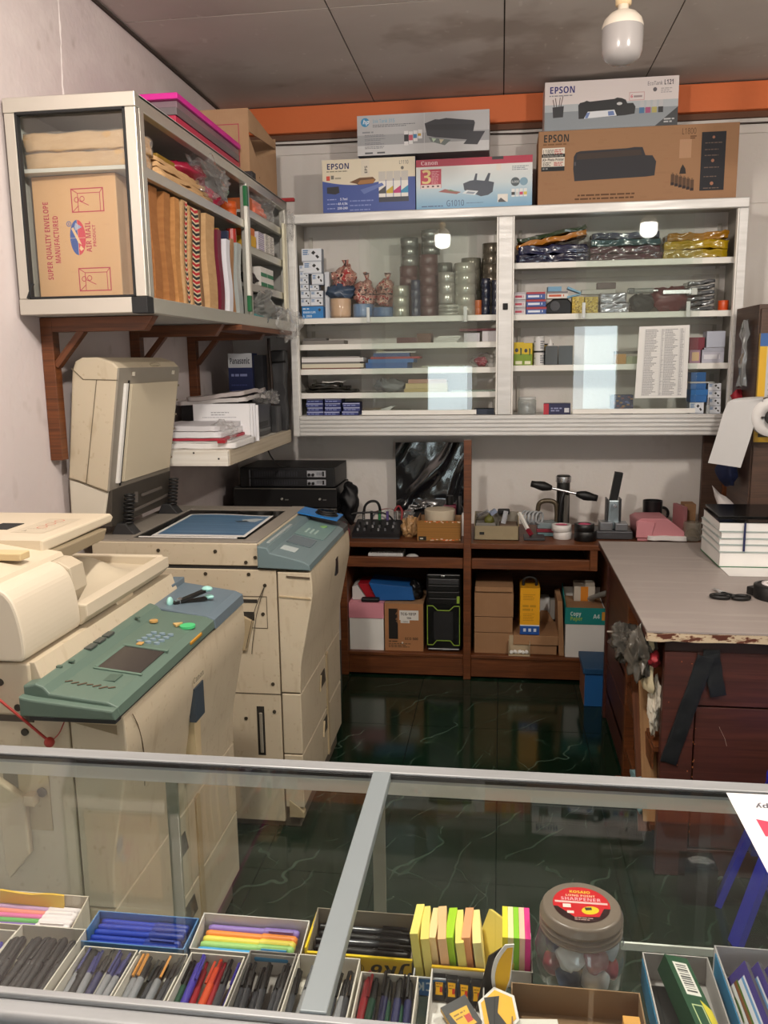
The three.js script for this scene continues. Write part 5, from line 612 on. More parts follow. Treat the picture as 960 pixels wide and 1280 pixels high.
{ // far copier, lid raised
  const xf = -0.648, zn = -2.80, zf = -3.54, xb = -1.45;
  const t = thing('photocopier', 'beige photocopier with its lid raised and blue grey control panel', 'photocopier', [-1.05, 0, -3.17]);
  copierBody(t, xf, zn, zf, xb);
  part(t, 'scanner_housing', bx(xb, -0.835, 0.998, 1.079, zf, zn, 0.004), BE); part(t, 'scanner_gap', bx(xb + 0.02, -0.84, 0.985, 0.998, zf + 0.02, zn - 0.006), M.dark);
  part(t, 'top_rim', [bx(xb, -1.32, 1.079, 1.084, zf, zn - 0.004, 0.002), bx(-0.895, -0.838, 1.079, 1.085, zf, zn - 0.004, 0.002), bx(-1.32, -0.895, 1.079, 1.083, zn - 0.055, zn - 0.004, 0.001), bx(-1.32, -0.895, 1.079, 1.083, zf, zf + 0.09, 0.001)], M.metal);
  part(t, 'platen_glass', bx(-1.32, -0.895, 1.0785, 1.0805, zf + 0.09, zn - 0.055), mat('#101314', 0.06)); part(t, 'glass_edge', bx(-1.30, -0.93, 1.083, 1.086, zn - 0.072, zn - 0.062, 0.001), M.white);
  const prof = [[-0.836, 0.995], [-0.836, 1.072], [-0.80, 1.068], [-0.79, 1.05], [-0.675, 1.022], [-0.65, 1.008], [-0.648, 0.988]].reverse();
  const panel = part(t, 'control_panel', ex(prof, 'z', -3.44, zn + 0.012, 0.004), mat('#6a7d81', 0.42));
  part(t, 'panel_end', ex(prof, 'z', zf, -3.441, 0.003), mat('#3b3c3d', 0.5), panel);
  const py = (x) => 1.05 + (x + 0.79) / 0.115 * -0.028 + 0.0008, flat = (x0, x1, z0, z1, h = 0.002) => ex([[x0, py(x0)], [x1, py(x1)], [x1, py(x1) + h], [x0, py(x0) + h]], 'z', z0, z1);
  part(t, 'touch_screen', flat(-0.78, -0.69, -3.10, -2.98), mat('#5e6d74', 0.15), panel); part(t, 'key_plate', flat(-0.785, -0.672, -3.40, -3.13), mat('#6f8a88', 0.4), panel); part(t, 'panel_pocket', flat(-0.775, -0.72, -2.93, -2.87, 0.0015), mat('#b9c4c4', 0.25), panel);
  for (let i = 0; i < 4; i++) for (let j = 0; j < 3; j++) part(t, 'number_key', cyl(-0.755 + j * 0.018, py(-0.755 + j * 0.018) + 0.003, -3.19 - i * 0.02, 0.005, 0.004, 'y', 10), mat('#9fb4ae', 0.35), panel); part(t, 'start_button', cyl(-0.715, py(-0.715) + 0.003, -3.34, 0.016, 0.004, 'y', 20), mat('#7fae6a', 0.4), panel); part(t, 'panel_slider', bar([-0.815, 1.071, -2.86], [-0.815, 1.071, -3.2], 0.01, 0.004), mat('#a9b2b2', 0.3), panel);
  // end cover: plates, slots, screws, hanging wire
  part(t, 'end_plate', [bx(-0.905, -0.81, 0.772, 0.774, zn, zn + 0.0015), bx(-0.812, -0.81, 0.774, 0.89, zn, zn + 0.0015), bx(-0.905, -0.81, 0.888, 0.89, zn, zn + 0.0015)], mat('#5d5344', 0.8)); part(t, 'end_slot', [bx(-0.90, -0.845, 0.865, 0.878, zn, zn + 0.001), bx(-0.90, -0.858, 0.80, 0.832, zn, zn + 0.001)], mat('#2b2722', 0.7)); for (const g of [bx(xb, -0.768, 0.525, 0.528, zn, zn + 0.0012), bx(-0.836, -0.834, 1.0, 1.079, zn, zn + 0.0012)]) part(t, 'seam_shade_strip', g, mat('#4a4135', 0.8));  // seams here are dark strips that paint the shade of narrow gaps
  part(t, 'end_slot', bx(-0.864, -0.836, 0.29, 0.478, zn, zn + 0.001), mat('#26231f', 0.7)); part(t, 'slot_bar', bx(-0.855, -0.843, 0.30, 0.455, zn, zn + 0.006, 0.003), mat('#8f897c', 0.4));
  for (const [x, y] of [[-1.03, 0.968], [-0.872, 0.969], [-0.815, 0.93], [-0.826, 0.825], [-0.80, 0.565], [-0.798, 0.46], [-0.905, 0.43], [-1.2, 1.05], [-0.99, 1.05], [-0.88, 1.012], [-0.846, 1.03], [-0.99, 0.16]]) part(t, 'screw', screwG(x, y, zn + 0.001, 0.0065), mat('#4c463c', 0.4, 0.5));
  part(t, 'hanging_wire', [tube([[-0.815, 0.93, zn + 0.004], [-0.85, 0.85, zn + 0.01], [-0.875, 0.76, zn + 0.012], [-0.89, 0.7, zn + 0.012]], 0.0012, 14, 4), tube([[-0.815, 0.93, zn + 0.004], [-0.845, 0.83, zn + 0.012], [-0.865, 0.72, zn + 0.012], [-0.87, 0.68, zn + 0.012]], 0.0012, 14, 4)], mat('#3d362c', 0.6)); part(t, 'feeder_hook', ex([[-0.90, 0.82], [-0.86, 0.80], [-0.868, 0.77], [-0.89, 0.69], [-0.905, 0.69]].reverse(), 'z', zn, zn + 0.012, 0.003), mat('#a8987a', 0.5));
  part(t, 'cover_step', bar([-0.765, 0.893, zn + 0.005], [-0.65, 0.886, zn + 0.005], 0.005, 0.005), BE2); part(t, 'cover_edge', bar([-0.735, 0.965, zn + 0.0055], [-0.652, 0.96, zn + 0.0055], 0.004, 0.006), mat('#55493a', 0.7)); part(t, 'front_window', bx(xf - 0.004, xf + 0.0055, 0.86, 0.93, -3.27, -3.22, 0.003), mat('#26272a', 0.3)); part(t, 'foot_guard', ex([[-0.755, 0.05], [-0.70, 0.05], [-0.70, 0.07], [-0.715, 0.09], [-0.755, 0.12]].reverse(), 'z', zn - 0.03, zn + 0.004, 0.003), BE2);
  // raised lid with feeder, seen from its near end; leans slightly to the aisle
  const lid = (pts, a, b, bev = 0.006) => ex(pts, 'z', a, b, bev);
  const ld = part(t, 'raised_lid', lid([[-1.545, 1.30], [-1.398, 1.25], [-1.327, 1.69], [-1.345, 1.71], [-1.40, 1.728], [-1.46, 1.728], [-1.486, 1.715], [-1.50, 1.68]], -3.42, -2.85), mat('#ffffff', 0.45, 0, { map: rep(tBeige, 1.2) }));
  part(t, 'lid_foot', lid([[-1.548, 1.17], [-1.53, 1.142], [-1.425, 1.13], [-1.40, 1.248], [-1.545, 1.298]], -3.42, -2.852), mat('#d2cbbb', 0.45), ld);
  part(t, 'seam_shade_strip', [bar([-1.545, 1.299, -2.8495], [-1.51, 1.292, -2.8495], 0.003), bar([-1.51, 1.292, -2.8495], [-1.398, 1.249, -2.8495], 0.003), bar([-1.50, 1.69, -2.8495], [-1.46, 1.652, -2.8495], 0.003), bar([-1.46, 1.652, -2.8495], [-1.333, 1.648, -2.8495], 0.003), bar([-1.478, 1.28, -2.8495], [-1.41, 1.65, -2.8495], 0.0025)], mat('#6a604e', 0.8), ld);  // lid seams: gap shade laid on as thin dark bars
  const inner = (a, b, z0, z1, th) => { const P = (k) => [-1.398 + (k - 1.25) * 0.1614, k]; const [x0, y0] = P(a), [x1, y1] = P(b); return ex([[x0 - 0.004, y0], [x0 + th, y0], [x1 + th, y1], [x1 - 0.004, y1]], 'z', z0, z1, 0.001); };
  part(t, 'inner_frame', inner(1.252, 1.69, -3.42, -2.851, 0.004), mat('#8d867a', 0.5), ld); part(t, 'platen_cover', inner(1.275, 1.632, -3.385, -2.945, 0.016), mat('#cbbfa6', 0.55), ld); part(t, 'scan_strip', inner(1.275, 1.635, -2.918, -2.898, 0.014), M.white, ld); part(t, 'strip_gap', inner(1.262, 1.645, -2.94, -2.93, 0.008), M.black, ld);
  part(t, 'lid_grip', blob(-1.335, 1.70, -3.19, 0.012, 0.008, 0.05, 0.002, 30, 2), mat('#b5a991', 0.5), ld); for (const z of [-2.96, -3.34]) part(t, 'catch', inner(1.66, 1.675, z - 0.01, z, 0.012), mat('#d8d0c0', 0.4), ld); for (let k = 0; k < 6; k++) part(t, 'cover_clip', inner(1.31 + k * 0.06, 1.318 + k * 0.06, -3.415, -3.388, 0.012), mat('#7d705a', 0.5), ld);
  part(t, 'hinge_plate', ex([[-1.435, 1.12], [-1.398, 1.12], [-1.386, 1.255], [-1.40, 1.255]], 'z', -3.41, -2.86, 0.002), mat('#4b463f', 0.45, 0.3), ld); part(t, 'plate_embossing', [bar([-1.382, 1.2, -3.1], [-1.384, 1.2, -3.3], 0.006, 0.01), bar([-1.384, 1.18, -3.05], [-1.382, 1.22, -3.05], 0.006, 0.012), bar([-1.386, 1.15, -2.95], [-1.386, 1.16, -3.38], 0.005, 0.01)], mat('#77706a', 0.4, 0.4), ld);
  for (const z of [-2.93, -3.36]) { const h = part(t, 'hinge', [lid([[-1.42, 1.083], [-1.33, 1.083], [-1.35, 1.105], [-1.365, 1.125], [-1.40, 1.125]], z - 0.03, z + 0.03, 0.003)], M.dark, ld); part(t, 'spring', [0, 1, 2, 3, 4, 5, 6, 7].map((k) => new THREE.TorusGeometry(0.017, 0.0045, 6, 16).rotateX(Math.PI / 2).translate(-1.366 + k * 0.0018, 1.125 + k * 0.0145, z)), M.black, h); }
}
solo('blue_cover_sheet', 'blue printed cover sheet lying on the copier glass', 'paper sheet', sheet(1, 1, 8, 8, (u, v) => [-1.262 + u * 0.355 + v * -0.012, 1.0845 + 0.003 * Math.sin(u * 5) * v, -2.885 - v * 0.44]), pm(canvasTex(256, 256, (c, w, h) => { c.fillStyle = '#e2e1de'; c.fillRect(0, 0, w, h); c.fillStyle = '#4f7394'; c.fillRect(10, 8, w - 20, h - 26); for (let k = 0; k < 60; k++) { c.fillStyle = `rgba(${hash(k, 1) > 0.5 ? '130,160,185' : '40,70,105'},0.25)`; c.fillRect(10, 8 + hash(k, 2) * 220, 236, 3); } poly(c, [[180, 60], [216, 40], [240, 44], [226, 84], [190, 80]], '#a9b4ba'); poly(c, [[166, 80], [196, 70], [210, 84], [178, 92]], '#2f3c48'); }), 0.35));
solo('blue_folder', 'bright blue folder with dark cable loop on the far copier', 'folder', bx(-0.835, -0.665, 1.066, 1.071, -3.52, -3.385).applyMatrix4(new THREE.Matrix4().makeTranslation(0, 0, 0)), mat('#1f6fb5', 0.4)).rotation.z = -0.19;
solo('cable_loop', 'coiled black cable lying on the bright blue folder', 'cable', [0, 1, 2].map((k) => new THREE.TorusGeometry(0.045 - k * 0.006, 0.005, 8, 28).rotateX(Math.PI / 2).rotateZ(-0.18).translate(-0.725, 1.066 + k * 0.007, -3.46)), M.black);

// ---------------------------------------------------------------- white plank shelf on the left wall
{
  const t = thing('plank_shelf', 'white painted plank shelf under the left cabinet', 'shelf', [-1.36, 1.268, -4.03]);
  const y = 1.335; part(t, 'board', bx(X0 + 0.002, -1.152, y - 0.018, y, -4.58, -3.47, 0.002), M.whiteWood); part(t, 'front_batten', bx(X0 + 0.002, -1.15, 1.268, y - 0.001, -3.492, -3.468, 0.002), M.whiteWood); part(t, 'side_batten', bx(-1.168, -1.148, 1.268, y + 0.001, -4.58, -3.493, 0.002), mat('#d5cdbf', 0.65, 0, { map: tWhiteWood }));
  for (const [x, yy] of [[-1.19, 1.30], [-1.30, 1.325], [-1.42, 1.325]]) part(t, 'nail', cyl(x, yy, -3.467, 0.004, 0.003, 'z', 8), M.dark);
  const doc = canvasTex(256, 192, (c, w, h) => { c.fillStyle = '#eeeef0'; c.fillRect(0, 0, w, h); lines(c, 80, 40, 90, 2, 12, 4, '#8a8a92'); lines(c, 40, 66, 170, 1, 12, 3, '#9c9ca4'); lines(c, 40, 84, 150, 4, 12, 2.5, '#b9b9c0'); });
  const pile = [['lowest white paper ream on the plank shelf', 0, 0.026, '#e6e5e4', -1.14], ['pale grey folder above the lowest ream', 0.026, 0.034, '#cfcdcc', -1.16], ['white folder with a red edge on the plank shelf', 0.034, 0.046, '#b03446', -1.19], ['white paper pile above the red edge', 0.046, 0.075, '#e2e2e6', -1.2], ['plastic sleeved paper pile on the plank shelf', 0.075, 0.10, '#d8d6da', -1.21]];
  for (const [l, a, b, c, x1] of pile) solo('paper_pile', l, 'paper', jig(fine(-1.5, x1, y + a + 0.001, y + b, -3.86, -3.53, 8), 0.002, 30, a * 90), mat(c, 0.6));
  solo('plastic_bag', 'clear crumpled sleeve end on the paper pile', 'plastic', bag(-1.215, y + 0.07, -3.6, 0.055, 0.045, 0.07, 2), M.film); solo('red_clip', 'small red tab at the end of the paper pile', 'clip', bx(-1.205, -1.17, y + 0.028, y + 0.042, -3.53, -3.5, 0.002), col('#a82430', 0.4));
  for (let k = 0; k < 4; k++) { const o = solo('document_sheaf', ['front printed sheaf standing before the black printer', 'second printed sheaf standing before the black printer', 'third printed sheaf standing before the black printer', 'rearmost printed sheaf standing before the black printer'][k], 'document', bx(-1.44 + k * 0.012, -1.165 + k * 0.01, y + 0.001, y + 0.178 - (k % 2) * 0.008, -3.872 - k * 0.012, -3.862 - k * 0.012), mat(['#e9e9ec', '#e3e3e6', '#dedee2', '#e6e6e9'][k], 0.75)); if (!k) { const g = new THREE.PlaneGeometry(0.27, 0.17).translate(0, 0.089, 0.0058); const m = new THREE.Mesh(g, pm(doc, 0.75)); m.name = 'print'; o.add(m); } }
  { const p = thing('printer', 'black desktop printer standing on the plank shelf', 'printer', [-1.36, y, -4.2]); part(p, 'body', bx(-1.53, -1.195, y + 0.001, y + 0.175, -4.36, -3.94, 0.008), mat('#232325', 0.45)); part(p, 'side_cover', bx(-1.195, -1.185, y + 0.004, y + 0.165, -4.28, -4.0, 0.004), mat('#2f3032', 0.4)); part(p, 'paper_slot', bx(-1.187, -1.182, y + 0.05, y + 0.075, -4.24, -4.05), M.black); part(p, 'slot_lip', bx(-1.187, -1.172, y + 0.03, y + 0.044, -4.25, -4.04, 0.002), mat('#4a4b4e', 0.4)); part(p, 'end_block', bx(-1.26, -1.17, y + 0.001, y + 0.14, -4.47, -4.37, 0.006), mat('#3d3e40', 0.45)); }
  ['lower clear sleeve pack lying on the black printer', 'upper clear sleeve pack with a dark red edge on the printer'].forEach((l, k) => { const o = solo('sleeve_pack', l, 'sleeves', jig(fine(-1.53 + k * 0.05, -1.2, y + 0.18 + k * 0.022, y + 0.2 + k * 0.022, -4.3, -3.9, 10), 0.005, 16, k + 2), mat(k ? '#bdb4b2' : '#cfcac8', 0.2)); o.rotation.z = 0.05 + 0.06 * k; });
  solo('plastic_bag', 'clear sleeve end sticking out beyond the printer', 'plastic', bag(-1.165, y + 0.195, -4.18, 0.055, 0.035, 0.16, 5), M.film);
  { const tx = canvasTex(128, 256, (c, w, h) => { c.fillStyle = '#26305c'; c.fillRect(0, 0, w, h); c.fillStyle = '#d3d6da'; c.fillRect(0, 0, w, 46); txt(c, 'Panasonic', 8, 34, 26, '#2b2f3a', { st: 'bold', w: 108 }); lines(c, 14, 66, 96, 1, 9, 8, '#8d97c4'); lines(c, 14, 100, 90, 8, 18, 4, '#45508a'); c.fillStyle = '#5d6db0'; c.fillRect(0, 222, w, 5); });
    carton('phone_box', 'dark blue and white box standing behind the sleeve packs', 'box', [-1.43, -1.30, 1.336, 1.752, -4.49, -4.39], col('#20284c', 0.5), { front: pm(tx, 0.45) }); carton('phone_box', 'dark box directly beside the dark blue one', 'box', [-1.298, -1.25, 1.336, 1.742, -4.5, -4.42], col('#1f2026', 0.5)); }
  { const b = thing('umbrella_bag', 'black bag with a strap hanging beside the plank shelf', 'bag', [-1.2, 1.336, -4.51]); part(b, 'bag', jig(fine(-1.232, -1.152, 1.34, 1.755, -4.56, -4.50, 10), 0.006, 20, 4), mat('#2f2f31', 0.6)); part(b, 'flap', jig(fine(-1.236, -1.15, 1.70, 1.765, -4.562, -4.495, 6), 0.003, 30, 2), M.black); part(b, 'strap', [tube([[-1.235, 1.83, -4.50], [-1.232, 1.76, -4.49], [-1.225, 1.6, -4.49], [-1.23, 1.42, -4.495]], 0.009, 18, 6)], mat('#26180f', 0.6)); }
}
// ---------------------------------------------------------------- long desk under the wall cabinet
const DZ = -4.37, DB = -4.93, DY = 0.75;
{
  const t = thing('desk', 'long brown wooden desk with open shelf bays along the back wall', 'desk', [0, 0, -4.65]);
  part(t, 'top', bx(X0 + 0.004, 1.05, DY - 0.028, DY, DB, DZ, 0.003), M.wood);
  part(t, 'upright', [bx(-0.186, -0.146, 0.0, 1.295, DZ - 0.03, DZ + 0.01, 0.003)], M.wood); part(t, 'upright', bx(-0.184, -0.148, 0.0, DY - 0.028, DB, DZ - 0.03), M.wood); part(t, 'upright', bx(-0.855, -0.815, 0.0, DY - 0.028, DB, DZ, 0.003), M.wood); part(t, 'upright', bx(0.56, 0.60, 0.0, DY - 0.028, DB, DZ, 0.003), M.wood); part(t, 'upright', bx(X0 + 0.004, X0 + 0.04, 0.0, DY - 0.028, DB, DZ, 0.003), M.wood); part(t, 'upright', bx(1.01, 1.05, 0.0, DY - 0.028, DB, DZ, 0.003), M.wood);
  part(t, 'drawer_cheek', bx(0.467, 0.505, 0.612, DY - 0.028, DZ - 0.3, DZ - 0.004, 0.002), M.wood);
  for (const [a, b] of [[-0.815, -0.188], [-0.144, 0.466]]) { part(t, 'tray_rail', bx(a, b, 0.612, 0.668, DZ - 0.03, DZ - 0.006, 0.003), M.wood); part(t, 'tray_board', bx(a, b, 0.618, 0.63, DB + 0.1, DZ - 0.03), M.wood); }
  for (const [a, b] of [[-0.815, -0.186], [-0.146, 0.56]]) { part(t, 'plinth', bx(a, b, 0.012, 0.118, DZ - 0.03, DZ - 0.008, 0.003), M.wood); part(t, 'bottom_shelf', bx(a, b, 0.118, 0.136, DB, DZ, 0.002), M.wood); part(t, 'back_board', bx(a, b, 0.14, 0.7, DB, DB + 0.008), M.wood); }
}
{
  const y = DY;
  // amplifiers
  const amp = (l, x0, x1, y0, y1, z1, bands) => { const t = thing('amplifier', l, 'amplifier', [(x0 + x1) / 2, y0, -4.68]); part(t, 'case', bx(x0, x1, y0 + 0.001, y1, -4.9, z1, 0.004), mat('#151517', 0.5)); for (const [a, b] of bands) { const f = part(t, 'front_plate', bx(x0 + 0.07, x1 - 0.1, a, b, z1, z1 + 0.008, 0.002), mat('#1d1e22', 0.5)); part(t, 'vent_grid', Array.from({ length: 18 }, (_, k) => bx(x0 + 0.085 + k * 0.014, x0 + 0.092 + k * 0.014, a + 0.01, b - 0.01, z1 + 0.008, z1 + 0.0095)), mat('#2c2d33', 0.5), f); part(t, 'control_plate', bx(x1 - 0.155, x1 - 0.05, a + 0.006, b - 0.004, z1 + 0.002, z1 + 0.011, 0.002), mat('#a9abb2', 0.35), f); for (let k = 0; k < 2; k++) part(t, 'knob', cyl(x1 - 0.142 + k * 0.022, (a + b) / 2 - 0.003, z1 + 0.016, 0.008, 0.01, 'z', 14), M.black, f); part(t, 'switch', bx(x1 - 0.068, x1 - 0.058, a + 0.012, b - 0.008, z1 + 0.011, z1 + 0.014), M.black, f); part(t, 'rack_ear', bx(x0 + 0.055, x0 + 0.062, a, b, z1, z1 + 0.014, 0.002), mat('#6a6b70', 0.35, 0.5), f); part(t, 'indicator', Array.from({ length: 8 }, (_, k) => bx(x1 - 0.10 + (k % 4) * 0.008, x1 - 0.095 + (k % 4) * 0.008, a + 0.018 + (k / 4 | 0) * 0.009, a + 0.023 + (k / 4 | 0) * 0.009, z1 + 0.011, z1 + 0.012)), mat('#4c4e55', 0.4), f); } return t; };
  amp('black amplifier with two silver control plates on top of the stack', -1.44, -0.9, 1.018, 1.128, -4.54, [[1.024, 1.066], [1.07, 1.116]]);
  const amp2 = (l, y0, y1, kn) => { const t = thing('amplifier', l, 'amplifier', [-1.17, y0, -4.68]); part(t, 'case', bx(-1.48, -0.89, y0 + 0.001, y1, -4.9, -4.53, 0.004), mat('#121214', 0.45)); part(t, 'top_trim', bx(-1.47, -0.892, y1 - 0.008, y1 - 0.002, -4.532, -4.524, 0.002), mat('#77756f', 0.35, 0.4)); for (const x of kn) part(t, 'knob', cyl(x, (y0 + y1) / 2 - 0.006, -4.525, 0.006, 0.012, 'z', 12), mat('#b9b9b4', 0.3, 0.4)); for (const x of kn) part(t, 'lettering', [bx(x + 0.016, x + 0.036, (y0 + y1) / 2 - 0.014, (y0 + y1) / 2 - 0.008, -4.53, -4.5285)], mat('#6a6a68', 0.5)); };
  amp2('plain black amplifier in the middle of the stack', 0.905, 1.016, [-1.2, -0.985]); amp2('black amplifier at the bottom of the stack', 0.752, 0.903, [-1.09, -1.05, -0.96]);
  solo('black_pouch', 'round black cable pouch beside the amplifiers', 'pouch', blob(-0.835, 0.93, -4.64, 0.048, 0.12, 0.07, 0.014, 24, 3), mat('#0e0e12', 0.55)).position.y = 0.79; 
  // mixer
  { const t = thing('audio_mixer', 'small black audio mixer on the desk', 'mixer', [-0.67, y, -4.56]); part(t, 'case', ex([[-4.46, y + 0.001], [-4.455, y + 0.03], [-4.66, y + 0.07], [-4.68, y + 0.001]], 'x', -0.80, -0.535, 0.004), mat('#1b1b1e', 0.45)); part(t, 'front_edge', bx(-0.80, -0.535, y + 0.001, y + 0.006, -4.462, -4.452, 0.002), mat('#3a3b40', 0.4)); for (let i = 0; i < 6; i++) for (let j = 0; j < 3; j++) { const z = -4.49 - j * 0.045; part(t, 'knob', cyl(-0.77 + i * 0.038, y + 0.03 + (-4.455 - z) * 0.195 + 0.008, z, 0.006, 0.014, 'y', 10), [mat('#8e8f92', 0.4), mat('#5b5c60', 0.4), M.black][(i + j) % 3]); } for (let i = 0; i < 5; i++) part(t, 'plug', cyl(-0.76 + i * 0.045, y + 0.095, -4.64, 0.008, 0.05, 'y', 10), [M.steel, M.black, mat('#2f7a4c', 0.4), mat('#5b4a86', 0.4), M.steel][i]); }
  const cab = (l, c, r, pts) => solo('signal_cable', l, 'cable', tube(pts, r, 40, 6), mat(c, 0.5));
  cab('thick black cable arching over the mixer', '#101012', 0.008, [[-0.76, 0.85, -4.64], [-0.75, 0.90, -4.64], [-0.72, 0.925, -4.64], [-0.685, 0.92, -4.65], [-0.67, 0.88, -4.66], [-0.68, 0.8, -4.72]]); cab('black cable looping from the amplifiers to the mixer', '#161618', 0.006, [[-0.87, 0.84, -4.6], [-0.82, 0.86, -4.6], [-0.75, 0.865, -4.62], [-0.65, 0.86, -4.64], [-0.6, 0.82, -4.66], [-0.63, 0.77, -4.72]]); cab('red cable looped behind the mixer', '#8f1e26', 0.006, [[-0.58, 0.82, -4.65], [-0.585, 0.87, -4.66], [-0.565, 0.895, -4.67], [-0.545, 0.87, -4.66], [-0.545, 0.82, -4.64]]); cab('dark red cable coiled beside the amplifier stack', '#5e1a24', 0.006, [[-0.87, 0.80, -4.52], [-0.85, 0.83, -4.50], [-0.82, 0.79, -4.49], [-0.82, 0.762, -4.47], [-0.85, 0.76, -4.46], [-0.86, 0.78, -4.47]]); cab('white wire drooping behind the mixer', '#c9c7c4', 0.0025, [[-0.8, 0.83, -4.66], [-0.74, 0.87, -4.68], [-0.68, 0.84, -4.7], [-0.62, 0.87, -4.7], [-0.54, 0.83, -4.7]]); cab('thin red wire running to the plastic wrapped board', '#7a1f22', 0.0025, [[-0.70, 0.86, -4.68], [-0.64, 0.87, -4.72], [-0.57, 0.86, -4.72], [-0.5, 0.86, -4.72]]); cab('thin black wire hanging from the plank shelf', '#1a1815', 0.004, [[-1.18, 1.262, -4.2], [-1.175, 1.22, -4.25], [-1.15, 1.17, -4.3], [-1.16, 1.135, -4.56]]);
  cab('white plug cable lying behind the mixer knobs', '#b9b4bc', 0.005, [[-0.73, 0.79, -4.7], [-0.70, 0.85, -4.67], [-0.66, 0.84, -4.66], [-0.62, 0.79, -4.7]]);
  // wrapped board
  { const t = thing('wrapped_board', 'black plastic wrapped board leaning on the back wall', 'board', [-0.39, y, -4.85]); const g = fine(-0.59, -0.192, 0.87, 1.235, -4.875, -4.835, 1); part(t, 'board', g, mat('#0c0d10', 0.35)); part(t, 'plastic_wrap', (() => { const s = sheet(1, 1, 40, 36, (u, v) => { const d = u * 0.9 - v * 0.55, w = 0.012 * Math.pow(Math.abs(Math.sin(d * 7 + 1.6 * vn(u * 3, v * 2, 99, 99))), 9) + 0.003 * vn(u * 9 + 5, v * 5, 999, 999) + (v < 0.16 ? 0.03 * (0.16 - v) / 0.16 * vn(u * 14, v * 30, 999, 999) : 0); return [-0.598 + u * 0.412, 0.845 + v * 0.395, -4.833 + w]; }); return s; })(), mat('#14161a', 0.14, 0, { clearcoat: 1 })); part(t, 'stand', bx(-0.55, -0.23, y + 0.001, 0.87, -4.88, -4.84), M.black); }
  solo('plastic_bag', 'clear bag of tan pieces between mixer and carton', 'bag', bag(-0.487, 0.80, -4.55, 0.048, 0.06, 0.055, 7, 0.3), mat('#b08a5e', 0.3)); solo('plastic_bag', 'tied top of the clear bag next to the mixer', 'bag', bag(-0.492, 0.868, -4.55, 0.028, 0.038, 0.026, 5), M.film);
  // open carton of odds and ends
  { const t = thing('open_carton', 'orange brown small open carton with a round tub inside', 'carton', [-0.32, y, -4.5]); const tx = pm(canvasTex(192, 128, (c, w, h) => { c.fillStyle = '#9a6a2c'; c.fillRect(0, 0, w, h); for (let k = 0; k < 40; k++) { c.fillStyle = `rgba(70,40,14,${0.2 * hash(k, 6)})`; c.fillRect(0, hash(k, 5) * h, w, 3); } for (let k = 0; k < 20; k++) { c.fillStyle = hash(k, 1) > 0.5 ? '#d8622c' : '#e2c9b4'; c.fillRect(40 + hash(k, 2) * 150, 112 + hash(k, 3) * 10, 9, 5); c.fillRect(30 + hash(k, 7) * 160, 2 + hash(k, 4) * 8, 8, 5); } c.fillStyle = '#17150f'; c.fillRect(6, 100, 34, 26); c.fillStyle = '#cfc8b8'; c.fillRect(12, 110, 14, 8); }), 0.7); const a = -0.435, b = -0.205, z0 = -4.6, z1 = -4.42; const fr = new THREE.PlaneGeometry(b - a, 0.11).translate((a + b) / 2, y + 0.056, z1 + 0.0006); part(t, 'printed_front', fr, tx); part(t, 'wall', bx(a, b, y + 0.001, y + 0.11, z1 - 0.004, z1), M.boardD); part(t, 'wall', bx(a, b, y + 0.001, y + 0.11, z0, z0 + 0.004), M.boardD); part(t, 'wall', bx(a, a + 0.004, y + 0.001, y + 0.12, z0, z1), M.boardD); part(t, 'wall', bx(b - 0.004, b, y + 0.001, y + 0.11, z0, z1), M.boardD); part(t, 'floor', bx(a, b, y + 0.001, y + 0.004, z0, z1), M.boardD); }
  solo('round_tub', 'cream round tub standing in the orange brown carton', 'tub', lathe([[0.001, 0], [0.078, 0], [0.084, 0.15], [0.080, 0.155], [0.001, 0.157]], -0.32, y + 0.005, -4.51), mat('#cbbda6', 0.5)); 
  { const t = thing('ink_bottle', 'dark pink ink bottle with black cap behind the open carton', 'bottle', [-0.275, y, -4.65]); part(t, 'bottle', bx(-0.31, -0.24, y + 0.001, 0.91, -4.68, -4.62, 0.006), mat('#6a1733', 0.3)); part(t, 'cap', cyl(-0.275, 0.935, -4.65, 0.02, 0.05, 'y', 16), M.black); } solo('glue_bottle', 'second black capped bottle next to the dark pink ink bottle', 'bottle', lathe([[0.001, 0], [0.025, 0], [0.025, 0.13], [0.012, 0.15], [0.012, 0.2], [0.001, 0.2]], -0.225, y + 0.001, -4.69, 18), mat('#141416', 0.3)); solo('paper_scrap', 'small white card beside the desk upright', 'card', bx(-0.204, -0.192, y + 0.001, 0.87, -4.62, -4.56), M.paper);
  // tray of odds right of the upright
  { const t = thing('parts_tray', 'cream cardboard tray of clips on the desk', 'tray', [-0.015, y, -4.55]); const a = -0.134, b = 0.103, z0 = -4.62, z1 = -4.46, w = mat('#a89a7c', 0.85, 0, { map: rep(tPaper, 4) }); part(t, 'front_wall', bx(a, b, y + 0.001, y + 0.078, z1 - 0.004, z1), w); part(t, 'back_wall', bx(a, b, y + 0.001, y + 0.13, z0, z0 + 0.004), mat('#8a8478', 0.85)); part(t, 'side_wall', ex([[z1, y + 0.001], [z1, y + 0.078], [z0, y + 0.13], [z0, y + 0.001]], 'x', a, a + 0.004), w); part(t, 'side_wall', ex([[z1, y + 0.001], [z1, y + 0.078], [z0, y + 0.13], [z0, y + 0.001]], 'x', b - 0.004, b), w); part(t, 'floor', bx(a, b, y + 0.001, y + 0.004, z0, z1), w); part(t, 'black_mark', bx(-0.105, -0.08, y + 0.03, y + 0.045, z1, z1 + 0.001), M.black); }
  const odd = (n, l, cat, g, m) => solo(n, l, cat, g, m);
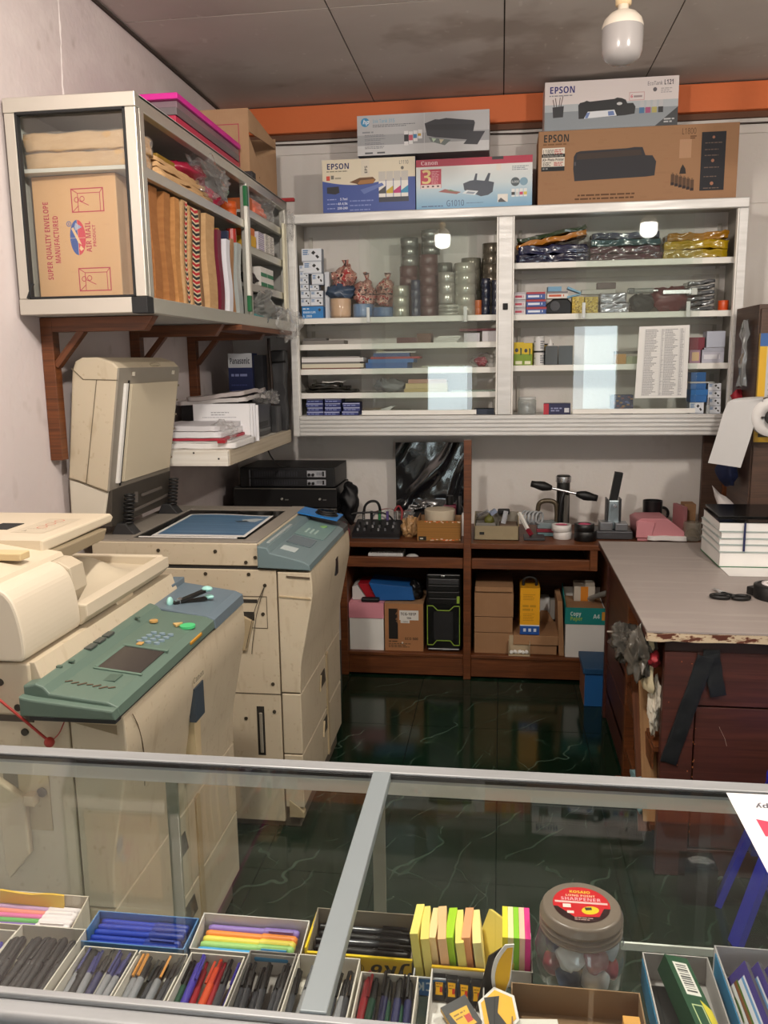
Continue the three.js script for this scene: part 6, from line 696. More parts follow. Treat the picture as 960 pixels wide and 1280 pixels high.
  odd('metal_clamp', 'bright metal clamp lying in the cream tray', 'clamp', [bar([-0.12, y + 0.12, -4.53], [-0.06, y + 0.145, -4.55], 0.02, 0.015)], M.steel); odd('metal_clamp', 'short blue white clamp in the cream tray', 'clamp', bar([-0.05, y + 0.13, -4.53], [-0.02, y + 0.15, -4.54], 0.03, 0.02), mat('#9aa6c0', 0.3, 0.3)); odd('olive_ball', 'olive round knob in the cream tray', 'knob', blob(-0.055, y + 0.095, -4.53, 0.026, 0.03, 0.025, 0.004, 50, 3), mat('#5a5a1e', 0.5)); odd('lever_tool', 'pale grey lever standing in the cream tray', 'tool', [bar([0.02, y + 0.08, -4.52], [0.035, y + 0.145, -4.54], 0.022, 0.012)], mat('#b7bac0', 0.35)); odd('black_grip', 'black grip lying across the back of the cream tray', 'grip', bx(-0.01, 0.055, y + 0.12, y + 0.15, -4.6, -4.57, 0.008), M.black); odd('grey_block', 'grey block filling the left of the cream tray', 'block', bx(-0.128, -0.02, y + 0.006, y + 0.085, -4.6, -4.5, 0.006), mat('#7d7a74', 0.6)); odd('brown_block', 'brown block filling the right of the cream tray', 'block', bx(0.0, 0.095, y + 0.006, y + 0.08, -4.6, -4.48, 0.006), mat('#6a5848', 0.6));
  { const t = thing('binding_comb', 'grey plastic binding combs lying beside the tray', 'comb', [0.16, y, -4.6]); for (let k = 0; k < 5; k++) part(t, 'ring', new THREE.TorusGeometry(0.032, 0.006, 6, 20).rotateY(0.9).translate(0.135 + k * 0.02, y + 0.10, -4.62 + k * 0.006), mat('#a9adb0', 0.3)); part(t, 'spine', bx(0.12, 0.24, y + 0.06, y + 0.075, -4.64, -4.6, 0.003), mat('#8b8f92', 0.4)); }
  { const t = thing('marker_pen', 'white marker with a dark red end leaning on the combs', 'marker', [0.15, y, -4.55]); part(t, 'barrel', bar([0.105, y + 0.13, -4.58], [0.15, y + 0.05, -4.53], 0.016, 0.016), M.white); part(t, 'end', bar([0.15, y + 0.05, -4.53], [0.172, y + 0.02, -4.515], 0.018, 0.018), mat('#7e1c2c', 0.4)); }
  solo('steel_plate', 'flat dark steel plate lying on the desk', 'plate', bx(0.13, 0.24, y + 0.001, y + 0.014, -4.58, -4.46, 0.003), mat('#4a4a4c', 0.4, 0.5));
  { const t = thing('hole_punch', 'old brass handled punch on stacked plates', 'punch', [0.26, y, -4.64]); part(t, 'plate', bx(0.205, 0.315, y + 0.001, y + 0.02, -4.69, -4.58, 0.003), mat('#5f7f84', 0.4)); part(t, 'plate', bx(0.2, 0.31, y + 0.021, y + 0.04, -4.69, -4.585, 0.003), mat('#7d2030', 0.4)); part(t, 'plate', bx(0.205, 0.312, y + 0.041, y + 0.072, -4.69, -4.59, 0.003), mat('#78868a', 0.4)); part(t, 'handle', tube([[0.208, y + 0.07, -4.64], [0.208, y + 0.13, -4.64], [0.218, y + 0.175, -4.64], [0.26, y + 0.188, -4.64], [0.30, y + 0.175, -4.64], [0.31, y + 0.13, -4.64], [0.31, y + 0.07, -4.64]], 0.013, 36, 8), mat('#5c5140', 0.35, 0.4)); }
  { const t = thing('cutting_press', 'steel post press with two black lever grips', 'press', [0.345, y, -4.68]); part(t, 'post', lathe([[0.001, 0], [0.05, 0], [0.05, 0.012], [0.037, 0.02], [0.036, 0.28], [0.038, 0.286], [0.038, 0.315], [0.034, 0.322], [0.001, 0.322]], 0.345, y + 0.001, -4.68), mat('#4a4a48', 0.28, 0.75)); part(t, 'collar', lathe([[0.039, 0], [0.042, 0.002], [0.042, 0.03], [0.039, 0.032]], 0.345, y + 0.285, -4.68), M.steel); part(t, 'lever', cyl(0, 0, 0, 0.007, 0.22, 'x', 10).rotateZ(-0.22).translate(0.345, y + 0.245, -4.62), M.steel); for (const s of [-1, 1]) part(t, 'grip', lathe([[0.001, -0.06], [0.017, -0.058], [0.019, -0.035], [0.024, -0.01], [0.026, 0.01], [0.02, 0.035], [0.013, 0.055], [0.001, 0.06]].map(([a, b]) => [a, b]), 0, 0, 0, 18).rotateZ(s * (Math.PI / 2)).rotateZ(-0.2).translate(0.345 + s * 0.12, y + 0.245 - s * 0.027, -4.62), M.black); part(t, 'pipe', tube([[0.35, y + 0.25, -4.63], [0.33, y + 0.18, -4.62], [0.325, y + 0.08, -4.62], [0.32, y + 0.01, -4.62]], 0.012, 20, 8), mat('#1a1a1a', 0.3)); part(t, 'stem', bar([0.355, y + 0.0, -4.615], [0.36, y + 0.22, -4.625], 0.018, 0.018), mat('#8c8c88', 0.3, 0.8)); }
  const roll = (n, l, x, z, r, y0, h, c, top) => { const t = thing(n, l, 'tape', [x, y0, z]); part(t, 'tape', lathe([[r * 0.62, 0], [r, 0], [r, h], [r * 0.62, h], [r * 0.62, 0]], x, y0, z, 30), mat(c, 0.4)); part(t, 'core', lathe([[r * 0.59, 0.001], [r * 0.62, 0.001], [r * 0.62, h - 0.001], [r * 0.59, h - 0.001], [r * 0.59, 0.001]], x, y0, z, 24), mat(top, 0.6)); part(t, 'centre_label', lathe([[0.001, h - 0.004], [r * 0.58, h - 0.004]], x, y0, z, 24), mat(top, 0.6)); };
  roll('tape_roll', 'lower white tape roll on the desk', 0.335, -4.54, 0.048, y + 0.001, 0.04, '#dcd9d6', '#d9d4d0'); roll('tape_roll', 'upper white tape roll with a pink label', 0.33, -4.54, 0.052, y + 0.042, 0.034, '#dedbd8', '#d06a86'); roll('tape_roll', 'lower black tape roll on the desk', 0.452, -4.5, 0.058, y + 0.001, 0.05, '#121213', '#26262a'); roll('tape_roll', 'upper black tape roll with a pink label', 0.446, -4.5, 0.052, y + 0.052, 0.036, '#161617', '#c9567a');
  { const t = thing('heavy_stapler', 'large steel stapler with an upright black lever', 'stapler', [0.60, y, -4.6]); part(t, 'base', bx(0.5, 0.70, y + 0.001, y + 0.045, -4.68, -4.52, 0.006), mat('#55565a', 0.4, 0.5)); part(t, 'anvil', [bx(0.53, 0.595, y + 0.046, y + 0.09, -4.62, -4.53, 0.004), bx(0.61, 0.675, y + 0.046, y + 0.085, -4.62, -4.53, 0.004)], mat('#8e9094', 0.35, 0.6)); part(t, 'column', ex([[0.575, y + 0.046], [0.635, y + 0.046], [0.63, y + 0.2], [0.58, y + 0.2]], 'z', -4.64, -4.58, 0.003), mat('#a6b4ba', 0.28, 0.6)); part(t, 'yoke', [bx(0.566, 0.574, y + 0.05, y + 0.21, -4.65, -4.58, 0.002), bx(0.637, 0.645, y + 0.05, y + 0.21, -4.65, -4.58, 0.002)], mat('#4a4a4c', 0.4, 0.5)); part(t, 'lever', bar([0.6, y + 0.17, -4.61], [0.628, y + 0.35, -4.6], 0.042, 0.03, [0, 0, 1]), M.black); part(t, 'pivot', cyl(0.605, y + 0.18, -4.575, 0.01, 0.09, 'z', 12), M.steel); }
  { const t = thing('file_packet', 'pink paper folder stuffed with sheets on the desk', 'folder', [0.81, y, -4.6]); part(t, 'folder', jig(ex([[0.715, y + 0.001], [0.955, y + 0.001], [0.95, y + 0.05], [0.87, y + 0.115], [0.74, y + 0.12], [0.712, y + 0.105]], 'z', -4.72, -4.5, 0.004), 0.006, 14, 3), mat('#c28188', 0.65)); part(t, 'sheets', jig(fine(0.77, 0.965, y + 0.006, y + 0.03, -4.7, -4.475, 6), 0.003, 20, 2), M.paper); part(t, 'flap', ex([[0.712, y + 0.02], [0.79, y + 0.02], [0.805, y + 0.1], [0.715, y + 0.11]], 'z', -4.50, -4.488, 0.002), mat('#cf8b93', 0.65)); }
  { const t = thing('mug', 'black mug behind the pink folder', 'mug', [0.84, y, -4.78]); part(t, 'cup', lathe([[0.001, 0], [0.045, 0], [0.05, 0.02], [0.053, 0.17], [0.05, 0.17], [0.046, 0.02], [0.001, 0.02]], 0.84, y + 0.001, -4.78), mat('#141416', 0.3)); part(t, 'handle', new THREE.TorusGeometry(0.032, 0.008, 8, 20, Math.PI).rotateZ(-Math.PI / 2).translate(0.892, y + 0.1, -4.78), mat('#141416', 0.3)); }
  carton('small_box', 'pink small box standing beside the mug', 'box', [0.955, 0.975, y + 0.001, y + 0.165, -4.74, -4.6], col('#b57a7e', 0.6), {}, R(12)); carton('small_box', 'brown small carton beside the mug', 'box', [0.985, 1.045, y + 0.001, y + 0.17, -4.76, -4.66], M.boardD); { const t = thing('glass_jar', 'low glass jar of bits at the end of the desk', 'jar', [1.0, y, -4.52]); part(t, 'jar', lathe([[0.001, 0], [0.042, 0], [0.046, 0.01], [0.046, 0.09], [0.042, 0.1], [0.040, 0.1]], 1.0, y + 0.001, -4.52), mat('#c9c4b8', 0.06, 0, { transmission: 0.8, thickness: 0 })); part(t, 'contents', blob(1.0, y + 0.035, -4.52, 0.036, 0.028, 0.036, 0.006, 60, 4), mat('#7a6a50', 0.6)); }
}
// things stored under the desk
{
  const s = 0.137, b = (n, l, x0, x1, y0, y1, z0, z1, m, f, ry = 0, cat = 'box') => carton(n, l, cat, [x0, x1, y0, y1, z0, z1], m, f || {}, ry, 0);
  b('paper_carton', 'white carton under the pink lid in the desk bay', -0.81, -0.622, s, 0.318, -4.7, -4.40, M.white); b('carton_lid', 'pink box lid on the white carton', -0.812, -0.62, 0.319, 0.405, -4.72, -4.395, mat('#d98f9c', 0.55), {}, 0, 'lid');
  b('equipment_carton', 'brown carton with black print and a white label beside the computer', -0.615, -0.405, s, 0.404, -4.7, -4.40, M.boardD, { front: pm(canvasTex(256, 320, (c, w, h) => { c.fillStyle = '#a8754c'; c.fillRect(0, 0, w, h); c.fillStyle = '#1b1612'; c.fillRect(26, 34, 62, 206); c.fillStyle = '#a8754c'; for (let k = 0; k < 16; k++) c.fillRect(70 + 18 * hash(k, 2), 40 + k * 6, 20, 3); c.fillStyle = '#dcd9d2'; c.fillRect(98, 44, 128, 66); c.fillRect(106, 110, 60, 20); txt(c, 'TCG-101P', 106, 78, 26, '#3a3632', { st: 'bold', w: 104 }); txt(c, '10A', 146, 102, 18, '#3a3632', { st: 'bold' }); txt(c, '+ 6002', 112, 126, 15, '#3a3632'); txt(c, 'ECO 500', 134, 244, 24, '#33271c', { st: 'bold', w: 88 }); lines(c, 24, 252, 70, 1, 8, 7, '#4a3624'); lines(c, 24, 268, 160, 3, 11, 6, '#5e4630'); c.fillStyle = '#d8d2c6'; c.fillRect(112, 258, 10, 12); }), 0.8) });
  { const t = thing('computer_tower', 'black computer tower with lime green trim under the desk', 'computer', [-0.29, s, -4.6]); const x0 = -0.388, x1 = -0.2, z1 = -4.41; part(t, 'case', bx(x0 + 0.004, x1 - 0.004, s + 0.001, 0.57, -4.86, z1 - 0.03, 0.004), mat('#131314', 0.5)); const f = part(t, 'front_panel', bx(x0, x1, s + 0.012, 0.572, z1 - 0.03, z1, 0.01), mat('#101011', 0.3)); for (let k = 0; k < 4; k++) part(t, 'drive_bay', bx(x0 + 0.012, x1 - 0.012, 0.545 - k * 0.036 - 0.03, 0.545 - k * 0.036, z1 - 0.004, z1 + 0.003, 0.003), mat(k === 0 ? '#3a3a3c' : '#1a1a1b', 0.3), f); const L = mat('#8fae3e', 0.4), g = (a, c) => part(t, 'green_trim', bar([...a, z1 + 0.003], [...c, z1 + 0.003], 0.004, 0.004), L, f); const xa = x0 + 0.006, xb = x1 - 0.008; g([xa, 0.395], [xa, 0.175]); g([xb, 0.395], [xb, 0.175]); g([xa, 0.395], [xa + 0.03, 0.395]); g([xa + 0.03, 0.395], [xa + 0.055, 0.37]); g([xa + 0.055, 0.37], [xb - 0.055, 0.37]); g([xb - 0.055, 0.37], [xb - 0.03, 0.395]); g([xb - 0.03, 0.395], [xb, 0.395]); g([xa, 0.175], [xa + 0.03, 0.175]); g([xa + 0.03, 0.175], [xa + 0.05, 0.2]); g([xa + 0.05, 0.2], [xb - 0.05, 0.2]); g([xb - 0.05, 0.2], [xb - 0.03, 0.175]); g([xb - 0.03, 0.175], [xb, 0.175]); part(t, 'green_badge', bx(xb - 0.016, xb, 0.41, 0.45, z1, z1 + 0.004, 0.002), L, f); part(t, 'mesh_panel', bx(xa + 0.035, xb - 0.035, 0.205, 0.362, z1, z1 + 0.002), mat('#1b1b1d', 0.6), f); part(t, 'foot_lip', bx(x0 + 0.01, x1 - 0.01, 0.148, 0.156, z1, z1 + 0.008, 0.002), mat('#9a9a9c', 0.25, 0.6), f); part(t, 'power_button', bx(x0 + 0.08, x0 + 0.1, 0.555, 0.566, z1, z1 + 0.004, 0.002), M.steel, f); }
  const lean = (n, l, pts, z0, z1, c) => solo(n, l, 'folder', ex(pts, 'z', z0, z1, 0.001), mat(c, 0.4));
  lean('document_sheaf', 'white sheets leaning on the pink lid', [[-0.80, 0.407], [-0.72, 0.407], [-0.775, 0.49], [-0.80, 0.48]], -4.62, -4.45, '#c9c6c4'); lean('red_folder', 'red folder leaning on the pink lid', [[-0.715, 0.407], [-0.665, 0.407], [-0.71, 0.495], [-0.77, 0.495]], -4.63, -4.46, '#9c1724'); lean('blue_folder', 'blue folder lying slanted over the brown carton', [[-0.66, 0.408], [-0.455, 0.415], [-0.47, 0.485], [-0.705, 0.505]], -4.64, -4.44, '#1f5a9c');
  solo('glasses_case', 'black slim case lying on the pink lid', 'case', bx(-0.745, -0.645, 0.407, 0.43, -4.44, -4.40, 0.009), M.black); solo('cable_bundle', 'black bundle of cables on the brown carton', 'cable', blob(-0.455, 0.455, -4.50, 0.045, 0.045, 0.05, 0.012, 50, 3), mat('#0c0c0d', 0.4));
  { const t = thing('keyboard', 'white slim keyboard on the desk tray', 'keyboard', [-0.62, 0.631, -4.5]); part(t, 'body', bx(-0.705, -0.515, 0.632, 0.676, -4.56, -4.425, 0.004), mat('#c9c8c6', 0.5)); part(t, 'keys', Array.from({ length: 24 }, (_, k) => bx(-0.70 + (k % 12) * 0.0155, -0.688 + (k % 12) * 0.0155, 0.676, 0.68, -4.45 - (k / 12 | 0) * 0.03, -4.428 - (k / 12 | 0) * 0.03)), mat('#b5b4b2', 0.5)); } solo('computer_mouse', 'pale grey computer mouse on the desk tray', 'mouse', new THREE.SphereGeometry(1, 20, 14).scale(0.035, 0.02, 0.025).translate(-0.465, 0.655, -4.44), mat('#b9b7b4', 0.4));
  ['lowest', 'second', 'third', 'topmost'].forEach((n, k) => b('flat_carton', n + ' plain brown carton of the stack right of the upright', -0.128 + (k === 3 ? 0.004 : 0), 0.078 - (k % 2) * 0.003, s + [0, 0.118, 0.206, 0.346][k], s + [0.114, 0.202, 0.342, 0.372][k], -4.72, -4.41 + (k === 3 ? 0.012 : 0), mat('#dccfc2', 0.85, 0, { map: rep(tBoard, 3) })));
  { const t = thing('toner_carton', 'yellow and blue upright carton with a black handle', 'carton', [0.165, s + 0.11, -4.5]); const tx = pm(canvasTex(128, 256, (c, w, h) => { c.fillStyle = '#e0a018'; c.fillRect(0, 0, w, h); lines(c, 20, 34, 84, 4, 9, 3, '#a87410'); lines(c, 16, 92, 94, 2, 20, 12, '#b98414'); lines(c, 20, 140, 80, 5, 9, 3, '#a87410'); c.fillStyle = '#dfe4ea'; c.fillRect(0, 202, w, 8); c.fillStyle = '#1f4f9c'; c.fillRect(0, 208, w, 48); for (let k = 0; k < 3; k++) { c.fillStyle = '#cdd6e6'; c.fillRect(22 + k * 34, 222, 18, 18); } }), 0.45); part(t, 'body', bx(0.113, 0.217, s + 0.112, 0.506, -4.6, -4.402, 0.003), mat('#c98f1c', 0.5)); part(t, 'printed_front', new THREE.PlaneGeometry(0.102, 0.255).translate(0.165, 0.378, -4.4012), tx); part(t, 'handle', tube([[0.13, 0.506, -4.46], [0.135, 0.54, -4.46], [0.165, 0.552, -4.46], [0.195, 0.54, -4.46], [0.2, 0.506, -4.46]], 0.008, 24, 8), M.black); }
  { const t = thing('open_carton', 'brown open carton lying under the yellow carton', 'carton', [0.21, s, -4.5]); part(t, 'body', bx(0.085, 0.31, s + 0.001, s + 0.055, -4.66, -4.41, 0.002), M.boardD); part(t, 'lid', bx(0.08, 0.318, s + 0.056, s + 0.108, -4.67, -4.40, 0.002), M.boardD); part(t, 'flap', ex([[0.205, s + 0.108], [0.31, s + 0.108], [0.27, 0.31], [0.235, 0.31]], 'z', -4.66, -4.655), M.boardD); }
  solo('cardboard_sheet', 'brown cardboard sheet standing beside the copy paper box', 'cardboard', ex([[0.322, s + 0.001], [0.348, s + 0.001], [0.334, 0.44], [0.308, 0.44]], 'z', -4.66, -4.40, 0.001), M.boardD); b('small_white_box', 'small white box behind the brown flap', 0.232, 0.285, s + 0.11, 0.37, -4.78, -4.70, M.paper); b('small_white_box', 'narrow pale box behind the brown flap', 0.288, 0.315, s + 0.11, 0.36, -4.76, -4.70, col('#b9b4ac'));
  { const t = thing('trinket_tray', 'tiny worn tray of white trinkets at the shelf edge', 'tray', [0.112, s, -4.39]); part(t, 'tray', [bx(0.055, 0.168, s + 0.001, s + 0.03, -4.412, -4.408), bx(0.055, 0.168, s + 0.001, s + 0.006, -4.41, -4.372), bx(0.055, 0.058, s + 0.001, s + 0.08, -4.41, -4.375), bx(0.165, 0.168, s + 0.001, s + 0.08, -4.41, -4.375), bx(0.058, 0.165, s + 0.03, s + 0.105, -4.412, -4.408)], mat('#b5a386', 0.8)); for (let k = 0; k < 5; k++) part(t, 'trinket', blob(0.072 + k * 0.02, s + 0.02, -4.385, 0.011, 0.011, 0.01, 0.002, 60, k), M.white); }
  { const t = thing('paper_box', 'white copy paper box with a teal printed rim', 'box', [0.46, s, -4.5]); const x0 = 0.352, x1 = 0.556, z1 = -4.385, z0 = -4.66; const tx = pm(canvasTex(256, 96, (c, w, h) => { c.fillStyle = '#1d8a86'; c.fillRect(0, 0, w, h); txt(c, 'Copy', 28, 46, 34, '#e6efe9', { st: 'bold', w: 70 }); txt(c, 'Paper', 28, 74, 32, '#a8c24a', { st: 'bold', w: 80 }); txt(c, 'A4', 176, 60, 36, '#dfeae6', { st: 'bold' }); c.fillStyle = '#d99a3a'; c.fillRect(232, 20, 24, 50); }), 0.5); part(t, 'wall', bx(x0, x1, s + 0.001, 0.325, z1 - 0.005, z1), M.white); part(t, 'wall', bx(x0, x0 + 0.005, s + 0.001, 0.325, z0, z1 - 0.005), M.white); part(t, 'wall', bx(x1 - 0.005, x1, s + 0.001, 0.40, z0, z1 - 0.005), M.white); part(t, 'wall', bx(x0, x1, s + 0.001, 0.45, z0 - 0.005, z0), M.white); part(t, 'rim', bx(x0 - 0.003, x1, 0.32, 0.41, z1 - 0.004, z1 + 0.002), mat('#1d8a86', 0.5)); part(t, 'rim_print', new THREE.PlaneGeometry(x1 - x0, 0.088).translate((x0 + x1) / 2, 0.365, z1 + 0.0028), tx); part(t, 'rim', ex([[z1, 0.32], [z1, 0.41], [z0, 0.47], [z0, 0.32]], 'x', x0 - 0.004, x0), mat('#1d8a86', 0.5)); part(t, 'stuffing', bx(x0 + 0.006, x1 - 0.006, s + 0.005, 0.40, z0 + 0.004, z1 - 0.006), M.boardD); }
  { const t = thing('small_carton', 'small white carton with an orange stripe on the copy paper box', 'carton', [0.46, 0.401, -4.56]); part(t, 'body', bx(0.405, 0.515, 0.402, 0.485, -4.62, -4.54), mat('#b9b0a2', 0.6)); part(t, 'orange_stripe', bx(0.44, 0.48, 0.403, 0.484, -4.5402, -4.539), mat('#c77a1c', 0.6)); part(t, 'open_flap', bx(0.405, 0.515, 0.486, 0.5, -4.62, -4.56), mat('#b9b0a2', 0.6)); } { const t = thing('paper_tube', 'grey tube leaning out of the copy paper box', 'tube', [0.51, 0.40, -4.48]); part(t, 'tube', (() => { const g = new THREE.CylinderGeometry(0.014, 0.014, 0.2, 18, 1, true); g.rotateX(1.15).rotateY(0.45).translate(0.525, 0.455, -4.47); return g; })(), mat('#8d8f8c', 0.5, 0, { side: THREE.DoubleSide })); }
  { const t = thing('blue_carton', 'blue lidded carton standing on the floor before the desk', 'carton', [0.49, 0, -4.16]); part(t, 'body', bx(0.425, 0.545, 0.001, 0.17, -4.3, -4.06, 0.002), mat('#1f5f9e', 0.5)); part(t, 'printed_side', bx(0.4235, 0.425, 0.004, 0.165, -4.295, -4.065), mat('#8a5a42', 0.6)); part(t, 'lid', bx(0.415, 0.552, 0.171, 0.2, -4.31, -4.05, 0.003), mat('#1c4a72', 0.5)); }
}

// ---------------------------------------------------------------- worktable on the right
{
  const t = thing('worktable', 'tall mahogany worktable with a worn grey laminate top', 'table', [0.93, 0, -3.3]);
  const h = 0.854, x0 = 0.463, x1 = 1.42, zf = -2.64, zb = -3.99;
  part(t, 'top_sheet', bx(x0, x1, h - 0.006, h, -3.385, zf), M.lam); part(t, 'top_sheet', bx(x0, x1, h - 0.006, h - 0.0004, zb, -3.387), M.lam);
  part(t, 'front_lip', jig(fine(x0, x1, h - 0.034, h - 0.007, zf - 0.03, zf, 24), 0.0022, 30, 2), M.worn); part(t, 'side_lip', bx(x0, x0 + 0.03, h - 0.03, h - 0.007, zb, zf - 0.03, 0.002), M.mahog); part(t, 'top_core', bx(x0 + 0.03, x1, h - 0.03, h - 0.007, zb, zf - 0.03), M.mahog);
  part(t, 'apron', bx(0.525, x1, h - 0.075, h - 0.032, zf - 0.045, zf - 0.03, 0.002), mat('#3a2521', 0.5)); 
  part(t, 'front_stile', bx(0.525, 0.625, 0.001, h - 0.075, zf - 0.06, zf - 0.024, 0.003), M.mahog); part(t, 'front_rail', bx(0.625, x1, 0.60, h - 0.075, zf - 0.06, zf - 0.03, 0.003), M.mahog); part(t, 'door', bx(0.63, 1.06, 0.10, 0.595, zf - 0.06, zf - 0.034, 0.004), M.mahog); part(t, 'door', bx(1.065, x1, 0.10, 0.595, zf - 0.06, zf - 0.034, 0.004), M.mahog); part(t, 'front_plinth', bx(0.625, x1, 0.001, 0.095, zf - 0.06, zf - 0.036, 0.003), M.mahog);
  // open side towards the aisle: posts, shelf boards on edge
  part(t, 'leg', bx(0.50, 0.545, 0.001, h - 0.03, zb + 0.02, zb + 0.065, 0.003), M.mahog); part(t, 'leg', bx(0.50, 0.54, 0.001, h - 0.03, -3.30, -3.26, 0.003), M.wood); part(t, 'leg', bx(x1 - 0.05, x1, 0.001, h - 0.03, zb, zb + 0.05, 0.003), M.mahog);
  part(t, 'side_panel', bx(0.51, 0.522, 0.30, h - 0.03, zb + 0.065, -3.30, 0.002), M.mahog); part(t, 'side_panel', bx(0.51, 0.522, 0.02, 0.29, zb + 0.065, -3.30, 0.002), M.mahog);
  part(t, 'shelf_board', bx(0.51, x1 - 0.05, 0.42, 0.44, -3.95, zf - 0.06, 0.002), M.wood); part(t, 'shelf_board', bx(0.51, x1 - 0.05, 0.14, 0.16, -3.95, zf - 0.06, 0.002), M.wood); part(t, 'side_rail', ex([[-3.26, 0.43], [-2.70, 0.43], [-2.70, 0.36], [-3.26, 0.36]].reverse(), 'x', 0.505, 0.512), M.wood); part(t, 'back_panel', bx(0.545, x1 - 0.05, 0.02, h - 0.03, zb, zb + 0.012), M.mahog);
  part(t, 'diagonal_slat', bar([0.515, 0.72, -2.98], [0.515, 0.16, -2.72], 0.012, 0.05, [1, 0, 0]), M.ply); part(t, 'diagonal_slat', bar([0.505, 0.70, -3.12], [0.505, 0.10, -2.76], 0.012, 0.045, [1, 0, 0]), M.wood);
  const tp = (a, b, w) => bar(a, b, w, 0.0015, [0, 0, 1]);
  part(t, 'black_tape', jig(new THREE.BoxGeometry(0.052, 0.38, 0.002, 6, 24, 1).rotateZ(-0.27).translate(0.60, 0.585, zf - 0.021), 0.0016, 30, 1), mat('#15181b', 0.5)); part(t, 'black_tape', jig(new THREE.BoxGeometry(0.05, 0.14, 0.002, 6, 10, 1).rotateZ(0.2).translate(0.68, 0.705, zf - 0.024), 0.0016, 30, 3), mat('#15181b', 0.5)); part(t, 'black_tape', jig(new THREE.BoxGeometry(0.05, 0.03, 0.002, 6, 4, 1).translate(0.668, 0.775, zf - 0.027), 0.0016, 30, 3), mat('#15181b', 0.5));
  part(t, 'scratch', [bar([0.705, 0.53, zf - 0.0335], [0.725, 0.49, zf - 0.0335], 0.004, 0.0006), bar([0.725, 0.49, zf - 0.0335], [0.732, 0.465, zf - 0.0335], 0.003, 0.0006)], mat('#c9b9a8', 0.8));
  const chips = []; for (let k = 0; k < 26; k++) { const x = k < 12 ? rnd(0.53, 0.625) : 0.627 + rnd(-0.003, 0.003), y = rnd(0.15, 0.75); chips.push(bx(x, x + rnd(0.002, 0.005), y, y + rnd(0.002, 0.007), zf - 0.0242, zf - 0.0236)); } part(t, 'paint_chips', chips, mat('#a8643c', 0.8)).userData.kind = 'stuff';
}
{
  const h = 0.855;
  solo('plastic_bag', 'grey crumpled plastic bag stuffed at the worktable corner', 'bag', bag(0.468, 0.745, -2.75, 0.045, 0.085, 0.075, 3), mat('#5e5a53', 0.22)); solo('plastic_bag', 'clear plastic bag hanging out of the worktable side', 'bag', bag(0.452, 0.70, -2.98, 0.06, 0.05, 0.13, 6), mat('#9a9890', 0.12, 0, { transmission: 0.75, thickness: 0 })); solo('torn_paper', 'cream torn paper hanging at the worktable corner', 'paper', jig(fine(0.486, 0.500, 0.62, 0.80, -2.82, -2.70, 8), 0.01, 22, 5), mat('#cfc2a0', 0.8)); solo('torn_paper', 'crumpled white paper in the side of the worktable', 'paper', bag(0.515, 0.57, -2.735, 0.02, 0.085, 0.035, 8), mat('#d9d2c2', 0.8)); solo('torn_paper', 'blue and white wrapper at the foot of the worktable side', 'wrapper', jig(fine(0.478, 0.494, 0.17, 0.25, -2.92, -2.76, 6), 0.008, 30, 2), mat('#8fb6bc', 0.5)); solo('red_rag', 'red rag tucked under the worktable corner', 'rag', blob(0.495, 0.742, -2.70, 0.02, 0.022, 0.04, 0.01, 50, 4), mat('#8c1c26', 0.6)); solo('orange_stick', 'orange stick lying at the foot of the worktable', 'stick', bar([0.485, 0.02, -3.28], [0.49, 0.02, -3.12], 0.022, 0.03), mat('#a84a2c', 0.6)); solo('thin_rod', 'thin grey rod sticking out of the worktable side', 'rod', cyl(0.45, 0.725, -3.02, 0.004, 0.12, 'x', 8), M.metal);
  solo('paper_sheet', 'loose white paper sheet under the bound books', 'paper sheet', bx(0.89, 1.2, h, h + 0.0012, -3.55, -3.36), M.paper);
  const bk = [['lowest thick white bound book with a green base', 0.0, 0.062, '#1f6a3c', 0.0], ['second white bound book of the stack', 0.063, 0.092, '#27528a', -0.6], ['third white bound book of the stack', 0.093, 0.118, '#2a6a4a', -1.2], ['fourth white bound book of the stack', 0.119, 0.146, '#2b7a86', 0.8], ['top bound book with a glossy black cover', 0.147, 0.186, '#16281e', -2]];
  for (const [l, a, b, c, r] of bk) { const t = thing('bound_book', l, 'book', [1.03, h + a + 0.002, -3.66]); const A = 0.885, B = 1.19, lo = mat('#b9c4c2', 0.3), z0 = -3.83, z1 = -3.5, y = h + a + 0.002, dy = b - a; part(t, 'back_cover', bx(A, B, y, y + 0.003, z0, z1), a ? lo : mat(c, 0.3)); part(t, 'page_block', bx(A + 0.003, B, y + 0.003, y + dy - 0.003, z0 + 0.003, z1 - 0.003), M.paper); part(t, 'front_cover', bx(A, B, y + dy - 0.003, y + dy - 0.0005, z0, z1), a > 0.14 ? mat('#0d0f10', 0.12) : lo); t.rotation.y = R(r); }
  solo('binding_band', 'dark blue elastic band around the bound books', 'band', [bx(0.972, 0.98, h + 0.07, h + 0.186, -3.494, -3.49)], mat('#1c2450', 0.5)); solo('folder', 'black folder lying behind the bound books', 'folder', bx(0.9, 1.26, h + 0.189, h + 0.2, -3.84, -3.6, 0.002), M.blackGloss).rotation.x = 0.05;
  { const t = thing('scissors', 'black handled scissors lying on the worktable', 'scissors', [0.81, h, -3.05]); for (const s of [-1, 1]) { part(t, 'handle', new THREE.TorusGeometry(0.026, 0.007, 8, 24).scale(1.1, 0.8, 1).rotateX(-Math.PI / 2).rotateY(s * 0.3).translate(0.812 + s * 0.035, h + 0.008, -3.03 + s * 0.004), M.black); part(t, 'blade', bar([0.812 + s * 0.016, h + 0.006 + s * 0.001, -3.055], [0.785 - s * 0.006, h + 0.006 + s * 0.001, -3.14], 0.014, 0.002), M.steel); part(t, 'shank', bar([0.812 + s * 0.022, h + 0.007, -3.045], [0.80 - s * 0.004, h + 0.007, -3.085], 0.013, 0.008), M.black); } }
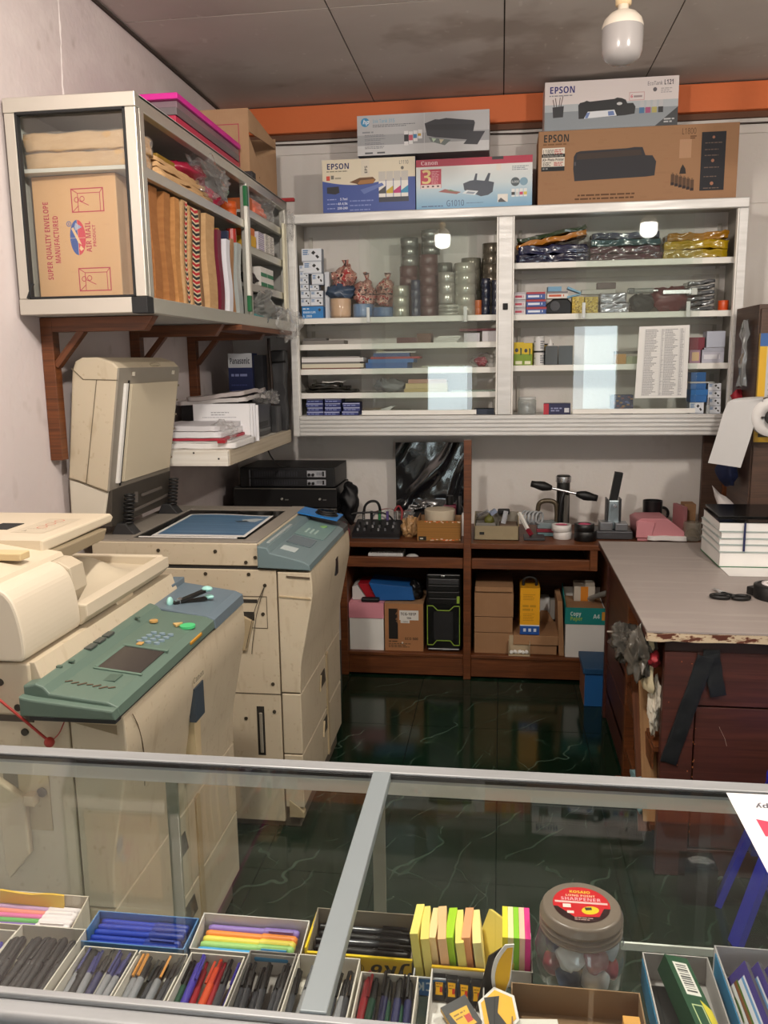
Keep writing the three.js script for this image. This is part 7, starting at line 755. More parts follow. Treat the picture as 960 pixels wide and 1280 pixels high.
  { const t = thing('tape_dispenser', 'black tape dispenser with a white roll on the worktable', 'dispenser', [0.98, h, -3.1]); part(t, 'ring', lathe([[0.052, 0], [0.075, 0], [0.077, 0.005], [0.077, 0.045], [0.052, 0.05], [0.052, 0]], 0.975, h, -3.06), M.black); part(t, 'white_roll', lathe([[0.03, 0.004], [0.051, 0.004], [0.051, 0.052], [0.03, 0.052], [0.03, 0.004]], 0.975, h, -3.06), mat('#e0d9da', 0.5)); part(t, 'cutter_arm', ex([[0.885, -3.10], [0.925, -3.13], [0.935, -3.09], [0.9, -3.075]], 'y', h + 0.001, h + 0.03, 0.003), M.black); }
}
// ---------------------------------------------------------------- tall cabinet at the right and what hangs on it
{
  const t = thing('tall_cabinet', 'tall walnut brown cabinet at the end of the back wall', 'cabinet', [1.5, 0, -4.3]); part(t, 'carcass', bx(1.155, 1.85, 0.001, 1.93, -4.5, -4.12, 0.003), M.walnut); part(t, 'door', bx(1.16, 1.5, 0.12, 1.91, -4.12, -4.10, 0.003), M.walnut); part(t, 'door', bx(1.505, 1.848, 0.12, 1.91, -4.12, -4.10, 0.003), M.walnut); part(t, 'plinth', bx(1.17, 1.84, 0.001, 0.11, -4.12, -4.105), M.walnut);
  solo('plywood_board', 'dark brown upright board standing behind the tall cabinet', 'board', bx(1.072, 1.20, 0.001, 1.29, -4.72, -4.69, 0.003), M.walnut); solo('wood_post', 'reddish narrow post beside the dark brown board', 'post', bx(1.175, 1.205, 0.001, 1.27, -4.68, -4.65, 0.003), M.wood);
  solo('red_cloth', 'red cloth bundled between cabinet and wall', 'cloth', blob(1.125, 1.43, -4.32, 0.035, 0.12, 0.06, 0.02, 18, 3), mat('#8e1524', 0.7)); solo('navy_cloth', 'navy cloth hanging below the red cloth', 'cloth', blob(1.11, 1.19, -4.3, 0.04, 0.12, 0.06, 0.02, 18, 5), mat('#141f42', 0.75)); solo('paper_sack', 'white paper cone tucked beside the tall cabinet', 'paper', jig(new THREE.ConeGeometry(0.05, 0.15, 18, 6).rotateZ(0.6).translate(1.085, 1.0, -4.32), 0.01, 20, 2), mat('#c9c4c2', 0.6)); solo('shiny_strip', 'strip of shiny clear plastic hanging by the cabinet', 'plastic', jig(fine(1.118, 1.138, 1.56, 1.86, -4.26, -4.20, 10), 0.01, 30, 4), mat('#8d8f90', 0.12, 0.3));
  const tx = pm(canvasTex(128, 256, (c, w, h) => { c.fillStyle = '#b9babf'; c.fillRect(0, 0, w, h); c.fillStyle = '#d9ab2a'; c.fillRect(0, 0, 22, h); c.fillRect(0, 196, w, 60); c.fillStyle = '#3a62a0'; c.fillRect(0, 186, w, 14); c.fillRect(0, 0, w, 30); lines(c, 30, 60, 80, 8, 14, 4, '#8d8e96'); for (let k = 0; k < 4; k++) { c.fillStyle = '#3a3420'; c.fillRect(10 + (k % 2) * 40, 208 + (k / 2 | 0) * 22, 30, 14); } }), 0.4);
  carton('pad_pack', 'white blue and yellow pack hanging on the tall cabinet door', 'pack', [1.156, 1.34, 1.31, 1.80, -4.099, -4.078], col('#c9a22c', 0.5), { front: tx });
  { const r = thing('paper_roll', 'white paper roll on a black spindle with a hanging end', 'paper roll', [1.205, 1.33, -4.0]); const cx = 1.205, cy = 1.43; part(r, 'roll', lathe([[0.034, 0], [0.088, 0], [0.088, 0.05], [0.034, 0.05], [0.034, 0]], 0, 0, 0, 40).rotateX(Math.PI / 2).translate(cx, cy, -4.045), mat('#dcdad8', 0.8)); part(r, 'spindle', [cyl(cx, cy, -4.0, 0.034, 0.10, 'z', 24), cyl(cx, cy, -3.965, 0.018, 0.06, 'z', 16)], M.black); part(r, 'hub', [bar([cx - 0.05, cy, -3.992], [cx + 0.05, cy, -3.992], 0.02, 0.006), bar([cx, cy - 0.05, -3.992], [cx, cy + 0.05, -3.992], 0.02, 0.006)], M.dark); { const path = new THREE.CatmullRomCurve3([[cx - 0.005, cy + 0.0885, -4.02], [cx - 0.06, cy + 0.087, -4.02], [cx - 0.105, cy + 0.07, -4.02], [cx - 0.13, cy + 0.02, -4.02], [cx - 0.155, cy - 0.08, -4.02], [cx - 0.19, cy - 0.22, -4.02]].map(V)); part(r, 'hanging_end', sheet(1, 1, 4, 30, (u, v) => { const s = 1 - v, p = path.getPoint(s), k = Math.min(1, Math.max(0, (s - 0.1) / 0.35)), a = k * k * (3 - 2 * k) * 1.25, w = (u - 0.5) * (0.05 + 0.09 * k); return [p.x + w * Math.sin(a), p.y - w * 0.12 * k, p.z + w * Math.cos(a) + 0.003 * Math.sin(s * 9)]; }), mat('#c3c3c3', 0.75, 0, { side: THREE.DoubleSide })); } part(r, 'arm', bx(1.17, 1.25, 1.40, 1.46, -4.076, -4.047, 0.003), M.black); }
}
// blue stool behind the counter
{
  const t = thing('plastic_stool', 'blue plastic stool beside the worktable', 'stool', [0.85, 0, -2.42]); const m = mat('#1d27b4', 0.4), cx = 0.93, cz = -2.43;
  part(t, 'seat', lathe([[0.001, 0], [0.13, 0], [0.142, 0.01], [0.142, 0.03], [0.13, 0.042], [0.001, 0.045]], cx, 0.445, cz), m);
  for (const [sx, sz] of [[-1, 1], [1, 1], [-1, -1], [1, -1]]) { const l = part(t, 'leg', bar([cx + sx * 0.105, 0.45, cz + sz * 0.07], [cx + sx * 0.235, 0.002, cz + sz * 0.10], 0.05, 0.02), m); } part(t, 'stretcher', bar([cx - 0.15, 0.19, cz + 0.106], [cx, 0.07, cz + 0.12], 0.045, 0.02), m); part(t, 'stretcher', bar([cx + 0.15, 0.19, cz + 0.106], [cx, 0.07, cz + 0.12], 0.045, 0.02), m); part(t, 'stretcher', bar([cx - 0.15, 0.19, cz - 0.106], [cx + 0.15, 0.19, cz - 0.106], 0.045, 0.02), m);
  carton('dark_carton', 'low black shiny carton at the foot of the worktable', 'carton', [0.585, 0.685, 0.001, 0.13, -2.60, -2.51], M.blackGloss); solo('tape_knot', 'crumpled clear tape on the low black carton', 'plastic', blob(0.64, 0.135, -2.545, 0.04, 0.006, 0.02, 0.005, 60, 2), M.film);
}
// ---------------------------------------------------------------- glass counter
const CT = 1.02, SY = 0.82;
{
  const t = thing('glass_counter', 'glass top aluminium display counter between customer and shop', 'counter', [0.1, 0, -1.05]);
  const x0 = -1.42, x1 = 1.15, zb = -1.338, zf = -0.745;
  const CA = mat('#bfc4c9', 1, 0.35, { map: rep(tAlu, 2), roughnessMap: rep(tAluR, 2) });
  const rail = (a, b, c, d) => bx(a, b, CT - 0.018, CT + 0.001, c, d, 0.003);
  part(t, 'top_rail', rail(x0, x1, zb, zb + 0.030), CA); part(t, 'rail_groove', bx(x0, x1, CT - 0.01, CT - 0.003, zb + 0.030, zb + 0.033), M.black); part(t, 'top_rail', [bx(x0, x1, CT - 0.014, CT + 0.001, zf - 0.026, zf - 0.014, 0.003), bx(x0, x1, CT - 0.05, CT - 0.003, zf - 0.016, zf + 0.012, 0.008)], CA); part(t, 'top_rail', rail(x0, x0 + 0.03, zb + 0.03, zf - 0.026), CA); part(t, 'top_rail', rail(x1 - 0.03, x1, zb + 0.03, zf - 0.026), CA);
  part(t, 'divider', bx(-0.206, -0.176, CT - 0.016, CT + 0.0025, zb + 0.03, zf - 0.026, 0.002), mat('#8e989c', 0.45, 0.3));
  part(t, 'back_beam', bx(x0, x1, CT - 0.05, CT - 0.0185, zb + 0.0005, zb + 0.012, 0.002), mat('#d2cfc4', 0.5));
  part(t, 'top_glass', bx(x0 + 0.025, -0.2, CT - 0.009, CT - 0.003, zb + 0.028, zf - 0.024), M.glassC); part(t, 'top_glass', bx(-0.182, x1 - 0.025, CT - 0.009, CT - 0.003, zb + 0.028, zf - 0.024), M.glassC);
  for (const x of [x0, -0.195, x1 - 0.026]) part(t, 'corner_post', bx(x, x + 0.026, 0.02, CT - 0.02, zf - 0.03, zf - 0.004, 0.003), CA); for (const x of [x0, x1 - 0.026]) part(t, 'corner_post', bx(x, x + 0.026, 0.02, CT - 0.02, zb, zb + 0.026, 0.003), CA);
  // sliding back panes with their stiles
  for (const [a, b, z] of [[x0 + 0.026, -0.545, zb + 0.008], [-0.575, 0.345, zb + 0.017], [0.33, x1 - 0.026, zb + 0.008]]) part(t, 'back_pane', bx(a, b, 0.50, CT - 0.05, z - 0.002, z + 0.002), M.glassC);
  for (const x of [-0.585, -0.213]) part(t, 'back_stile', bx(x, x + 0.022, 0.48, CT - 0.05, zb + 0.001, zb + 0.006, 0.001), mat('#8d8879', 0.5));
  part(t, 'shelf_glass', bx(x0 + 0.03, x1 - 0.03, SY - 0.007, SY - 0.001, -1.19, zf - 0.03), M.glassC); part(t, 'shelf_edge', bx(0.19, x1 - 0.03, SY - 0.008, SY + 0.004, -1.193, -1.189), col('#dfe4dd', 0.4));
  part(t, 'shelf_bracket', [bx(x0 + 0.03, x1 - 0.03, SY - 0.025, SY - 0.008, -0.80, -0.785)], M.alu);
  part(t, 'front_glass', bx(x0 + 0.026, x1 - 0.026, 0.5, CT - 0.02, zf - 0.012, zf - 0.008), M.glassC); part(t, 'lower_body', bx(x0, x1, 0.001, 0.48, zb + 0.004, zf - 0.004, 0.003), col('#cfcdc6', 0.5));
  part(t, 'mid_rail', bx(x0, x1, 0.48, 0.5, zb, zf, 0.003), M.alu);
}
{ const tx = canvasTex(256, 320, (c, w, h) => { c.fillStyle = '#f0eef0'; c.fillRect(0, 0, w, h); c.save(); c.translate(w, h); c.rotate(Math.PI); txt(c, 'Fotocopy', 160, 296, 15, '#3a3a44', { st: 'italic bold' }); poly(c, [[180, 236], [236, 226], [236, 262], [200, 252]], '#d9405a'); lines(c, 100, 150, 130, 3, 16, 5, '#a9a9b4'); c.restore(); });
  const g = new THREE.PlaneGeometry(0.30, 0.42).rotateX(-Math.PI / 2); const o = solo('paper_notice', 'white printed notice lying on the counter glass', 'notice', [g.translate(0.508, CT + 0.0035, -1.085)], pm(tx, 0.6)); o.rotation.y = 0; }
// ---------------------------------------------------------------- pens in their boxes
function penProto(barrel, tip, opt = {}) {
  const L = 0.142, r = opt.r || 0.0056, g = new THREE.Group();
  const add = (n, geo, m) => { const o = new THREE.Mesh(merge(geo), m); o.name = n; g.add(o); };
  const P = (pts) => lathe(pts, 0, 0, 0, 10).rotateX(-Math.PI / 2);       // axis to -z
  add('barrel', P([[0.001, 0.0], [r * 0.8, 0.001], [r, 0.006], [r, 0.095], [r * 0.9, 0.096]]), barrel);
  if (opt.cap) add('cap', P([[r * 1.1, 0.088], [r * 1.25, 0.09], [r * 1.2, 0.138], [r * 0.8, L], [0.0005, L]]), tip);
  else { add('grip', P([[r * 1.02, 0.0], [r * 1.04, 0.002], [r * 1.05, 0.036], [r * 0.9, 0.038]]), tip); add('button', P([[r * 0.95, 0.094], [r, 0.097], [r * 0.95, 0.124], [r * 0.45, 0.126], [r * 0.45, L], [0.0005, L]]), tip); }
  add('clip', bx(-0.0015, 0.0015, r, r * 1.6, -0.134, -0.096), opt.clip || tip);
  return g;
}
function pen(proto, name, label, group, x, y, z, rx, ry) { const c = proto.clone(); c.name = numbered(name); c.position.set(x, y, z); c.rotation.order = 'YXZ'; c.rotation.set(rx, ry, rnd(-1.2, 1.2)); scene.add(c); return tag(c, label, 'pen', group); }
function tray(name, label, x0, x1, z0, z1, h, m, hb = h, cat = 'box', y = SY) {
  const t = thing(name, label, cat, [(x0 + x1) / 2, y, (z0 + z1) / 2]), w = 0.0018;
  part(t, 'bottom', bx(x0, x1, y + 0.0002, y + 0.002, z0, z1), m); part(t, 'front_wall', bx(x0, x1, y + 0.0002, y + h, z1 - w, z1), m); part(t, 'back_wall', bx(x0, x1, y + 0.0002, y + hb, z0, z0 + w), m);
  for (const x of [x0, x1 - w]) part(t, 'side_wall', ex([[z1, y + 0.0002], [z1, y + h], [z0, y + hb], [z0, y + 0.0002]], 'x', x, x + w), m); return t;
}
{
  const card = mat('#cdc8bd', 0.8), K = mat('#0b0b0c', 0.4), KM = mat('#0c0c0d', 0.55), clr = mat('#b9bcc2', 0.15, 0, { transmission: 0.55, thickness: 0 }), smoke = mat('#4c4f55', 0.15, 0, { transmission: 0.35, thickness: 0 }), nav = mat('#2c2f66', 0.35);
  const protos = {
    black: penProto(KM, K, { cap: 1 }), blueclr: penProto(clr, nav), orangeclr: penProto(clr, K, { clip: mat('#c98a3c', 0.4) }), violet: penProto(mat('#3a2c96', 0.3), mat('#3c3390', 0.3)), red: penProto(mat('#8e1c26', 0.3), mat('#7c1822', 0.3)), orange: penProto(mat('#c4471f', 0.3), mat('#b23a1c', 0.3)), green: penProto(mat('#1f4a38', 0.3), K), smoke: penProto(smoke, K), grey: penProto(mat('#8b8d90', 0.25), mat('#4a4c50', 0.4)), navy: penProto(mat('#20244e', 0.35), K), blue: penProto(mat('#1b3fb0', 0.3), mat('#16348e', 0.35), { cap: 1, r: 0.0055 }),
  };
  const row = (box, x0, x1, list, pl, gl, n, zs = -0.905) => { const w = (x1 - x0 - 0.014) / (n - 1); for (let k = 0; k < n; k++) { const q = list[k % list.length]; pen(protos[q], 'ballpoint_pen', typeof pl === 'string' ? pl : pl[q], gl, x0 + 0.007 + k * w, SY + 0.010 + (k % 2) * 0.004, zs - rnd(0, 0.006), R(7 + rnd(-1.5, 2)), R(rnd(-3, 3))); } };
  tray('pen_box', 'cardboard box of violet pens at the counter end', -0.80, -0.722, -1.07, -0.90, 0.034, card); row(0, -0.80, -0.722, ['violet'], 'violet pen in the box next to the black pens', 'violet pens', 5);
  tray('pen_box', 'wide cardboard box packed with matte black pens', -0.716, -0.612, -1.075, -0.885, 0.036, card, 0.042); row(0, -0.716, -0.612, ['black'], 'matte black capped pen lying in the wide packed box', 'black pens in the wide box', 9); for (let k = 0; k < 8; k++) pen(protos.black, 'ballpoint_pen', 'matte black capped pen on top in the wide packed box', 'black pens on top of the wide box', -0.704 + k * 0.0115, SY + 0.024, -0.905 - rnd(0, 0.012), R(6), R(rnd(-4, 4)));
  tray('pen_box', 'cardboard box of clear pens with navy parts', -0.60, -0.517, -1.045, -0.885, 0.034, card, 0.038); row(0, -0.60, -0.517, ['blueclr', 'black', 'blueclr', 'navy', 'blueclr', 'blueclr', 'navy'], { blueclr: 'clear pen with navy grip beside the matte black pens', black: 'single black pen among clear navy pens', navy: 'navy pen among the clear navy pens' }, 'clear and navy pens', 7);
  tray('pen_box', 'cardboard box of clear pens with orange clips', -0.514, -0.441, -1.045, -0.885, 0.034, card, 0.038); row(0, -0.514, -0.441, ['orangeclr', 'orangeclr', 'smoke', 'orangeclr', 'smoke', 'smoke'], { orangeclr: 'clear pen with an orange clip', smoke: 'smoky black pen beside the orange clip pens' }, 'pens with orange clips', 6);
  tray('pen_box', 'cardboard box of violet red and orange pens', -0.438, -0.357, -1.05, -0.885, 0.034, card, 0.038); row(0, -0.438, -0.357, ['green', 'violet', 'red', 'orange', 'red', 'smoke', 'violet'], { green: 'dark green pen in the box of bright pens', violet: 'violet pen in the box of bright pens', red: 'dark red pen in the box of bright pens', orange: 'orange red pen in the box of bright pens', smoke: 'smoky pen in the box of bright pens' }, 'bright coloured pens', 7);
  tray('pen_box', 'grey edged box of smoky black pens', -0.354, -0.284, -1.065, -0.885, 0.034, mat('#8f8b86', 0.8), 0.038); row(0, -0.354, -0.284, ['smoke'], 'smoky black pen in the grey edged box', 'smoky black pens', 6);
  tray('pen_box', 'cardboard box of grey pens under the counter divider', -0.281, -0.191, -1.065, -0.885, 0.034, card, 0.038); row(0, -0.281, -0.191, ['smoke', 'grey', 'orangeclr', 'grey', 'smoke', 'orangeclr', 'smoke'], { smoke: 'smoky pen under the counter divider', grey: 'grey pen under the counter divider', orangeclr: 'clear orange clip pen under the counter divider' }, 'pens under the divider', 7);
  tray('pen_box', 'cardboard box of dark green and navy pens', -0.186, -0.105, -1.04, -0.885, 0.034, card, 0.038); row(0, -0.186, -0.105, ['red', 'green', 'smoke', 'navy', 'green', 'navy', 'green', 'navy'], { red: 'dark red pen beside the green ones', green: 'dark green pen next to the blue card tray', smoke: 'smoky pen among dark green ones', navy: 'navy pen next to the blue card tray' }, 'dark green and navy pens', 8);
  // back row: boxes lying along the counter
  const lay = (proto, name, label, group, x, y, z, ry = 0) => pen(proto, name, label, group, x, y, z, 0, R(-90) + ry);
  tray('marker_box', 'cream box of pastel markers with a tall flap', -0.80, -0.640, -1.14, -1.082, 0.034, mat('#c9bfae', 0.8), 0.05); const hl = [['#c9a8d8', 'lilac'], ['#e58a7c', 'salmon'], ['#d56aa0', 'pink'], ['#5fae5a', 'green'], ['#7a5fb0', 'purple']]; hl.forEach(([c, n], k) => lay(penProto(mat(c, 0.4), mat('#e6dfe2', 0.4), { cap: 1, r: 0.0055 }), 'marker_pen', n + ' marker lying in the cream box', 'pastel markers', -0.792, SY + 0.026, -1.132 + k * 0.0112, R(rnd(-2, 2))));
  solo('yellow_card', 'yellow card tucked behind the pastel markers', 'card', jig(fine(-0.79, -0.68, SY + 0.03, SY + 0.052, -1.1365, -1.133, 6), 0.002, 40, 2), mat('#e0b62c', 0.5));
  tray('pen_box', 'blue plastic box of blue capped pens', -0.615, -0.452, -1.122, -1.056, 0.036, mat('#5a86b8', 0.4), 0.04); for (let k = 0; k < 10; k++) lay(protos.blue, 'ballpoint_pen', 'blue capped pen in the blue box', 'blue pens', -0.608, SY + 0.014 + (k > 4 ? 0.011 : 0), -1.116 + (k % 5) * 0.0125, R(rnd(-2.5, 2.5)));
  tray('marker_box', 'white box of flat pastel highlighters', -0.446, -0.279, -1.128, -1.062, 0.034, mat('#cfccc8', 0.7), 0.046); [['#8f78c4', 'lavender'], ['#ee8f3c', 'orange'], ['#e9d95a', 'yellow'], ['#9fd07a', 'green'], ['#46a4dc', 'sky blue']].forEach(([c, n], k) => lay(penProto(mat(c, 0.45), mat(c, 0.45), { cap: 1, r: 0.0062 }), 'highlighter', n + ' highlighter in the white box', 'pastel highlighters', -0.436, SY + 0.026 + 0.0, -1.119 + k * 0.0125, R(rnd(-1, 1))));
  { const t = tray('pen_box', 'yellow printed box of black gel pens', -0.272, -0.118, -1.152, -1.070, 0.036, mat('#8a8070', 0.8), 0.052); const tx = pm(canvasTex(256, 64, (c, w, h) => { c.fillStyle = '#e2b91e'; c.fillRect(0, 0, w, h); c.save(); c.translate(w, h); c.rotate(Math.PI); txt(c, 'JR6', 12, 48, 46, '#1c1a14', { st: 'italic bold', w: 84 }); c.beginPath(); c.arc(126, 34, 11, 0, 7); c.stroke(); txt(c, 'R', 120, 41, 18, '#1c1a14'); c.restore(); }), 0.5); part(t, 'printed_front', new THREE.PlaneGeometry(0.154, 0.036).translate(-0.195, SY + 0.018, -1.0694), tx); part(t, 'yellow_rim', [bx(-0.273, -0.117, SY + 0.035, SY + 0.038, -1.073, -1.069), bx(-0.274, -0.271, SY + 0.03, SY + 0.045, -1.152, -1.07)], mat('#e2c31e', 0.5)); for (let k = 0; k < 10; k++) lay(k % 2 ? protos.smoke : protos.black, 'gel_pen', k % 2 ? 'clear barrelled black gel pen in the yellow box' : 'black capped gel pen in the yellow box', 'black gel pens', -0.266, SY + 0.014 + (k > 4 ? 0.011 : 0), -1.143 + (k % 5) * 0.0155, R(rnd(-2, 2))); }
  // sticky notes
  { const t = tray('note_tray', 'blue and white card tray holding the sticky notes', -0.114, 0.004, -1.155, -1.048, 0.03, mat('#c7cdd4', 0.6), 0.03); part(t, 'blue_print', new THREE.PlaneGeometry(0.116, 0.026).translate(-0.055, SY + 0.015, -1.0475), pm(canvasTex(128, 32, (c, w, h) => { c.fillStyle = '#2a6fb0'; c.fillRect(0, 0, w, h); c.save(); c.translate(w, h); c.rotate(Math.PI); txt(c, 'STICK', 70, 26, 24, '#cfdde8', { st: 'bold', w: 52 }); c.restore(); }))); }
  [['#f2e37a', 'pale yellow', 0], ['#f0dc78', 'deeper yellow', 1], ['#f4d9a0', 'cream', 0], ['#f3c08e', 'peach', 1], ['#a8d828', 'lime green', 0], ['#f0e07c', 'straw yellow', 1], ['#f0a878', 'salmon', 0], ['#f4e49a', 'light cream', 1]].forEach(([c, n], k) => { const o = solo('sticky_note_pad', n + ' sticky note pad standing in the tray', 'note pad', bx(-0.109 + k * 0.0122, -0.0972 + k * 0.0122, SY + 0.003, SY + 0.08 - (k % 3) * 0.002, -1.138, -1.064 + (k % 2) * 0.006), mat(c, 0.7)); o.rotation.set(-0.06, k % 2 ? 0.05 : -0.04, 0.13); });
  { const o = solo('sticky_note_pad', 'yellow sticky note pad leaning across the end of the tray', 'note pad', bx(-0.012, -0.004, SY + 0.003, SY + 0.078, -1.14, -1.066), mat('#e2cf6a', 0.65)); o.rotation.set(0, 0.75, -0.5); }
  { ['#f0e23c', '#f4ecb0', '#8fd02c', '#f4c8b0', '#e8358e'].forEach((c, k) => solo('sticky_note_pad', ['yellow', 'cream white', 'grass green', 'pale peach', 'magenta'][k] + ' pad of the five colour strip block', 'note pad', bx(0.010 + k * 0.008, 0.0177 + k * 0.008, SY + 0.004, SY + 0.075, -1.155, -1.085), mat(c, 0.65))); tray('note_tray', 'small white tray under the five colour strip block', 0.007, 0.053, -1.16, -1.078, 0.028, mat('#d7d5d2', 0.6), 0.03); }
  // sharpener jar
  { const x = 0.121, z = -1.115, t = thing('sharpener_jar', 'clear screw lid jar of wrapped sharpeners', 'jar', [x, SY, z]); part(t, 'jar', lathe([[0.001, 0.001], [0.052, 0.001], [0.062, 0.012], [0.064, 0.05], [0.058, 0.072], [0.051, 0.08], [0.051, 0.084]], x, SY, z, 40), mat('#e6ebe8', 0.05, 0, { transmission: 0.9, thickness: 0 })); const l = part(t, 'lid', lathe([[0.054, 0.080], [0.0585, 0.081], [0.0585, 0.084], [0.055, 0.0855], [0.055, 0.088], [0.0585, 0.0895], [0.0585, 0.0925], [0.055, 0.094], [0.055, 0.0965], [0.0585, 0.098], [0.0585, 0.102], [0.0555, 0.106], [0.0555, 0.110], [0.052, 0.114], [0.001, 0.1135]], x, SY, z, 40), mat('#8d8074', 0.3, 0, { transmission: 0.3, thickness: 0 })); const lb = new THREE.CircleGeometry(0.04, 40).rotateX(-Math.PI / 2).translate(x, SY + 0.1146, z); part(t, 'lid_label', lb, pm(canvasTex(256, 256, (c, w, h) => { c.fillStyle = '#c8242c'; c.fillRect(0, 0, w, h); c.fillStyle = '#2a1416'; c.fillRect(0, 150, w, 106); poly(c, [[20, 150], [236, 130], [200, 210], [90, 220]], '#c8242c'); txt(c, 'KOSAIO', 128, 46, 26, '#e8d23c', { st: 'bold', al: 'center' }); txt(c, 'LONG POINT', 128, 72, 22, '#e6c8a0', { st: 'bold', al: 'center' }); txt(c, 'SHARPENER', 128, 102, 32, '#e0a8b0', { st: 'bold', al: 'center' }); c.fillStyle = '#dcbcb8'; c.fillRect(10, 108, 236, 14); c.fillStyle = '#e2c62a'; c.beginPath(); c.ellipse(164, 168, 40, 28, -0.3, 0, 7); c.fill(); poly(c, [[140, 150], [170, 146], [172, 164], [144, 170]], '#3c3a30'); c.fillStyle = '#e4dcd4'; c.fillRect(44, 130, 36, 26); c.fillStyle = '#d9cfc8'; c.fillRect(60, 178, 30, 18); lines(c, 90, 222, 90, 2, 12, 5, '#c9a8a0'); }), 0.35), l);
    ['#b02834', '#d7d4dc', '#39507e', '#a82c44', '#cfcbd4', '#6a2a3a', '#b7bac6', '#8c1c34', '#e0dde4', '#2f3f74', '#c03848', '#9aa2b8'].forEach((c, k) => { const a = k * 1.05; solo('wrapped_sharpener', ['red', 'white', 'navy', 'crimson', 'silver', 'maroon', 'pale blue', 'wine red', 'milky white', 'dark blue', 'coral red', 'grey blue'][k] + ' wrapped sharpener inside the screw lid jar', 'sharpener', blob(x + Math.cos(a) * 0.034, SY + 0.020 + (k / 6 | 0) * 0.030, z + Math.sin(a) * 0.034, 0.019, 0.017, 0.017, 0.004, 60, k), mat(c, 0.3)); }); }
  // correction fluid tray and cards at the front
  { const t = tray('blister_tray', 'white tray with a yellow rim of black and yellow packs', -0.088, -0.014, -1.056, -0.90, 0.034, mat('#d3d0cc', 0.7), 0.042); part(t, 'yellow_rim', bx(-0.088, -0.014, SY + 0.042, SY + 0.0445, -1.057, -1.053), mat('#e2b91e', 0.5)); }
  const yk = pm(canvasTex(64, 96, (c, w, h) => { c.fillStyle = '#2b2b2d'; c.fillRect(0, 0, w, h); poly(c, [[10, 24], [54, 26], [50, 60], [54, 76], [12, 76], [14, 56]], '#edb31c'); c.fillStyle = '#c8301e'; c.fillRect(36, 46, 14, 20); lines(c, 16, 34, 30, 2, 10, 4, '#8a6410'); }), 0.45);
  for (let k = 0; k < 4; k++) { const o = carton('lead_case', 'black and yellow lead case standing in the white tray', 'case', [-0.085 + k * 0.0175, -0.069 + k * 0.0175, SY + 0.003, SY + 0.036, -1.046 + k * 0.002, -1.036 + k * 0.002], mat('#232325', 0.4), { front: yk }, 0, 0, 'lead cases'); o.rotation.x = -0.5; }
  { const o = carton('lead_case', 'black and yellow lead case lying tilted on the others', 'case', [-0.06, -0.022, SY + 0.03, SY + 0.038, -1.0, -0.95], mat('#c9981c', 0.4), { top: yk }); o.rotation.set(0.3, 0.6, 0); const q = carton('white_carton', 'white small carton lying in the tray of lead cases', 'carton', [-0.082, -0.05, SY + 0.003, SY + 0.025, -0.99, -0.93], mat('#d9d7d4', 0.6)); }
  { const t = thing('hang_card', 'curved yellow and black hang card standing in the tray', 'card', [-0.006, SY, -1.03]); part(t, 'black_panel', jig(ex([[-0.026, SY + 0.003], [0.0, SY + 0.003], [0.008, SY + 0.10], [-0.01, SY + 0.085]], 'z', -1.03, -1.026), 0.001, 20, 2), mat('#1d1c1b', 0.4)); part(t, 'white_border', ex(smooth([[0.0, SY + 0.03], [-0.005, SY + 0.06], [0.0, SY + 0.088], [0.013, SY + 0.11]], 12).concat([[0.025, SY + 0.112], [0.021, SY + 0.06], [0.012, SY + 0.028]]).reverse(), 'z', -1.024, -1.022), M.paper); part(t, 'yellow_print', ex(smooth([[0.004, SY + 0.034], [0.0, SY + 0.06], [0.005, SY + 0.086], [0.016, SY + 0.106]], 12).concat([[0.0235, SY + 0.108], [0.0195, SY + 0.06], [0.011, SY + 0.032]]).reverse(), 'z', -1.022, -1.0212), mat('#edb81e', 0.4)); } { const t = thing('hang_card', 'hexagonal yellow and black product card lying at the tray edge', 'card', [0.005, SY + 0.04, -0.985]); const hx = (r, a = 0) => Array.from({ length: 6 }, (_, k) => [0.005 + r * Math.cos(k * Math.PI / 3 + 0.3), -0.985 + r * 1.15 * Math.sin(k * Math.PI / 3 + 0.3)]); part(t, 'white_card', ex(hx(0.028), 'y', SY + 0.04, SY + 0.042), M.paper); part(t, 'yellow_print', ex(hx(0.024), 'y', SY + 0.042, SY + 0.0428), mat('#edb41c', 0.45)); part(t, 'black_print', ex([[-0.014, -1.0], [0.006, -1.004], [0.004, -0.982], [0.016, -0.968], [-0.006, -0.964]], 'y', SY + 0.0428, SY + 0.0434), M.black); t.rotation.x = 0.35; }
  // brown box, green tray, purple packs
  tray('open_carton', 'brown open carton of small yellow and white boxes', 0.022, 0.192, -1.035, -0.84, 0.03, mat('#8a6f52', 0.85), 0.045, 'carton'); carton('eraser_box', 'white and yellow eraser box inside the brown open carton', 'box', [0.03, 0.085, SY + 0.003, SY + 0.03, -0.99, -0.92], col('#dcdad2', 0.6), {}, R(6)); carton('eraser_box', 'yellow eraser box beside the white one', 'box', [0.09, 0.12, SY + 0.003, SY + 0.026, -0.985, -0.92], col('#e0b02c', 0.5), {}, R(4)); carton('eraser_box', 'orange edged white box at the side of the brown carton', 'box', [0.165, 0.186, SY + 0.003, SY + 0.038, -1.0, -0.92], col('#d8a050', 0.5)); 
  { const t = tray('product_tray', 'grey white tray with a blue side holding a green box', 0.208, 0.298, -1.118, -0.90, 0.04, mat('#b4b0ae', 0.7), 0.044); part(t, 'blue_side', ex([[-0.9, SY + 0.001], [-0.9, SY + 0.036], [-1.11, SY + 0.04], [-1.11, SY + 0.001]].reverse(), 'x', 0.2065, 0.208), mat('#2a78a0', 0.5)); part(t, 'inner_black', bx(0.214, 0.25, SY + 0.002, SY + 0.022, -1.08, -0.96), M.black); }
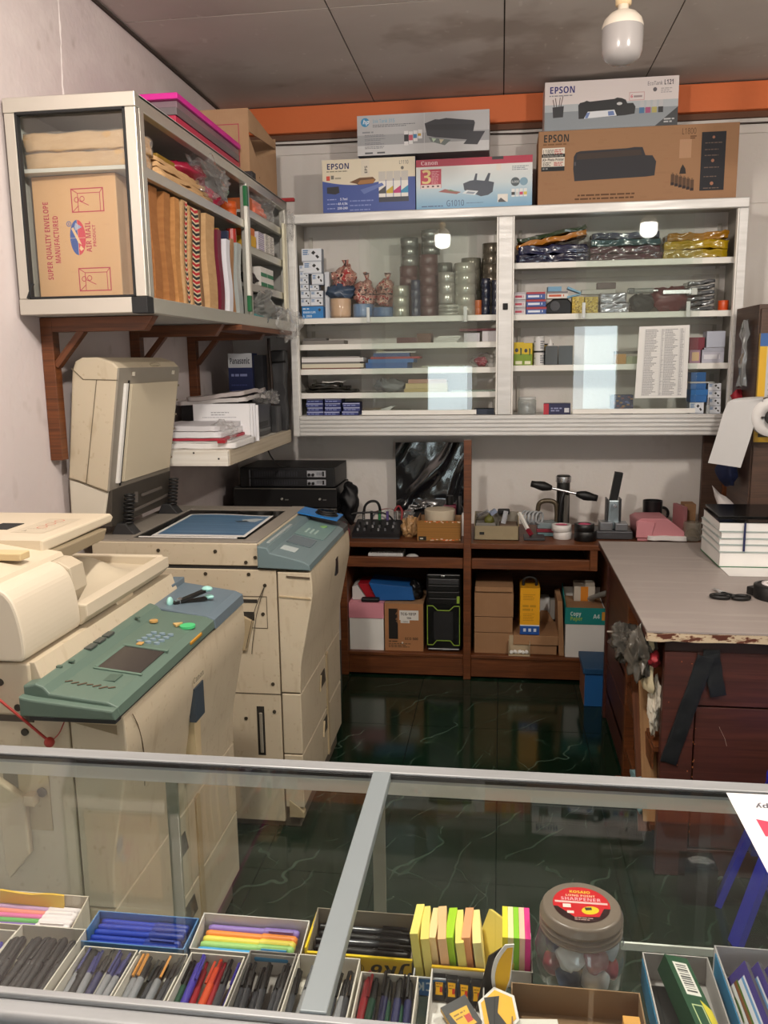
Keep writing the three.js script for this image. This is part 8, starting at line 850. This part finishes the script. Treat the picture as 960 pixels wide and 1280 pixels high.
  { const tx = pm(canvasTex(64, 256, (c, w, h) => { c.fillStyle = '#184a2e'; c.fillRect(0, 0, w, h); c.fillStyle = '#e2e0da'; c.fillRect(14, 16, 40, 84); c.fillStyle = '#2a2a2a'; for (let k = 0; k < 12; k++) c.fillRect(20, 22 + k * 6, 28, 1 + 3 * hash(k, 3)); c.strokeStyle = '#cfd8a0'; c.lineWidth = 3; c.strokeRect(16, 124, 26, 90); poly(c, [[44, 108], [64, 130], [64, 256], [50, 256]], '#d8c83a'); lines(c, 20, 230, 34, 1, 8, 8, '#e0dfd8'); }), 0.45); const o = carton('glue_carton', 'dark green carton with a barcode leaning in the grey tray', 'carton', [0.238, 0.272, SY + 0.022, SY + 0.05, -1.10, -0.93], col('#143c26', 0.45), { top: tx }); o.rotation.set(0.1, 0.16, -0.3); }
  { const t = tray('product_tray', 'tray with a blue side full of wrapped sketch packs', 0.312, 0.42, -1.142, -0.90, 0.042, mat('#c9c6c8', 0.6), 0.046); part(t, 'blue_side', ex([[-0.9, SY + 0.001], [-0.9, SY + 0.038], [-1.13, SY + 0.042], [-1.13, SY + 0.001]].reverse(), 'x', 0.3105, 0.312), mat('#2f7faa', 0.5)); }
  const sk = pm(canvasTex(96, 192, (c, w, h) => { c.fillStyle = '#4a3f86'; c.fillRect(0, 0, w, h); c.fillStyle = '#dfe3ec'; c.fillRect(10, 40, 76, 60); c.fillStyle = '#6fa0d0'; c.fillRect(10, 52, 76, 16); c.fillStyle = '#5a7a34'; c.fillRect(8, 96, 80, 16); c.fillStyle = '#8a5a34'; c.fillRect(8, 108, 80, 20); c.fillStyle = '#e6e8e4'; c.fillRect(8, 130, 80, 54); c.fillStyle = '#7aa05a'; c.beginPath(); c.arc(30, 158, 12, 0, 7); c.arc(64, 160, 12, 0, 7); c.fill(); }), 0.2);
  for (let k = 0; k < 5; k++) { const o = carton('sketch_pack', ['first wrapped sketch pack standing at the blue tray side', 'second wrapped sketch pack with purple print', 'third wrapped sketch pack with purple print', 'fourth wrapped sketch pack with purple print', 'last wrapped sketch pack in the purple row'][k], 'pack', [0.322 + k * 0.018, 0.329 + k * 0.018, SY + 0.003, SY + 0.048, -1.12, -0.93], mat('#77757f', 0.2), { left: sk }); o.rotation.z = -0.6; }
}
scene.traverse((o) => { if (o.isMesh) { o.castShadow = true; o.receiveShadow = true; } });
renderer.render(scene, camera);
